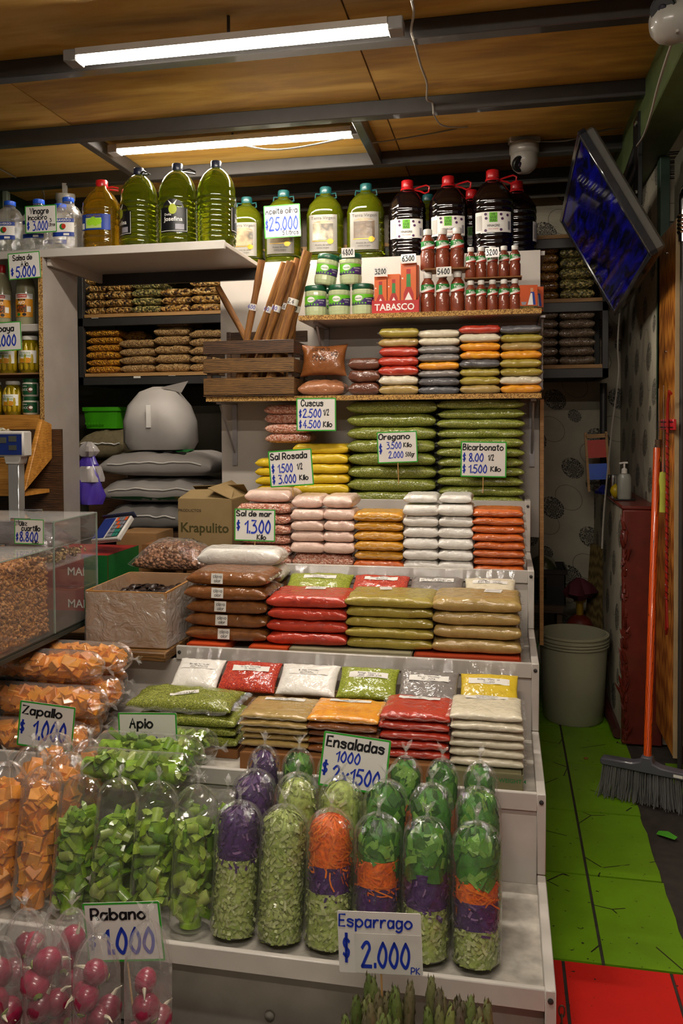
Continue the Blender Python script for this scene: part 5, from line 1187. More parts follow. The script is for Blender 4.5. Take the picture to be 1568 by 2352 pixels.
for k in range(5): tt.add([hp_.top(.02 + .012 * k + .03 * math.cos(a) * (1 + .2 * k) + e, .0 + .02 * math.sin(a) + e * .5, .003) for a in [i * .25 for i in range(8 + k)] for e in (0, .004)], [(2*i, 2*i+1, 2*i+3, 2*i+2) for i in range(7 + k)])
O('pen_scribble', tt, INKBLACK, hb, smooth=False)
# opened carton with printed name
kx0, kx1 = PX(408, 3.16), PX(530, 3.16); kz0, kz1 = ZY(1262, 3.12, 500), ZY(1150, 3.12, 500)
kt = carton('product_carton', 'opened tan carton printed PRODUCTOS beside the pink salt bags', kx0, kx1, 3.16, 3.40, kz0, kz1, plain('tan_carton', '#86704a', .8, var=.06), [('PRODUCTOS', -.28, .74, .012, INKBLACK, 0), ('Krapulito', .0, .32, .040, plain('dark_olive_print', '#3f3a14', .6), .02)], flaps=False); kt.rotation_euler = (0, 0, 0)
kw = kx1 - kx0; kd = .24; kh = kz1 - kz0
for (nm, pts) in (('flap', [(-kw/2, -kd/2, kh), (kw/2, -kd/2, kh), (kw/2 - .02, -kd/2 + .09, kh + .035), (-kw/2 + .02, -kd/2 + .09, kh + .03)]), ('flap', [(kw/2, -kd/2, kh), (kw/2, kd/2, kh), (kw/2 - .08, kd/2, kh + .06), (kw/2 - .1, -kd/2, kh + .045)]), ('flap', [(-kw/2, kd/2, kh), (kw/2, kd/2, kh), (kw/2, kd/2 - .08, kh + .05), (-kw/2, kd/2 - .08, kh + .04)])):
    n_ = Vector((0, 0, .003)); O(nm, B().add([Vector(p) for p in pts] + [Vector(p) + n_ for p in pts], [(0, 1, 2, 3), (7, 6, 5, 4), (0, 4, 5, 1), (1, 5, 6, 2), (2, 6, 7, 3), (3, 7, 4, 0)]), plain('tan_carton', '#86704a', .8), kt, smooth=False)
carton('brown_carton', 'brown carton supporting the opened product carton', kx0 + .03, kx1 - .005, 3.17, 3.38, .617, kz0 - .001, CARDB_D)
# sacks in the bay behind
SACK = plain('woven_white_sack', '#9c9691', .7, var=.08, vs=6, bump=.35, bs=14); SACKG = plain('grey_sack', '#77736f', .7, var=.12, vs=8, bump=.35, bs=18); SACKB = plain('brown_seed_sack', '#6b5f45', .8, var=.15, vs=60, bump=.3, bs=60)
def sack(label, px0, px1, py1, py0, Y, d, m, seed, p=3.2, rz=0, extra=None, zb=None):
    w = PX(px1, Y) - PX(px0, Y); z0 = ZY(py0, Y, (px0 + px1) / 2) if zb is None else zb; h = ZY(py1, Y, (px0 + px1) / 2) - z0
    pl = Pillow(w, d, h, seed, p, .42, .45, .12, .03, zmax=h - .001); t = T('sack', label, 'sack', ((PX(px0, Y) + PX(px1, Y)) / 2, Y + d / 2, z0), (0, 0, rz), 'sacks in the bay'); link('body', bag_mesh(pl, m, 'body'), t)
    sm = [pl.pos(-1 + 2 * i / 24, -.995, 1) + Vector((0, -.004, 0)) for i in range(2, 23)]; O('seam', B().tube(sm, .004, 6), LABELW, t); return t, pl
s1, p1_ = sack('lowest grey sack lying under the green-banded sack', 236, 416, 1158, 1222, 3.80, .42, SACKG, 81)
s2_, p2_ = sack('white sack with green and yellow printed band in the middle of the pile', 226, 478, 1098, 1157, 3.80, .42, SACK, 82)
s3, p3_ = sack('white sack printed with dark stripe under the upright sack', 224, 484, 1036, 1097, 3.80, .42, SACK, 83)
for (t, pl, m, a, c) in ((s2_, p2_, GRNM, -.8, .95), (s2_, p2_, plain('seed_print', '#8a7a20', .6, var=.4, vs=60), .25, .7)):
    O('printed_band', B().add([pl.pos(a + (c - a) * i / 12, v, -1) + Vector((0, -.004, .002)) for v in (-.985, -.90) for i in range(13)] , [(i, i + 1, 14 + i, 13 + i) for i in range(12)]), m, t)
O('printed_stripe', B().add([Vector(p3_.top(p3_.w * (-.40 + .62 * i / 12), p3_.d * v, .003)) for v in (-.30, -.05) for i in range(13)], [(i, i + 1, 14 + i, 13 + i) for i in range(12)]), BLACK, s3); O('printed_stripe', B().add([Vector(p3_.top(p3_.w * (.0 + .25 * i / 12), p3_.d * v, .005)) for v in (-.22, -.10) for i in range(13)], [(i, i + 1, 14 + i, 13 + i) for i in range(12)]), GRNM, s3)
sp_ = T('sack_support', 'dark pallet of boards under the pile of sacks', 'pallet', (PX(340, 3.9), 4.05, 0)); zs = ZY(1222, 3.8, 330)
O('deck', bx(-.55, .32, -.25, .25, zs - .031, zs - .001), DARKW, sp_)
for x in (-.5, -.1, .26): O('leg', bx(x, x + .05, -.22, .22, 0, zs - .03), DARKW, sp_)
zu = ZY(1048, 3.95, 360); zt_ = ZY(888, 3.95, 360); us = T('sack', 'tall upright white sack with folded tied neck on the pile', 'sack', (PX(362, 3.98), 4.02, ZY(1036, 3.80, 354) + .002), (0, 0, 0), 'sacks in the bay'); hh = zt_ - ZY(1036, 3.80, 354); rw = (PX(438, 3.98) - PX(285, 3.98)) / 2
O('body', B().lathe([(0, 0), (rw * .9, .0), (rw * 1.02, .04), (rw, hh * .45), (rw * .86, hh * .7), (rw * .55, hh * .92), (rw * .2, hh), (0, hh)], 28, 2.6, .8, lambda a, z: 1 + .04 * math.sin(a * 5 + z * 9) + .02 * math.sin(a * 13)), SACK, us)
O('neck', B().add([(rw * .0, -.05, hh * .93), (rw * .15, -.04, hh * .99), (rw * .95, -.05, hh * 1.08), (rw * .7, -.03, hh * .90), (rw * .3, -.06, hh * .96)], [(0, 1, 2, 3), (0, 3, 4)]), SACK, us); O('tape', bx(-.012, .012, -rw * .83, -rw * .80, hh * .35, hh * .7), LABELW, us)
sack('brown seed sack slumped behind the purple bag under the green crate', 178, 282, 985, 1058, 4.23, .3, SACKB, 85, 2.4)
ss_ = T('sack_support', 'dark tall box under the brown seed sack', 'box', (PX(230, 4.23), 4.38, 0)); O('box', bx(-.12, .12, -.07, .13, 0, ZY(1058, 4.23, 230) - .001), DARKW, ss_, bev=.003)
gc = T('green_crate', 'bright green plastic crate perched on the brown seed sack', 'crate', (PX(218, 4.23), 4.38, ZY(985, 4.23, 230) + .001)); GCR = plain('green_crate_plastic', '#3f9a12', .4, coat=.3); gw = (PX(262, 4.23) - PX(176, 4.23)) / 2; gh = ZY(935, 4.23, 218) - ZY(985, 4.23, 218)
O('rim', B().lathe([(1.0, gh * .8), (1.05, gh * .82), (1.05, gh), (1.0, gh)], 32, 8).xf(Matrix.Diagonal((gw, gw * .8, 1, 1))), GCR, gc); O('body', B().lathe([(.0, 0), (.88, 0), (1.0, gh * .95), (.96, gh * .95), (.85, .01), (0, .01)], 32, 8).xf(Matrix.Diagonal((gw, gw * .8, 1, 1))), GCR, gc)
for i in range(7): O('slot', bx(-gw * .8 + i * .018, -gw * .8 + i * .018 + .008, -gw * .8 + .004, -gw * .8 + .006, gh * .2, gh * .28), GCR, gc, loc=(0, -.006, 0))
# purple and white bag hanging on the cupboard's back edge
hbq = T('hanging_bag', 'crumpled purple and white plastic bag hanging beside the jar cupboard', 'bag', P(205, 1160, 3.42)); VIO = plain('violet_plastic', '#4a35a0', .35, coat=.6, var=.12); GWH = plain('grey_white_plastic', '#a39d9a', .4, coat=.5, var=.08); u_ = mpp(3.42, 205)
def crumple(name, prof, m, seed, sy=.5): O(name, B().lathe([(r * u_, z * u_) for r, z in prof], 22, 2, sy, lambda a, z: 1 + .20 * math.sin(a * 4 + seed + z * 30) + .12 * math.sin(a * 9 + z * 50)), m, hbq)
crumple('lower_body', [(0, 0), (28, 2), (34, 22), (31, 58), (21, 94), (10, 118), (0, 120)], VIO, 1); crumple('white_band', [(33, 54), (32.5, 62), (27, 84), (24, 90)], GWH, 2, .56); crumple('knot', [(0, 108), (14, 112), (21, 124), (16, 136), (7, 145), (0, 146)], GWH, 5, .8)
# ------------------------------------------------------------------ vegetables in clear tube bags
def tube_film(L, r, seed, neck=.30, fill=1.0, wr=.008, seg=28):
    """tied tube bag standing on its base: film body and the gathered knot"""
    b = B(); rg = random.Random(seed); ph = rg.random() * 6
    prof = [(0, 0), (r * .8, .001), (r * .97, .010), (r, .03)] + [(r * (1 - .012 * (1 + math.sin(i * 1.7 + ph)) / 2), .03 + (L * (1 - neck * .5) - .03) * i / 6) for i in range(1, 7)]
    zz = L * (1 - neck * .5); top = L - zz
    for k in range(1, 8):
        a = k / 7 * math.pi / 2; prof.append((r * max(.10, math.cos(a)), zz + top * math.sin(a)))
    def fn(a, z):
        t = max(0, (z - zz * .9) / (L - zz * .9)); return 1 + (.05 + .22 * t) * t * (math.sin(a * 11 + ph) - .6) + wr * math.sin(a * 3 + z * 30 + ph)
    b.lathe(prof, seg, 2.0, 1, fn)
    k = B()
    k.lathe([(r * .11, L - .006), (r * .07, L + .006), (r * .05, L + .012), (r * .09, L + .02)], 10)
    for i in range(4):
        a = ph + i * 1.7; tilt = .5 + .5 * rg.random(); q = Vector((math.cos(a), math.sin(a), 0)); s_ = Vector((-q.y, q.x, 0)); o = Vector((0, 0, L + .010)); ln = .016 + .016 * rg.random()
        k.add([o - s_ * .004, o + s_ * .004, o + q * ln * .5 * tilt + s_ * .007 + Vector((0, 0, ln * .6)), o + q * ln * tilt + Vector((0, 0, ln * .85)), o + q * ln * .6 * tilt - s_ * .007 + Vector((0, 0, ln * .55))], [(0, 1, 2, 3, 4)])
    return b, k
def shreds(n, r, z0, z1, ln, wd, seed, dome=False, segs=3, flat=.3):
    b = B(); rg = random.Random(seed)
    for _ in range(n):
        th, z = rg.uniform(0, 6.283), rg.uniform(z0 - .008, z1 + (0 if dome else .010)); ang = rg.gauss(math.pi / 2 if flat > .5 else 0, 1.0); l = ln * rg.uniform(.5, 1.2); w = wd * rg.uniform(.6, 1.3); cv = rg.uniform(-1.2, 1.2); rr0 = r * rg.uniform(.84, 1.0); vs = []
        x, zz, a = 0, z, ang
        for i in range(segs + 1):
            rr = rr0 * (1 - .09 * rg.random()); 
            if dome:
                t = max(0, (zz - z1 * .86) / (z1 * .14 + 1e-6)); rr *= math.sqrt(max(.02, 1 - min(1, t) ** 2)) if zz > z1 * .86 else 1
            px_, pz_ = -math.sin(a) * w / 2, math.cos(a) * w / 2
            for s_ in (-1, 1):
                t2 = th + (x + s_ * px_) / rr0; vs.append((rr * math.cos(t2), rr * math.sin(t2), min(max(.003, zz + s_ * pz_), z1 * 1.01)))
            x += math.cos(a) * l / segs; zz += math.sin(a) * l / segs; a += cv / segs
        b.add(vs, [(2*i, 2*i+1, 2*i+3, 2*i+2) for i in range(segs)])
    return b
LET = island('shredded_lettuce', ['#869a42', '#a2b05c', '#b6c07c', '#94a44e', '#c4ca96', '#98a658'], .5, .3); PUR = island('shredded_purple_cabbage', ['#2a1240', '#3f1d58', '#54306e', '#301648', '#94709c'], .45, .4); CAR = island('shredded_carrot', ['#cc5208', '#e0680c', '#ea7c14', '#d65c08'], .45, .4); GRE = island('chopped_green_lettuce', ['#2a5e14', '#3f7a1e', '#245212', '#5c9430', '#86b04c'], .45, .4)
KINDS = {'l': ('shredded_lettuce', LET, 640, .020, .0062, '#9aaa56'), 'p': ('purple_cabbage', PUR, 340, .024, .0050, '#3f1d58'), 'c': ('shredded_carrot', CAR, 330, .045, .0036, '#dc640a'), 'g': ('chopped_greens', GRE, 120, .034, .024, '#3a7420')}
bag_protos = {}
def salad(label, layers, L, r, seed, loc, lean, group='salad bags on the lowest tray', full=True):
    t = T('salad_bag', label, 'salad bag', loc, lean, group)
    fb, kb_ = tube_film(L, r, seed, .34); O('film', fb, FILM, t); O('knot', kb_, film('knot_film', .12, wr=.6), t)
    fill = L * .955; z = .004
    for i, (k, frac) in enumerate(layers):
        nm, m, n, ln, wd, cc_ = KINDS[k]; z1 = fill * frac; last = i == len(layers) - 1; hgt = z1 - z
        nn = int(n * max(.35, hgt / .12)) if full else int(n * .6)
        rr = r * .965
        sh = stuff(O(nm, shreds(nn, rr, z, z1, ln, wd, seed * 7 + i, last), m, t)); c = B()
        if last: c.lathe([(rr * .84, z)] + [(rr * .86 * math.cos(a), fill * .78 + (z1 - fill * .78) * math.sin(a)) for a in [q * math.pi / 12 for q in range(6)]] + [(0, z1 - .002)], 18)
        else: c.lathe([(rr * .86, z), (rr * .86, z1)], 18)
        O('core', c, plain('core_' + k, cc_, .6, var=.35, vs=90, bump=.5, bs=120), sh); z = z1
    return t
TZ = ZT[0] + .001
def at_base(px, Y): return (PX(px, Y), Y, TZ)
R_, LEAN, XS0 = .0548, math.radians(-11), PX(1092, 1.757)
ROWS = (1.757, 1.872, 1.987)                  # bag rows from the tray front
def spot(col, row, pitch=.109, r=R_): return (XS0 - pitch * (5 - col), ROWS[row], TZ + r * math.sin(-LEAN) + .001)
front = [([('l', .60), ('p', 1)], 'purple cabbage over shredded lettuce'), ([('l', 1)], 'only shredded lettuce'), ([('l', .42), ('p', .62), ('c', 1)], 'carrot, purple cabbage and lettuce layers'), ([('l', .30), ('p', .50), ('c', .70), ('g', 1)], 'greens, carrot and purple layers behind the Esparrago sign'), ([('l', .38), ('p', .64), ('g', 1)], 'greens, purple cabbage and lettuce without carrot'), ([('l', .27), ('p', .47), ('c', .62), ('g', 1)], 'four layers of greens, carrot, purple cabbage and lettuce')]
for i, (ly, d_) in enumerate(front): salad(f'front row tall salad bag with {d_}', ly, .285, R_, 10 + i, spot(i, 0), (LEAN, 0, 0))
row2 = [('p', 'purple cabbage', 'behind the purple front bag'), ('l', 'pale shredded lettuce', 'behind the all-lettuce front bag'), ('l', 'pale lettuce', 'behind the carrot bag'), ('g', 'chopped greens', 'behind the Esparrago sign bag'), ('g', 'broad green leaves', 'behind the carrot-free bag'), ('g', 'green leaves with yellow tie', 'behind the four-layer bag')]
for i, (k, d_, w_) in enumerate(row2): salad(f'second row salad bag topped with {d_}, {w_}', [('l', .5), (k, 1)] if k != 'l' else [('l', 1)], .310, R_, 30 + i, spot(i, 1), (LEAN, 0, 0), full=False)
row3 = [('p', 'purple cabbage'), ('g', 'green leaves beside celery'), ('l', 'pale shredded lettuce'), ('l', 'lettuce beside the Ensaladas sign'), ('g', 'greens over carrot behind the sign'), ('g', 'round green lettuce'), ('g', 'green leaves over carrot with yellow knot')]
for i, (k, d_) in enumerate(row3): salad(f'back row salad bag topped with {d_}', [('c', .7), (k, 1)] if k == 'g' else [('l', 1)] if k == 'l' else [('l', .5), ('p', 1)], .325, .0435, 50 + i, spot(i - 1, 2, .0925, .0435), (LEAN, 0, 0), full=False)

# celery pieces and bags
def celery_mesh(seed):
    rg = random.Random(seed); b = B(); L = rg.uniform(.028, .046); R = rg.uniform(.014, .020); th = R * .72; span = rg.uniform(.6, 1.25); n = 7; vs = []
    for (y, sk) in ((-L/2, rg.uniform(-.004, .004)), (L/2, rg.uniform(-.004, .004))):
        for i in range(n + 1):
            a = -span + 2 * span * i / n; rib = 1 + .05 * (i % 2); vs.append((R * rib * math.sin(a), y + sk * math.sin(a), R * rib * math.cos(a)))
        for i in range(n, -1, -1):
            a = -span * .9 + 2 * span * .9 * i / n; vs.append(((R - th) * math.sin(a), y + sk * math.sin(a), (R - th) * math.cos(a)))
    m_ = 2 * (n + 1)
    fs = [(i, (i+1) % m_, m_ + (i+1) % m_, m_ + i) for i in range(m_)]
    for i in range(n): fs.append((i, i + 1, m_ - 2 - i, m_ - 1 - i)); fs.append((m_ + i + 1, m_ + i, 2*m_ - 1 - i, 2*m_ - 2 - i))
    b.add(vs, fs); return b
CEL = island('celery_green', ['#5c8a10', '#7a9e20', '#98b03e', '#4c7a0c', '#adbc64'], .4, .5, 'object', sub=.15, bump=.1, bs=60)
cel = [mesh_of(celery_mesh(i), 'celery_piece', CEL) for i in range(7)]
CELC = plain('celery_fill', '#7a9e20', .6, var=.4, vs=50, bump=.4, bs=60)
def piece_bag(name, label, loc, rot, L, r, meshes, n, seed, corem, pname, cname, fillfrac=.8, scale=1.0, group=None, cat='vegetable bag', fm=None, inner=.60, corer=.5):
    t = T(name, label, cat, loc, rot, group); fb, kb_ = tube_film(L, r, seed, .30); O('film', fb, fm or FILM_T, t); O('knot', kb_, film('knot_film', .12, wr=.6), t)
    rg = random.Random(seed)
    O(cname, B().lathe([(0, .004), (r * corer, .004), (r * corer, L * fillfrac * .9), (0, L * fillfrac * .92)], 14), corem, t)
    for i in range(n):
        a = rg.uniform(0, 6.283); z = .028 + (L * fillfrac - .045) * ((i + rg.random()) / n); rr = r * inner * (rg.uniform(.8, 1.05) if z < L * fillfrac * .9 else rg.random())
        c = link(pname, meshes[i % len(meshes)], t, (rr * math.cos(a), rr * math.sin(a), z), (rg.uniform(0, 6.28), rg.uniform(0, 6.28), rg.uniform(0, 6.28))); c.scale = (scale * rg.uniform(.85, 1.15),) * 3
    return t
GC = 'upright celery bags'; RC = .0502
def left_spot(col, row): return (XS0 - .109 * 5 - .104 - .100 * col, ROWS[row], TZ + RC * math.sin(-LEAN) + .001)
for i, w_ in enumerate(('next to the purple salad bags', 'with a bow-tied knot above the Rabano sign', 'second from the pumpkin bags', 'beside the pumpkin bags')):
    piece_bag('celery_bag', f'upright clear bag of chopped celery {w_}', left_spot(i, 0), (LEAN, 0, 0), .312, RC, cel, 84, 200 + i, CELC, 'celery_piece', 'celery_core', .80, .88, GC, inner=.56)
for row, L_, w_ in ((1, .205, 'second'), (2, .205, 'third')):
    for i, n_ in ((0, 'next to the purple cabbage'), (1, 'inside the row'), (2, 'next to the pumpkin')): piece_bag('celery_bag', f'short upright celery bag in the {w_} row {n_}', left_spot(i, row), (LEAN, 0, 0), L_, RC, cel, 30, 206 + row * 4 + i, CELC, 'celery_piece', 'celery_core', .85, .85, GC, inner=.44)
def lying_at(pxl, pxr, Y, z):
    x0, x1 = PX(pxl, Y), PX(pxr, Y); return Vector((x0, Y, z)), x1 - x0
for (pxl, pxr, Y, z, lab, sd) in ((182, 488, 1.930, .468, 'clear celery bag lying in front on top of the upright bags', 301), (222, 500, 2.042, .470, 'clear celery bag lying second, behind the front lying one', 302), (272, 530, 2.170, .443, 'clear celery bag lying behind the Apio sign', 303)):
    a, L = lying_at(pxl, pxr, Y, z)
    piece_bag('celery_bag', lab, a, Euler((math.radians(90), 0, math.radians(90))), L * .86, .051, cel, 96, sd, CELC, 'celery_piece', 'celery_core', .93, .86, 'lying celery bags', inner=.54)

# pumpkin cubes
def chunk(seed):
    rg = random.Random(seed); b = bx(-.021, .021, -.019, .019, -.018, .018); b.v = [tuple(c * rg.uniform(.82, 1.14) for c in v) for v in b.v]; return b
PUM = island('pumpkin_flesh', ['#d2760c', '#e08a16', '#e89a2c', '#d87f10'], .45, .4, 'object', sub=.15, bump=.05, bs=40); PUMC = plain('pumpkin_fill', '#dc8412', .6, var=.3, vs=40)
pum = [mesh_of(chunk(i), 'pumpkin_cube', PUM, smooth=False, bev=.0015) for i in range(6)]
GP = 'pumpkin bags'; FILM_P = film('wet_film', .05, wr=.5, wsc=12, refl=1.7, rough=.10)
for (pxl, pxr, Y, k, lab, sd) in ((-30, 262, 2.272, 2, 'clear bag of pumpkin cubes lying topmost on the pile', 401), (40, 326, 2.375, 2, 'clear bag of pumpkin cubes lying behind the topmost one', 402), (-30, 270, 2.221, 1, 'clear bag of pumpkin cubes lying second above the Zapallo sign', 403), (60, 300, 2.324, 1, 'clear pumpkin bag lying in the middle layer inside the pile', 404), (60, 310, 2.427, 1, 'clear pumpkin bag lying in the middle layer at the back', 406), (-30, 228, 2.170, 0, 'clear bag of pumpkin cubes lying behind the Zapallo sign', 405), (0, 250, 2.273, 0, 'clear pumpkin bag lying lowest inside the pile', 407), (30, 262, 2.376, 0, 'clear pumpkin bag lying lowest toward the back', 408), (30, 275, 2.479, 0, 'clear pumpkin bag lying lowest against the riser', 409)):
    a, L = lying_at(pxl, pxr, Y, ZT[1] + .0515 + k * .0895); piece_bag('pumpkin_bag', lab, a, Euler((math.radians(90), 0, math.radians(90))), L * .9, .0485, pum, 80, sd, PUMC, 'pumpkin_cube', 'pumpkin_core', .96, .84, GP, fm=FILM_P, inner=.42, corer=.55)
for col, row, L, lab in ((4, 0, .325, 'upright pumpkin bag beside the first celery bag'), (5, 0, .33, 'upright pumpkin bag at the tray front end'), (4, 1, .315, 'upright pumpkin bag in the second row beside celery'), (5, 1, .325, 'upright pumpkin bag in the second row end'), (4, 2, .305, 'upright pumpkin bag with pale knot before the Zapallo sign'), (5, 2, .315, 'upright pumpkin bag in the third row end')):
    piece_bag('pumpkin_bag', lab, left_spot(col, row), (LEAN, 0, 0), L, RC, pum, 76, 420 + col * 3 + row, PUMC, 'pumpkin_cube', 'pumpkin_core', .88, .84, GP, fm=FILM_P, inner=.42, corer=.55)

# radish bags standing low in front of the tray
fc_ = T('floor_crate', 'low white crate in front of the stand carrying radish and asparagus', 'crate', (-.42, 1.43, 0)); O('base', bx(-.75, .45, -.2, .2, .0, .04), DIRT, fc_, bev=.003)
RAD = island('radish_skin', ['#7a1030', '#961840', '#6b0f2c', '#a8284a'], .35, .5, 'object', bump=.05); RADT = plain('radish_tail', '#c9bfa8', .5)
def radish_b(seed):
    rg = random.Random(seed); return B().lathe([(0, -.024), (.008, -.022), (.018, -.012), (.0215, 0), (.019, .012), (.010, .020), (.003, .023), (0, .024)], 14, fn=lambda a, z: 1 + .06 * math.sin(a * 2 + seed))
rad = [mesh_of(radish_b(i), 'radish', RAD) for i in range(3)]; tailm = mesh_of(B().tube([(0, 0, .020), (.004, .002, .030), (.012, .004, .036)], [.0045, .0025, .0008], 6), 'root_tail', RADT); crownm = mesh_of(B().lathe([(.002, -.027), (.007, -.024), (.006, -.0215), (0, -.021)], 8), 'stem_stub', plain('radish_stub', '#7d8a3a', .6))
for i, (px, pytop, Y, lab) in enumerate(((40, 2085, 1.535, 'radish bag at the back beside the pumpkin bags'), (150, 2085, 1.535, 'radish bag at the back beside the Rabano sign'), (-24, 2150, 1.41, 'radish bag at the row end beside the large-radish bag'), (90, 2122, 1.41, 'radish bag with one large pale red radish on top'), (205, 2142, 1.40, 'radish bag with spread knot in the front row'), (325, 2112, 1.40, 'radish bag with tall white neck before the Rabano sign'))):
    zt_ = ZY(pytop, Y, px); L = zt_ - .042; t = T('radish_bag', lab, 'vegetable bag', (PX(px, Y), Y, .041), (0, 0, i), 'radish bags'); fb, kb_ = tube_film(L, .044, 500 + i, .5); O('film', fb, FILM_M, t); O('knot', kb_, film('knot_film', .12, wr=.6), t); rg = random.Random(i)
    z = .026; k = 0
    while z < L * .80:
        for j in range(2 if z < L * .7 else 1):
            a = k * 2.1 + j * math.pi + rg.random(); o = link('radish', rad[k % 3], t, ((.021 if z < L * .7 else .004) * math.cos(a), (.021 if z < L * .7 else .004) * math.sin(a), z), (rg.uniform(-1.5, 1.5), rg.uniform(-1.5, 1.5), a)); sc_ = rg.uniform(1.0, 1.3); o.scale = (sc_,) * 3
            link('root_tail', tailm, o); link('stem_stub', crownm, o); k += 1
        z += .036
# asparagus spears in two bundles
ASP = island('asparagus', ['#4d5c28', '#64743a', '#706a48', '#584e40', '#7a8444'], .5, .2, 'object', bump=.25, bs=160); ASPT = island('asparagus_scale', ['#625a4a', '#72723e', '#544e3c', '#858458'], .5, .2, 'object', bump=.2, bs=160)
def spear(seed):
    rg = random.Random(seed); L = .31; r = .0085
    b = B().lathe([(0, 0), (r, 0), (r, L * .72), (r * 1.15, L * .82), (r * 1.05, L * .90), (r * .6, L * .97), (0, L)], 10); c = B()
    for i in range(26):
        z = L * (.60 + .38 * i / 26) if i > 3 else L * (.25 + .1 * i); a = i * 2.4; rr = r * (1.12 if z < L * .85 else 1.0 - .75 * (z - L * .85) / (L * .15)); w = .005; q = Vector((math.cos(a), math.sin(a), 0)); s_ = Vector((-q.y, q.x, 0)); o = q * rr * .92 + Vector((0, 0, z))
        c.add([o - s_ * w * .5, o + s_ * w * .5, o + s_ * w * .45 + q * .002 + Vector((0, 0, .007)), o + q * .001 + Vector((0, 0, .016)), o - s_ * w * .45 + q * .002 + Vector((0, 0, .007))], [(0, 1, 2, 3, 4)])
    return mesh_of(b, 'spear', ASP), mesh_of(c, 'bud_scales', ASPT)
sps = [spear(i) for i in range(3)]
for gi, (pxc, lab) in enumerate(((860, 'bundle of dark green asparagus tips under the Esparrago sign'), (1045, 'second bundle of asparagus tips beside the tray corner'))):
    c0 = Vector((PX(pxc, 1.44), 1.44, .041)); t = T('asparagus_bundle', lab, 'asparagus', c0, (0, 0, 0), 'asparagus bundles'); rg = random.Random(80 + gi)
    for i in range(24):
        rr = .048 * math.sqrt((i + .5) / 24); a = i * 2.4; k = i % 3; o = link('spear', sps[k][0], t, (rr * math.cos(a), rr * math.sin(a), 0), (rg.uniform(-.06, .06) - .05 * math.sin(a), rg.uniform(-.05, .05) + .06 * math.cos(a), rg.random() * 6)); o.scale = (1.12, 1.12, rg.uniform(.80, .98)); stuff(link('bud_scales', sps[k][1], o))
    O('rubber_band', B().lathe([(.064, .07), (.066, .074), (.064, .078)], 20), plain('violet_band', '#4a3a6a', .5), t)
# ------------------------------------------------------------------ passage on the right
# hanging television
A_, B_, C_, D_ = Vector((.2563, 3.0428, 2.3799)), Vector((.5007, 3.0031, 1.9226)), Vector((.2551, 3.9985, 2.2961)), Vector((.4995, 3.9587, 1.8389))
ex = ((A_ - B_) + (C_ - D_)).normalized(); ey0 = ((C_ - A_) + (D_ - B_)); ey = (ey0 - ex * ey0.dot(ex)).normalized(); ez = ey.cross(ex)   # ex up the screen, ey away from the viewer
ctr = (A_ + B_ + C_ + D_) / 4; hh_ = ((A_ - B_).length + (C_ - D_).length) / 4; ww_ = ey0.length / 4
if ez.x > 0: ey = -ey; ez = -ez
tv = T('television', 'flat television with dark blue screen hung tilted from the green beam', 'television', ctr); tv.rotation_mode = 'QUATERNION'; tv.rotation_quaternion = Matrix((ey, ex, ez)).transposed().to_quaternion()
SCREEN = N('blue_tv_screen'); v_ = SCREEN.co((1.2, 7, 1), False); f_ = SCREEN.noise(v_, 3.5, 4, .6, .8)
SCREEN.set(Base_Color=(.004, .004, .012, 1), Roughness=.06, Emission_Color=SCREEN.ramp(f_, [(.42, (.0, .0, .004, 1)), (.62, (.004, .004, .30, 1)), (.75, (.01, .01, .65, 1))]), Emission_Strength=.09, IOR=1.5)
O('screen', bx(-ww_ + .018, ww_ - .018, -hh_ + .018, hh_ - .018, .0, .002), SCREEN.m, tv)
for (a, c, d, e) in ((-ww_, ww_, hh_ - .02, hh_), (-ww_, ww_, -hh_, -hh_ + .02), (-ww_, -ww_ + .02, -hh_, hh_), (ww_ - .02, ww_, -hh_, hh_)): O('bezel', bx(a, c, d, e, -.02, .008), plain('glossy_grey_bezel', '#2b2c30', .12, coat=1), tv, bev=.003)
O('back_shell', bx(-ww_ + .006, ww_ - .006, -hh_ + .006, hh_ - .006, -.055, -.002), plain('grey_tv_shell', '#4a4843', .5), tv, bev=.01); O('back_bulge', bx(-ww_ * .6, ww_ * .6, -hh_ * .6, hh_ * .5, -.085, -.054), plain('grey_tv_shell', '#4a4843', .5), tv, bev=.01)
br = T('television_bracket', 'black steel arm bracket holding the television to the green beam', 'bracket', (.50, 3.35, 2.12))
O('plate', bx(-.01, .008, -.06, .06, .05, .40), BLACK, br, bev=.002); O('arm', B().tube([(0, 0, .22), (-.05, 0, .10), (-.10, 0, .03)], .012, 8), BLACK, br); O('arm', B().tube([(0, .05, .30), (-.06, .05, .12), (-.12, .04, .08)], .012, 8), BLACK, br)
for z in (.1, .36): O('bolt', B().lathe([(0, 0), (.012, 0), (.012, .006), (.004, .012), (0, .012)], 6).xf(Matrix.Rotation(-math.pi/2, 4, 'Y')), CHROME, br, loc=(-.01, -.04, z))
# security cameras
CAMW = plain('camera_white', '#98948c', .4, coat=.3)
def dome(label, loc, rot, s=1.0):
    t = T('security_camera', label, 'security camera', loc, rot, 'security cameras'); t.scale = (s,) * 3
    O('base', B().lathe([(.046, 0), (.048, -.006), (.048, -.030), (.044, -.036), (0, -.036)], 24), CAMW, t); O('turret', B().lathe([(0, -.095), (.022, -.092), (.036, -.080), (.044, -.060), (.043, -.034)], 24), CAMW, t)
    ln = O('lens_face', B().lathe([(0, 0), (.022, 0), (.024, -.004), (.026, -.004), (.026, -.012)], 20), BLACK, t, loc=(-.018, -.030, -.075), rot=(math.radians(125), math.radians(-28), 0)); O('lens', B().lathe([(0, .004), (.007, .003), (.009, 0)], 14), plain('lens_glass', '#1a1626', .05, coat=1), ln)
    return t
q = P(1203, 330, 3.78); dome('white dome security camera hanging from the third beam', (q.x, 3.75, q.z - .012), (0, 0, .2), 1.35)
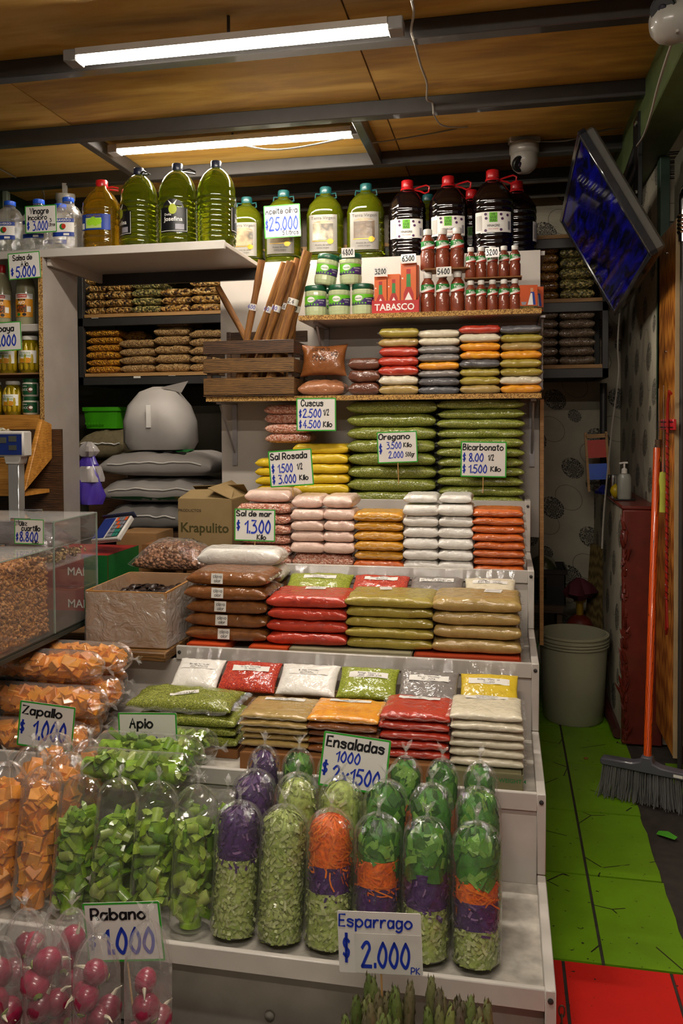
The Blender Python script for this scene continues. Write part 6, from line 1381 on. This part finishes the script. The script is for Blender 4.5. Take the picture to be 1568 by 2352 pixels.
O('junction', bx(-.05, .05, -.02, .02, 0, .036), CAMW, bpy.data.objects['security_camera'], bev=.004)
q = P(1520, 42, 2.35); t = dome('white security camera fixed to the green beam at the ceiling corner', (.50, q.y, q.z), (0, math.radians(90), math.radians(10)), 1.3); t.rotation_euler = (0, math.radians(78), math.radians(5))
q = P(150, 468, 3.80); dome('white security camera behind the vinegar bottles', (q.x, q.y, q.z + .05), (math.radians(10), 0, .4), 1.0); O('stem', bx(-.012, .012, -.012, .012, 0, max(.05, (BEAM_Z - q.z - .05))), CAMW, bpy.data.objects['security_camera.002'])
# cables
WIRE = plain('white_cable', '#9a948a', .5); WIRED = plain('grey_cable', '#6d685e', .5)
def cable(label, pts, r, m=WIRE):
    pts = [P(*p) for p in pts]; o = []
    for i in range(len(pts) - 1):
        a, b_, c, d = pts[max(i-1, 0)], pts[i], pts[i+1], pts[min(i+2, len(pts)-1)]
        for k in range(5):
            s = k / 5; o.append(.5 * (2*b_ + (c-a)*s + (2*a-5*b_+4*c-d)*s*s + (3*b_-a-3*c+d)*s**3))
    o.append(pts[-1]); c = O('electric_cable', B().tube(o, r, 6), m); tag(c, label, 'cable', 'loose electric cables')
cable('white cable running from the first lamp down across the ceiling', [(945, 0, 2.2), (950, 30, 2.42), (944, 70, 2.54), (952, 98, 2.56), (966, 150, 2.8), (980, 190, 2.95), (980, 228, 3.10), (992, 235, 3.17), (995, 262, 3.17)], .004)
cable('thin cable sagging from the middle beam to the hanging dome camera', [(995, 262, 3.18), (1015, 288, 3.3), (1060, 292, 3.5), (1090, 290, 3.6), (1140, 305, 3.7), (1180, 322, 3.74), (1240, 325, 3.7)], .0035)
cable('thin cable running from the dome camera past the television', [(1210, 325, 3.76), (1300, 323, 3.7), (1360, 305, 3.7), (1450, 288, 3.7)], .0035, WIRED)
cable('thin cable from the short cross beam to the sagging cable', [(840, 330, 3.5), (900, 322, 3.55), (1000, 305, 3.55), (1075, 290, 3.58)], .003, WIRED)
cable('pale cable clipped along the green beam', [(1555, 70, 2.3), (1535, 120, 2.45), (1510, 200, 2.7), (1495, 260, 2.9), (1478, 310, 3.1), (1462, 335, 3.2)], .004)
cable('white cable hanging down the corner beside the wallpaper', [(1424, 700, 4.15), (1418, 790, 4.15), (1420, 860, 4.15), (1405, 980, 4.12), (1395, 1080, 4.0), (1386, 1180, 3.9), (1382, 1260, 3.9)], .004)
cable('loose white cable drooping under the second lamp', [(560, 334, 3.40), (620, 344, 3.38), (690, 338, 3.38), (790, 318, 3.40)], .004)
cable('thin cable along the ceiling edge over the vinegar bottles', [(0, 388, 3.6), (60, 420, 3.9), (98, 438, 4.0), (100, 470, 4.0)], .004)
pp = T('corner_pipe', 'dark vertical pipe in the corner behind the rack end', 'pipe', (P(1385, 1000, 4.45).x, 4.45, 0)); O('pipe', B().tube([(0, 0, .05), (0, 0, 1.55)], .018, 10), STEEL, pp); O('coupling', B().tube([(0, 0, .62), (0, 0, .68)], .024, 10), STEEL, pp)
# bucket
bk = T('bucket', 'large cloudy white plastic bucket standing on the green tiles', 'bucket', (PX(1317, 3.86), 3.86, 0)); BKM = plain('cloudy_plastic', '#8f8d76', .45, var=.1, vs=4, coat=.2)
O('body', B().lathe([(0, 0), (.125, 0), (.132, .008), (.142, .2), (.150, .36), (.150, .395), (.144, .395), (.138, .2), (.125, .012), (0, .012)], 36), BKM, bk)
for z in (.345, .358, .371, .389): O('rim', B().lathe([(.150, z - .004), (.157, z - .003), (.157, z + .003), (.150, z + .004)], 36), BKM, bk)
O('wire_handle', B().tube([(-.152, -.02, .35), (-.162, -.04, .33), (-.166, -.06, .28), (-.160, -.08, .24)], .0025, 6), plain('green_wire', '#2f7a2a', .5), bk)
# broom
bl = P(1486, 1745, 3.02); bm_ = T('broom', 'long orange-handled broom with grey bristles leaning on the red post', 'broom', (bl.x, 3.02, 0), (0, 0, math.radians(-20)))
ORH = N('orange_handle'); v_ = ORH.co((60, 60, 5)); wv_ = ORH.n('TexWave', {'Vector': v_, 'Scale': .8, 'Distortion': 6.0, 'Detail': 2.0}).outputs[1]; ORH.set(Base_Color=ORH.ramp(wv_, [(.03, '#2a0f06'), (.09, '#c2430c'), (1, '#cf4f12')]), Roughness=.3, Coat_Weight=.5)
GRB = plain('grey_broom_head', '#4a4a52', .45, coat=.2); hL = .155
O('head', B().prism([(-hL, .118), (-hL - .006, .13), (-hL, .142), (-.05, .146), (-.022, .155), (-.018, .175), (.018, .175), (.022, .155), (.05, .146), (hL, .142), (hL + .006, .13), (hL, .118)], -.022, .022), GRB, bm_, bev=.004); O('sticker', bx(.09, .12, -.0225, -.022, .126, .136), LABELW, bm_)
bri = B(); rg = random.Random(3)
for i in range(420):
    x, y = rg.uniform(-hL + .004, hL - .004), rg.uniform(-.018, .018); sx = x * 1.12; bri.tube([(x, y, .12), (x * 1.05, y * 1.2, .06), (sx + rg.uniform(-.008, .008), y * 1.7 + rg.uniform(-.008, .008), rg.uniform(.001, .012))], .0013, 4, False)
stuff(O('bristles', bri, plain('grey_bristle', '#6b6a6a', .6, var=.2), bm_))
tp = P(1508, 1030, 3.40); bm_inv = Matrix.Rotation(math.radians(20), 4, 'Z') @ Matrix.Translation((-bl.x, -3.02, 0)); tl_ = bm_inv @ tp; O('handle', B().tube([(0, 0, .16), tl_ * .5 + Vector((0, 0, .08)), tl_], .0135, 12), ORH.m, bm_); O('handle_tip', B().tube([tl_, tl_ * 1.012], .009, 8), BLACK, bm_)
# tools on the board
rk = T('magnetic_rack', 'red magnetic knife rack screwed to the wooden board', 'knife rack', (.60, 3.30, P(1550, 975, 3.3).z)); O('bar', bx(-.008, .004, -.16, .08, -.02, .02), plain('rack_red', '#a01822', .4, coat=.3), rk, bev=.002); 
for z in (-.010, .010): O('magnet_strip', bx(-.0095, -.008, -.16, .08, z - .002, z + .002), BLACK, rk)
kn = T('knife', 'kitchen knife with dark wooden handle hanging from the red rack', 'knife', (.588, 3.40, P(1523, 1010, 3.4).z)); O('blade', B().prism([(-.012, 0), (.012, 0), (.004, .19), (-.002, .20)], -.0012, .0012).xf(Matrix.Rotation(math.pi/2, 4, 'Z')), CHROME, kn); O('handle', B().lathe([(0, -.13), (.012, -.128), (.010, -.06), (.013, 0), (0, .002)], 10, sy=.7), DARKW, kn); O('string_wrap', B().lathe([(.0125, -.085), (.0135, -.080), (.0135, -.070), (.0125, -.066)], 10), plain('twine', '#a39a5a', .7), kn)
kn = T('knife', 'long thin knife with lime green plastic handle hanging on the board', 'knife', (.588, 3.30, P(1541, 1085, 3.3).z)); O('blade', B().prism([(-.010, 0), (.008, 0), (.003, .31), (0, .33)], -.0012, .0012).xf(Matrix.Rotation(math.pi/2, 4, 'Z')), CHROME, kn); O('handle', B().lathe([(0, -.155), (.013, -.152), (.011, -.08), (.015, -.03), (.012, .0), (0, .004)], 10, sy=.7), plain('lime_handle', '#9aa03a', .4, coat=.4), kn)
kn = T('skewer', 'thin steel skewer standing beside the wooden-handled knife', 'skewer', (.585, 3.44, P(1520, 1000, 3.44).z)); O('rod', B().tube([(0, 0, -.05), (0, 0, .13)], .002, 6), CHROME, kn); O('eye', B().tube([(0, .006 * math.cos(a), -.056 + .006 * math.sin(a)) for a in [i * .7 for i in range(10)]], .0015, 5), CHROME, kn)
z_ = lambda py: P(1560, py, 3.2).z
hk = T('pull_hook', 'long red twisted metal hook rod hanging on the wooden board', 'hook', (.585, 3.2, z_(1230))); O('rod', B().tube([(0, -.06, z_(905) - z_(1230)), (0, -.03, z_(905) - z_(1230) + .01), (0, -.005, z_(925) - z_(1230)), (0, 0, z_(960) - z_(1230)), (0, .002, 0), (0, .002, z_(1370) - z_(1230))], .0055, 10), plain('red_rod', '#8c1712', .35, coat=.5), hk)
O('loop', B().tube([(0, .002, z_(1370) - z_(1230)), (0, .012, z_(1450) - z_(1230)), (0, .002, z_(1458) - z_(1230)), (0, -.02, z_(1440) - z_(1230)), (0, 0, z_(1372) - z_(1230))], .004, 8), plain('red_rod', '#8c1712', .35), hk); O('twist', B().tube([(.0055 * math.cos(i * .9), .0055 * math.sin(i * .9), z_(970) - z_(1230) - i * .0035) for i in range(190)], .0016, 4), plain('dark_red_twist', '#4a0c0a', .4), hk)
cp = T('chrome_pole', 'shiny chrome pole with curved grip beside the varnished board', 'pole', (.630, 3.18, 0)); zq = P(1556, 460, 3.18).z
O('pole', B().tube([(0, 0, zq - .15), (0, 0, zq - .06), (0, 0, zq), (0, -.01, zq + .02), (0, -.04, zq + .03), (0, -.09, zq + .03)], .015, 12), CHROME, cp); O('lower_tube', B().tube([(0, 0, 0), (0, 0, zq - .145)], .009, 10), STEEL, cp)
for i in range(5): O('ring', B().lathe([(.018, 0), (.021, .005), (.018, .010)], 14), CHROME, cp, loc=(0, 0, zq - .12 + i * .014))
# things on the ledge
dp = T('pump_bottle', 'grey pump soap bottle standing on the red ledge', 'bottle', (P(1433, 1130, 3.84).x, 3.84, 1.0)); O('body', B().lathe([(0, .006), (.028, .006), (.030, .012), (.030, .10), (.024, .116), (.012, .120), (0, .12)], 20, 3, .8), plain('grey_soap_bottle', '#85857d', .4, coat=.4, var=.06), dp); O('pump', B().tube([(0, 0, .12), (0, 0, .165)], .004, 8), CAPW, dp); O('collar', B().lathe([(.013, 0), (.013, .018), (.006, .024)], 14), CAPW, dp, loc=(0, 0, .12)); O('nozzle', B().tube([(-.022, -.005, .164), (0, 0, .167), (.015, 0, .167)], .0045, 8), CAPW, dp); O('coaster', bx(-.045, .045, -.03, .03, 0, .006), BLACK, dp, bev=.002)
lm = O('lemon', B().lathe([(0, 0), (.006, .003), (.018, .016), (.024, .035), (.019, .052), (.007, .063), (0, .068)], 16), plain('lemon_yellow', '#b59a10', .45, coat=.3), loc=(P(1414, 1120, 3.9).x, 3.92, 1.0)); tag(lm, 'yellow lemon standing on the ledge beside the pump bottle', 'lemon')
cn = T('tin_can', 'ribbed steel tin can on the ledge behind the lemon', 'can', (P(1408, 1120, 4.05).x, 4.05, 1.0)); O('can', B().lathe([(0, 0), (.03, 0)] + [(.03 - .0015 * (i % 2), .004 + i * .008) for i in range(12)] + [(.028, .1), (.026, .01), (0, .01)], 20), CHROME, cn)
rg2 = O('blue_rag', B().lathe([(0, 0), (.03, .002), (.036, .015), (.022, .03), (.006, .045), (0, .046)], 14, fn=lambda a, z: 1 + .25 * math.sin(a * 3 + z * 50)), plain('blue_packet', '#141c6a', .4, coat=.5), loc=(P(1384, 1125, 4.15).x, 4.15, 1.0)); tag(rg2, 'crumpled blue packet on the far end of the ledge', 'packet')
gr = T('wooden_grater', 'wooden framed red and blue grater leaning in the corner on the ledge', 'grater', (P(1376, 1110, 4.30).x, 4.30, 1.0), (math.radians(-6), math.radians(-3), 0)); 
for x in (-.05, .05): O('frame_rail', bx(x - .006, x + .006, -.008, .008, 0, .30), PLANKEDGE, gr)
O('red_panel', bx(-.044, .044, -.004, .004, .17, .26), REDPR, gr); O('blue_panel', bx(-.044, .044, -.004, .004, .06, .14), BLUC, gr); O('cross_rail', bx(-.05, .05, -.008, .008, .27, .29), PLANKEDGE, gr)
# back of the passage
lp = T('leaning_board', 'old wooden plank leaning against the wallpapered half wall', 'plank', (P(1368, 1440, 4.35).x, 4.35, .12), (0, math.radians(6), math.radians(-60))); O('plank', bx(-.10, .06, -.01, .01, 0, .60), wood('weathered_plank', '#4a3c20', '#6b5a34', '#7d6a42', (10, 10, 2)), lp, bev=.003)
lc2 = T('black_crate', 'black plastic crate with lattice side standing in the passage end', 'crate', (P(1260, 1400, 4.35).x, 4.42, .42)); 
O('floor', bx(-.14, .08, -.12, .12, 0, .006), BLACK, lc2)
for (x0, x1, y0, y1) in ((-.15, .09, -.13, -.12), (-.15, .09, .12, .13), (-.15, -.14, -.12, .12), (.08, .09, -.12, .12)): O('rim', bx(x0, x1, y0, y1, .155, .18), BLACK, lc2, bev=.002)
for x in (-.14, .074): O('side', bx(x, x + .006, -.12, .12, .006, .155), BLACK, lc2)
for y in (-.12, .114):
    for (x0, x1, z0, z1) in ((-.14, -.095, .006, .155), (-.015, .08, .006, .155), (-.095, -.015, .006, .022), (-.095, -.015, .135, .155)): O('panel', bx(x0, x1, y, y + .006, z0, z1), BLACK, lc2)
    for i in range(6): O('lattice_slat', B().tube([(-.095, y + .003, .03 + i * .017), (-.015, y + .003, .03 + i * .017 + .022)], .0035, 4), BLACK, lc2)
sc2 = T('step_stool', 'dark stool under the black crate in the passage end', 'stool', (P(1268, 1400, 4.35).x, 4.42, 0)); O('seat', bx(-.18, .05, -.14, .14, .38, .419), DARKW, sc2)
for (x, y) in ((-.16, -.12), (.02, -.12), (-.16, .1), (.02, .1)): O('leg', bx(x, x + .025, y, y + .025, 0, .38), DARKW, sc2)
cbg = O('cabbage_bag', B().lathe([(0, 0), (.07, .006), (.085, .06), (.084, .15), (.058, .205), (.02, .225), (0, .23)], 18, fn=lambda a, z: 1 + .12 * math.sin(a * 4 + z * 30)), plain('dark_clear_bag', '#3a4020', .3, coat=1, var=.4, vs=20), loc=(P(1260, 1400, 4.35).x - .03, 4.42, .426)); tag(cbg, 'dark shiny bag of cabbage lying in the black crate', 'bag')
rag = O('maroon_cloth', B().lathe([(0, 0), (.05, .0), (.075, .03), (.055, .07), (.02, .10), (0, .105)], 22, fn=lambda a, z: 1 + .28 * math.sin(a * 3 + z * 25) + .1 * math.sin(a * 7)), plain('maroon_cloth', '#4a1420', .8), loc=(P(1330, 1400, 4.25).x, 4.28, .462)); tag(rag, 'crumpled maroon cloth draped on the gas bottle', 'cloth')
gbt = T('gas_bottle', 'small dark red gas bottle under the maroon cloth', 'gas bottle', (P(1332, 1440, 4.25).x, 4.28, 0)); O('tank', B().lathe([(0, 0), (.07, 0), (.08, .03), (.08, .30), (.05, .36), (.02, .38), (0, .38)], 20), REDPAINT, gbt); O('valve', B().lathe([(.018, .38), (.018, .44), (.03, .445), (.03, .46), (0, .46)], 12), GOLD, gbt)
lf = O('lettuce_scrap', B().add([(-.03, -.01, .002), (0, -.014, .006), (.03, -.008, .004), (.034, .006, .009), (0, .012, .014), (-.03, .01, .006)], [(0, 1, 4, 5), (1, 2, 3, 4)]), plain('leaf_scrap', '#3f8a1c', .5, coat=.3), loc=Pz(1530, 1922, .0), rot=(0, 0, -.6)); tag(lf, 'scrap of green lettuce leaf dropped on the bare dark floor strip', 'leaf scrap')
ns = O('nut_shell', B().lathe([(0, 0), (.008, .001), (.009, .006), (0, .01)], 8, sy=.5), CINB, loc=Pz(1345, 1744, .0)); tag(ns, 'brown nut shell lying on the green tile by the bucket', 'shell')

# ------------------------------------------------------------------ price signs
def sign(label, px, py, wpx, hpx, Y, lines, roll=0, tilt=0, stick=0, border=True, name='price_sign', yaw=.06, card=None, group='handwritten price signs'):
    c = P(px, py, Y); u = mpp(Y, px); w, h = wpx * u, hpx * u
    t = T(name, label, 'price sign', c, Euler((tilt, math.radians(roll), yaw)), group)
    O('card', B().prism(rrect(w, h, min(w, h) * .03), -.0006, .0006), card or CARD, t, smooth=False)
    if border:
        bw = h * .035; o_, i_ = rrect(w, h, min(w, h) * .03), rrect(w - 2*bw, h - 2*bw, min(w, h) * .01); n = len(o_); b = B()
        b.add([(x, -.0010, z) for x, z in o_] + [(x, -.0010, z) for x, z in i_], [(k, (k+1) % n, n + (k+1) % n, n + k) for k in range(n)]); O('border', b, GREENB, t, smooth=False)
    for ink, nm in ((INKBLACK, 'title_lettering'), (INKBLUE, 'price_lettering')):
        b = B(); any_ = False
        for (s, fx, fz, fh, col, sw) in lines:
            if (col == 'k') == (ink is INKBLACK):
                any_ = True; hh = fh * h; ww = hw_width(s, hh); avail = w * (.97 - fx) if not sw else w * sw; k0 = len(b.v)
                handwrite(b, s, 0, 0, hh, hh * (.20 if col == 'k' else .165), -.0016)
                kx = min(1.25, avail / ww); b.v[k0:] = [(x * kx - w/2 + fx * w, y, z - h/2 + fz * h) for x, y, z in b.v[k0:]]
        if any_: O(nm, b, ink, t, smooth=False)
    if stick: O('stick', B().tube([(0, .002, -h/2 + .01), (0, .002, -h/2 - stick)], .0022, 6), STICK, t)
    return t
K, U = 'k', 'b'
sign('green bordered sign reading Vinagre incoloro 3.000 before the clear bottles', 94, 503, 76, 62, 3.13, [('Vinagre', .16, .70, .20, K, .62), ('incoloro', .10, .48, .17, K, .62), ('$', .06, .16, .22, U, .1), ('3.000', .24, .10, .32, U, .5), ('3', .78, .38, .12, K, .08), ('Litros', .74, .22, .12, K, .22)], -1)
sign('green bordered sign reading Salsa de Ajo 5.000 at the cupboard corner', 56, 610, 78, 60, 3.08, [('Salsa de', .16, .72, .19, K, .62), ('Ajo', .40, .48, .19, K, .25), ('$', .08, .18, .22, U, .1), ('5.000', .24, .08, .38, U, .64)], -3)
sign('green bordered sign reading Papaya 6.000 clipped to the cupboard shelf', 10, 773, 84, 66, 3.07, [('Papaya', .10, .68, .20, K, .72), ('$', .08, .25, .22, U, .1), ('6.000', .22, .18, .36, U, .65)], -2)
sign('green bordered sign reading Nuez cuartillo 8.800 on the acrylic case', 67, 1221, 72, 58, 2.328, [('Nuez', .06, .74, .20, K, .40), ('cuartillo', .25, .54, .20, K, .66), ('$', .06, .16, .24, U, .1), ('8.800', .18, .12, .36, U, .66), ('Kilo', .62, .04, .12, K, .22)], 1)
sign('large green bordered sign reading Aceite oliva 25.000 hung before the oil', 648, 508, 84, 74, 3.66, [('Aceite oliva', .05, .74, .17, K, .90), ('$', .04, .30, .24, U, .09), ('25.000', .14, .24, .38, U, .82), ('5 Litros', .50, .08, .13, K, .45)], -2)
sign('green bordered sign reading Cuscus 2.500 and 4.500 under the chipboard shelf', 726, 952, 92, 76, 3.37, [('Cuscus', .12, .76, .18, K, .58), ('$', .07, .44, .18, U, .08), ('2.500', .17, .42, .24, U, .48), ('1/2', .68, .48, .17, K, .16), ('$', .07, .12, .18, U, .08), ('4.500', .17, .10, .22, U, .46), ('Kilo', .68, .13, .15, K, .24)], 0)
sign('green bordered sign reading Sal Rosada 1.500 and 3.000 on the yellow bags', 668, 1075, 102, 84, 3.10, [('Sal Rosada', .05, .76, .16, K, .86), ('$', .06, .42, .18, U, .08), ('1.500', .20, .40, .22, U, .36), ('1/2', .64, .46, .15, K, .14), ('$', .06, .12, .18, U, .08), ('3.000', .20, .10, .22, U, .42), ('Kilo', .68, .16, .13, K, .22)], -4, stick=.04)
sign('green bordered sign reading Oregano 3.500 skewered into the oregano stack', 912, 1027, 92, 72, 3.40, [('Oregano', .05, .76, .17, K, .80), ('$', .05, .34, .24, U, .09), ('3.500', .24, .46, .20, U, .38), ('Kilo', .66, .50, .13, K, .22), ('2.000', .28, .16, .20, U, .38), ('500gr', .70, .20, .13, K, .24)], -2, stick=.085)
sign('green bordered sign reading Bicarbonato 8.00 and 1.500 on the oregano stack', 1110, 1055, 104, 82, 3.40, [('Bicarbonato', .05, .76, .16, K, .90), ('$', .05, .46, .18, U, .08), ('8.00', .18, .44, .22, U, .34), ('1/2', .60, .48, .15, K, .14), ('$', .05, .14, .18, U, .08), ('1.500', .18, .12, .22, U, .42), ('Kilo', .66, .17, .13, K, .24)], 1, stick=.065)
sign('green bordered sign reading Sal de mar 1.300 above the white salt', 585, 1206, 96, 74, 2.98, [('Sal de mar', .05, .78, .16, K, .88), ('$', .06, .36, .24, U, .1), ('1.300', .26, .26, .38, U, .66), ('Kilo', .56, .06, .14, K, .24)], 1, stick=.04)
sign('green bordered sign reading Zapallo 1.000 stuck among the pumpkin bags', 106, 1668, 134, 106, 2.09, [('Zapallo', .06, .72, .18, K, .74), ('$', .04, .32, .22, U, .1), ('1.000', .28, .20, .40, U, .62)], 6, yaw=.1)
sign('green bordered sign reading Apio 1.000 behind the lying celery bags', 340, 1690, 142, 108, 2.106, [('Apio', .20, .68, .20, K, .42), ('$', .08, .2, .22, U, .1), ('1.000', .30, .10, .36, U, .56)], -2)
sign('green bordered sign reading Ensaladas 2x1500 among the salad bags', 814, 1752, 158, 122, 1.995, [('Ensaladas', .06, .74, .18, K, .88), ('1000', .22, .48, .19, U, .38), ('$', .04, .24, .20, U, .1), ('2x1500', .20, .12, .27, U, .72)], 6, tilt=-.19, stick=.05)
sign('green bordered sign reading Rabano 1.000 behind the radish bags', 284, 2140, 190, 140, 1.60, [('Rabano', .10, .72, .18, K, .74), ('$', .05, .25, .2, U, .1), ('1.000', .22, .15, .40, U, .70)], -6, stick=.1)
e = sign('plain white sign reading Esparrago 2.000 held over the asparagus', 872, 2166, 196, 146, 1.50, [('Esparrago', .02, .76, .19, U, .90), ('$', .06, .24, .34, U, .1), ('2.000', .28, .12, .38, U, .60), ('PK', .86, .03, .10, U, .12)], -2, border=False, stick=.09)
u = mpp(1.50, 872); O('pasted_strip', bx(-60 * u, 96 * u, -.0011, -.0007, -72 * u, 22 * u), plain('second_card', '#cfcbc4', .5), e, smooth=False)
for (px, py, w, h, tx, lab, Y) in ((799, 580, 30, 22, '4800', 'small white tag reading 4800 on the upright green jar', 3.385), (874, 624, 31, 20, '3200', 'small white tag reading 3200 on the short sauce carton', 3.39), (938, 594, 34, 21, '6300', 'small white tag reading 6300 on the tall sauce carton', 3.39), (1019, 624, 34, 22, '5400', 'small white tag reading 5400 on the large chilli bottles', 3.39), (1130, 580, 31, 22, '3200', 'small white tag reading 3200 on the small chilli bottles', 3.385)):
    sign(lab, px, py, w, h, Y, [(tx, .08, .25, .55, K, .84)], -2, border=False, name='price_tag', group='small price tags')
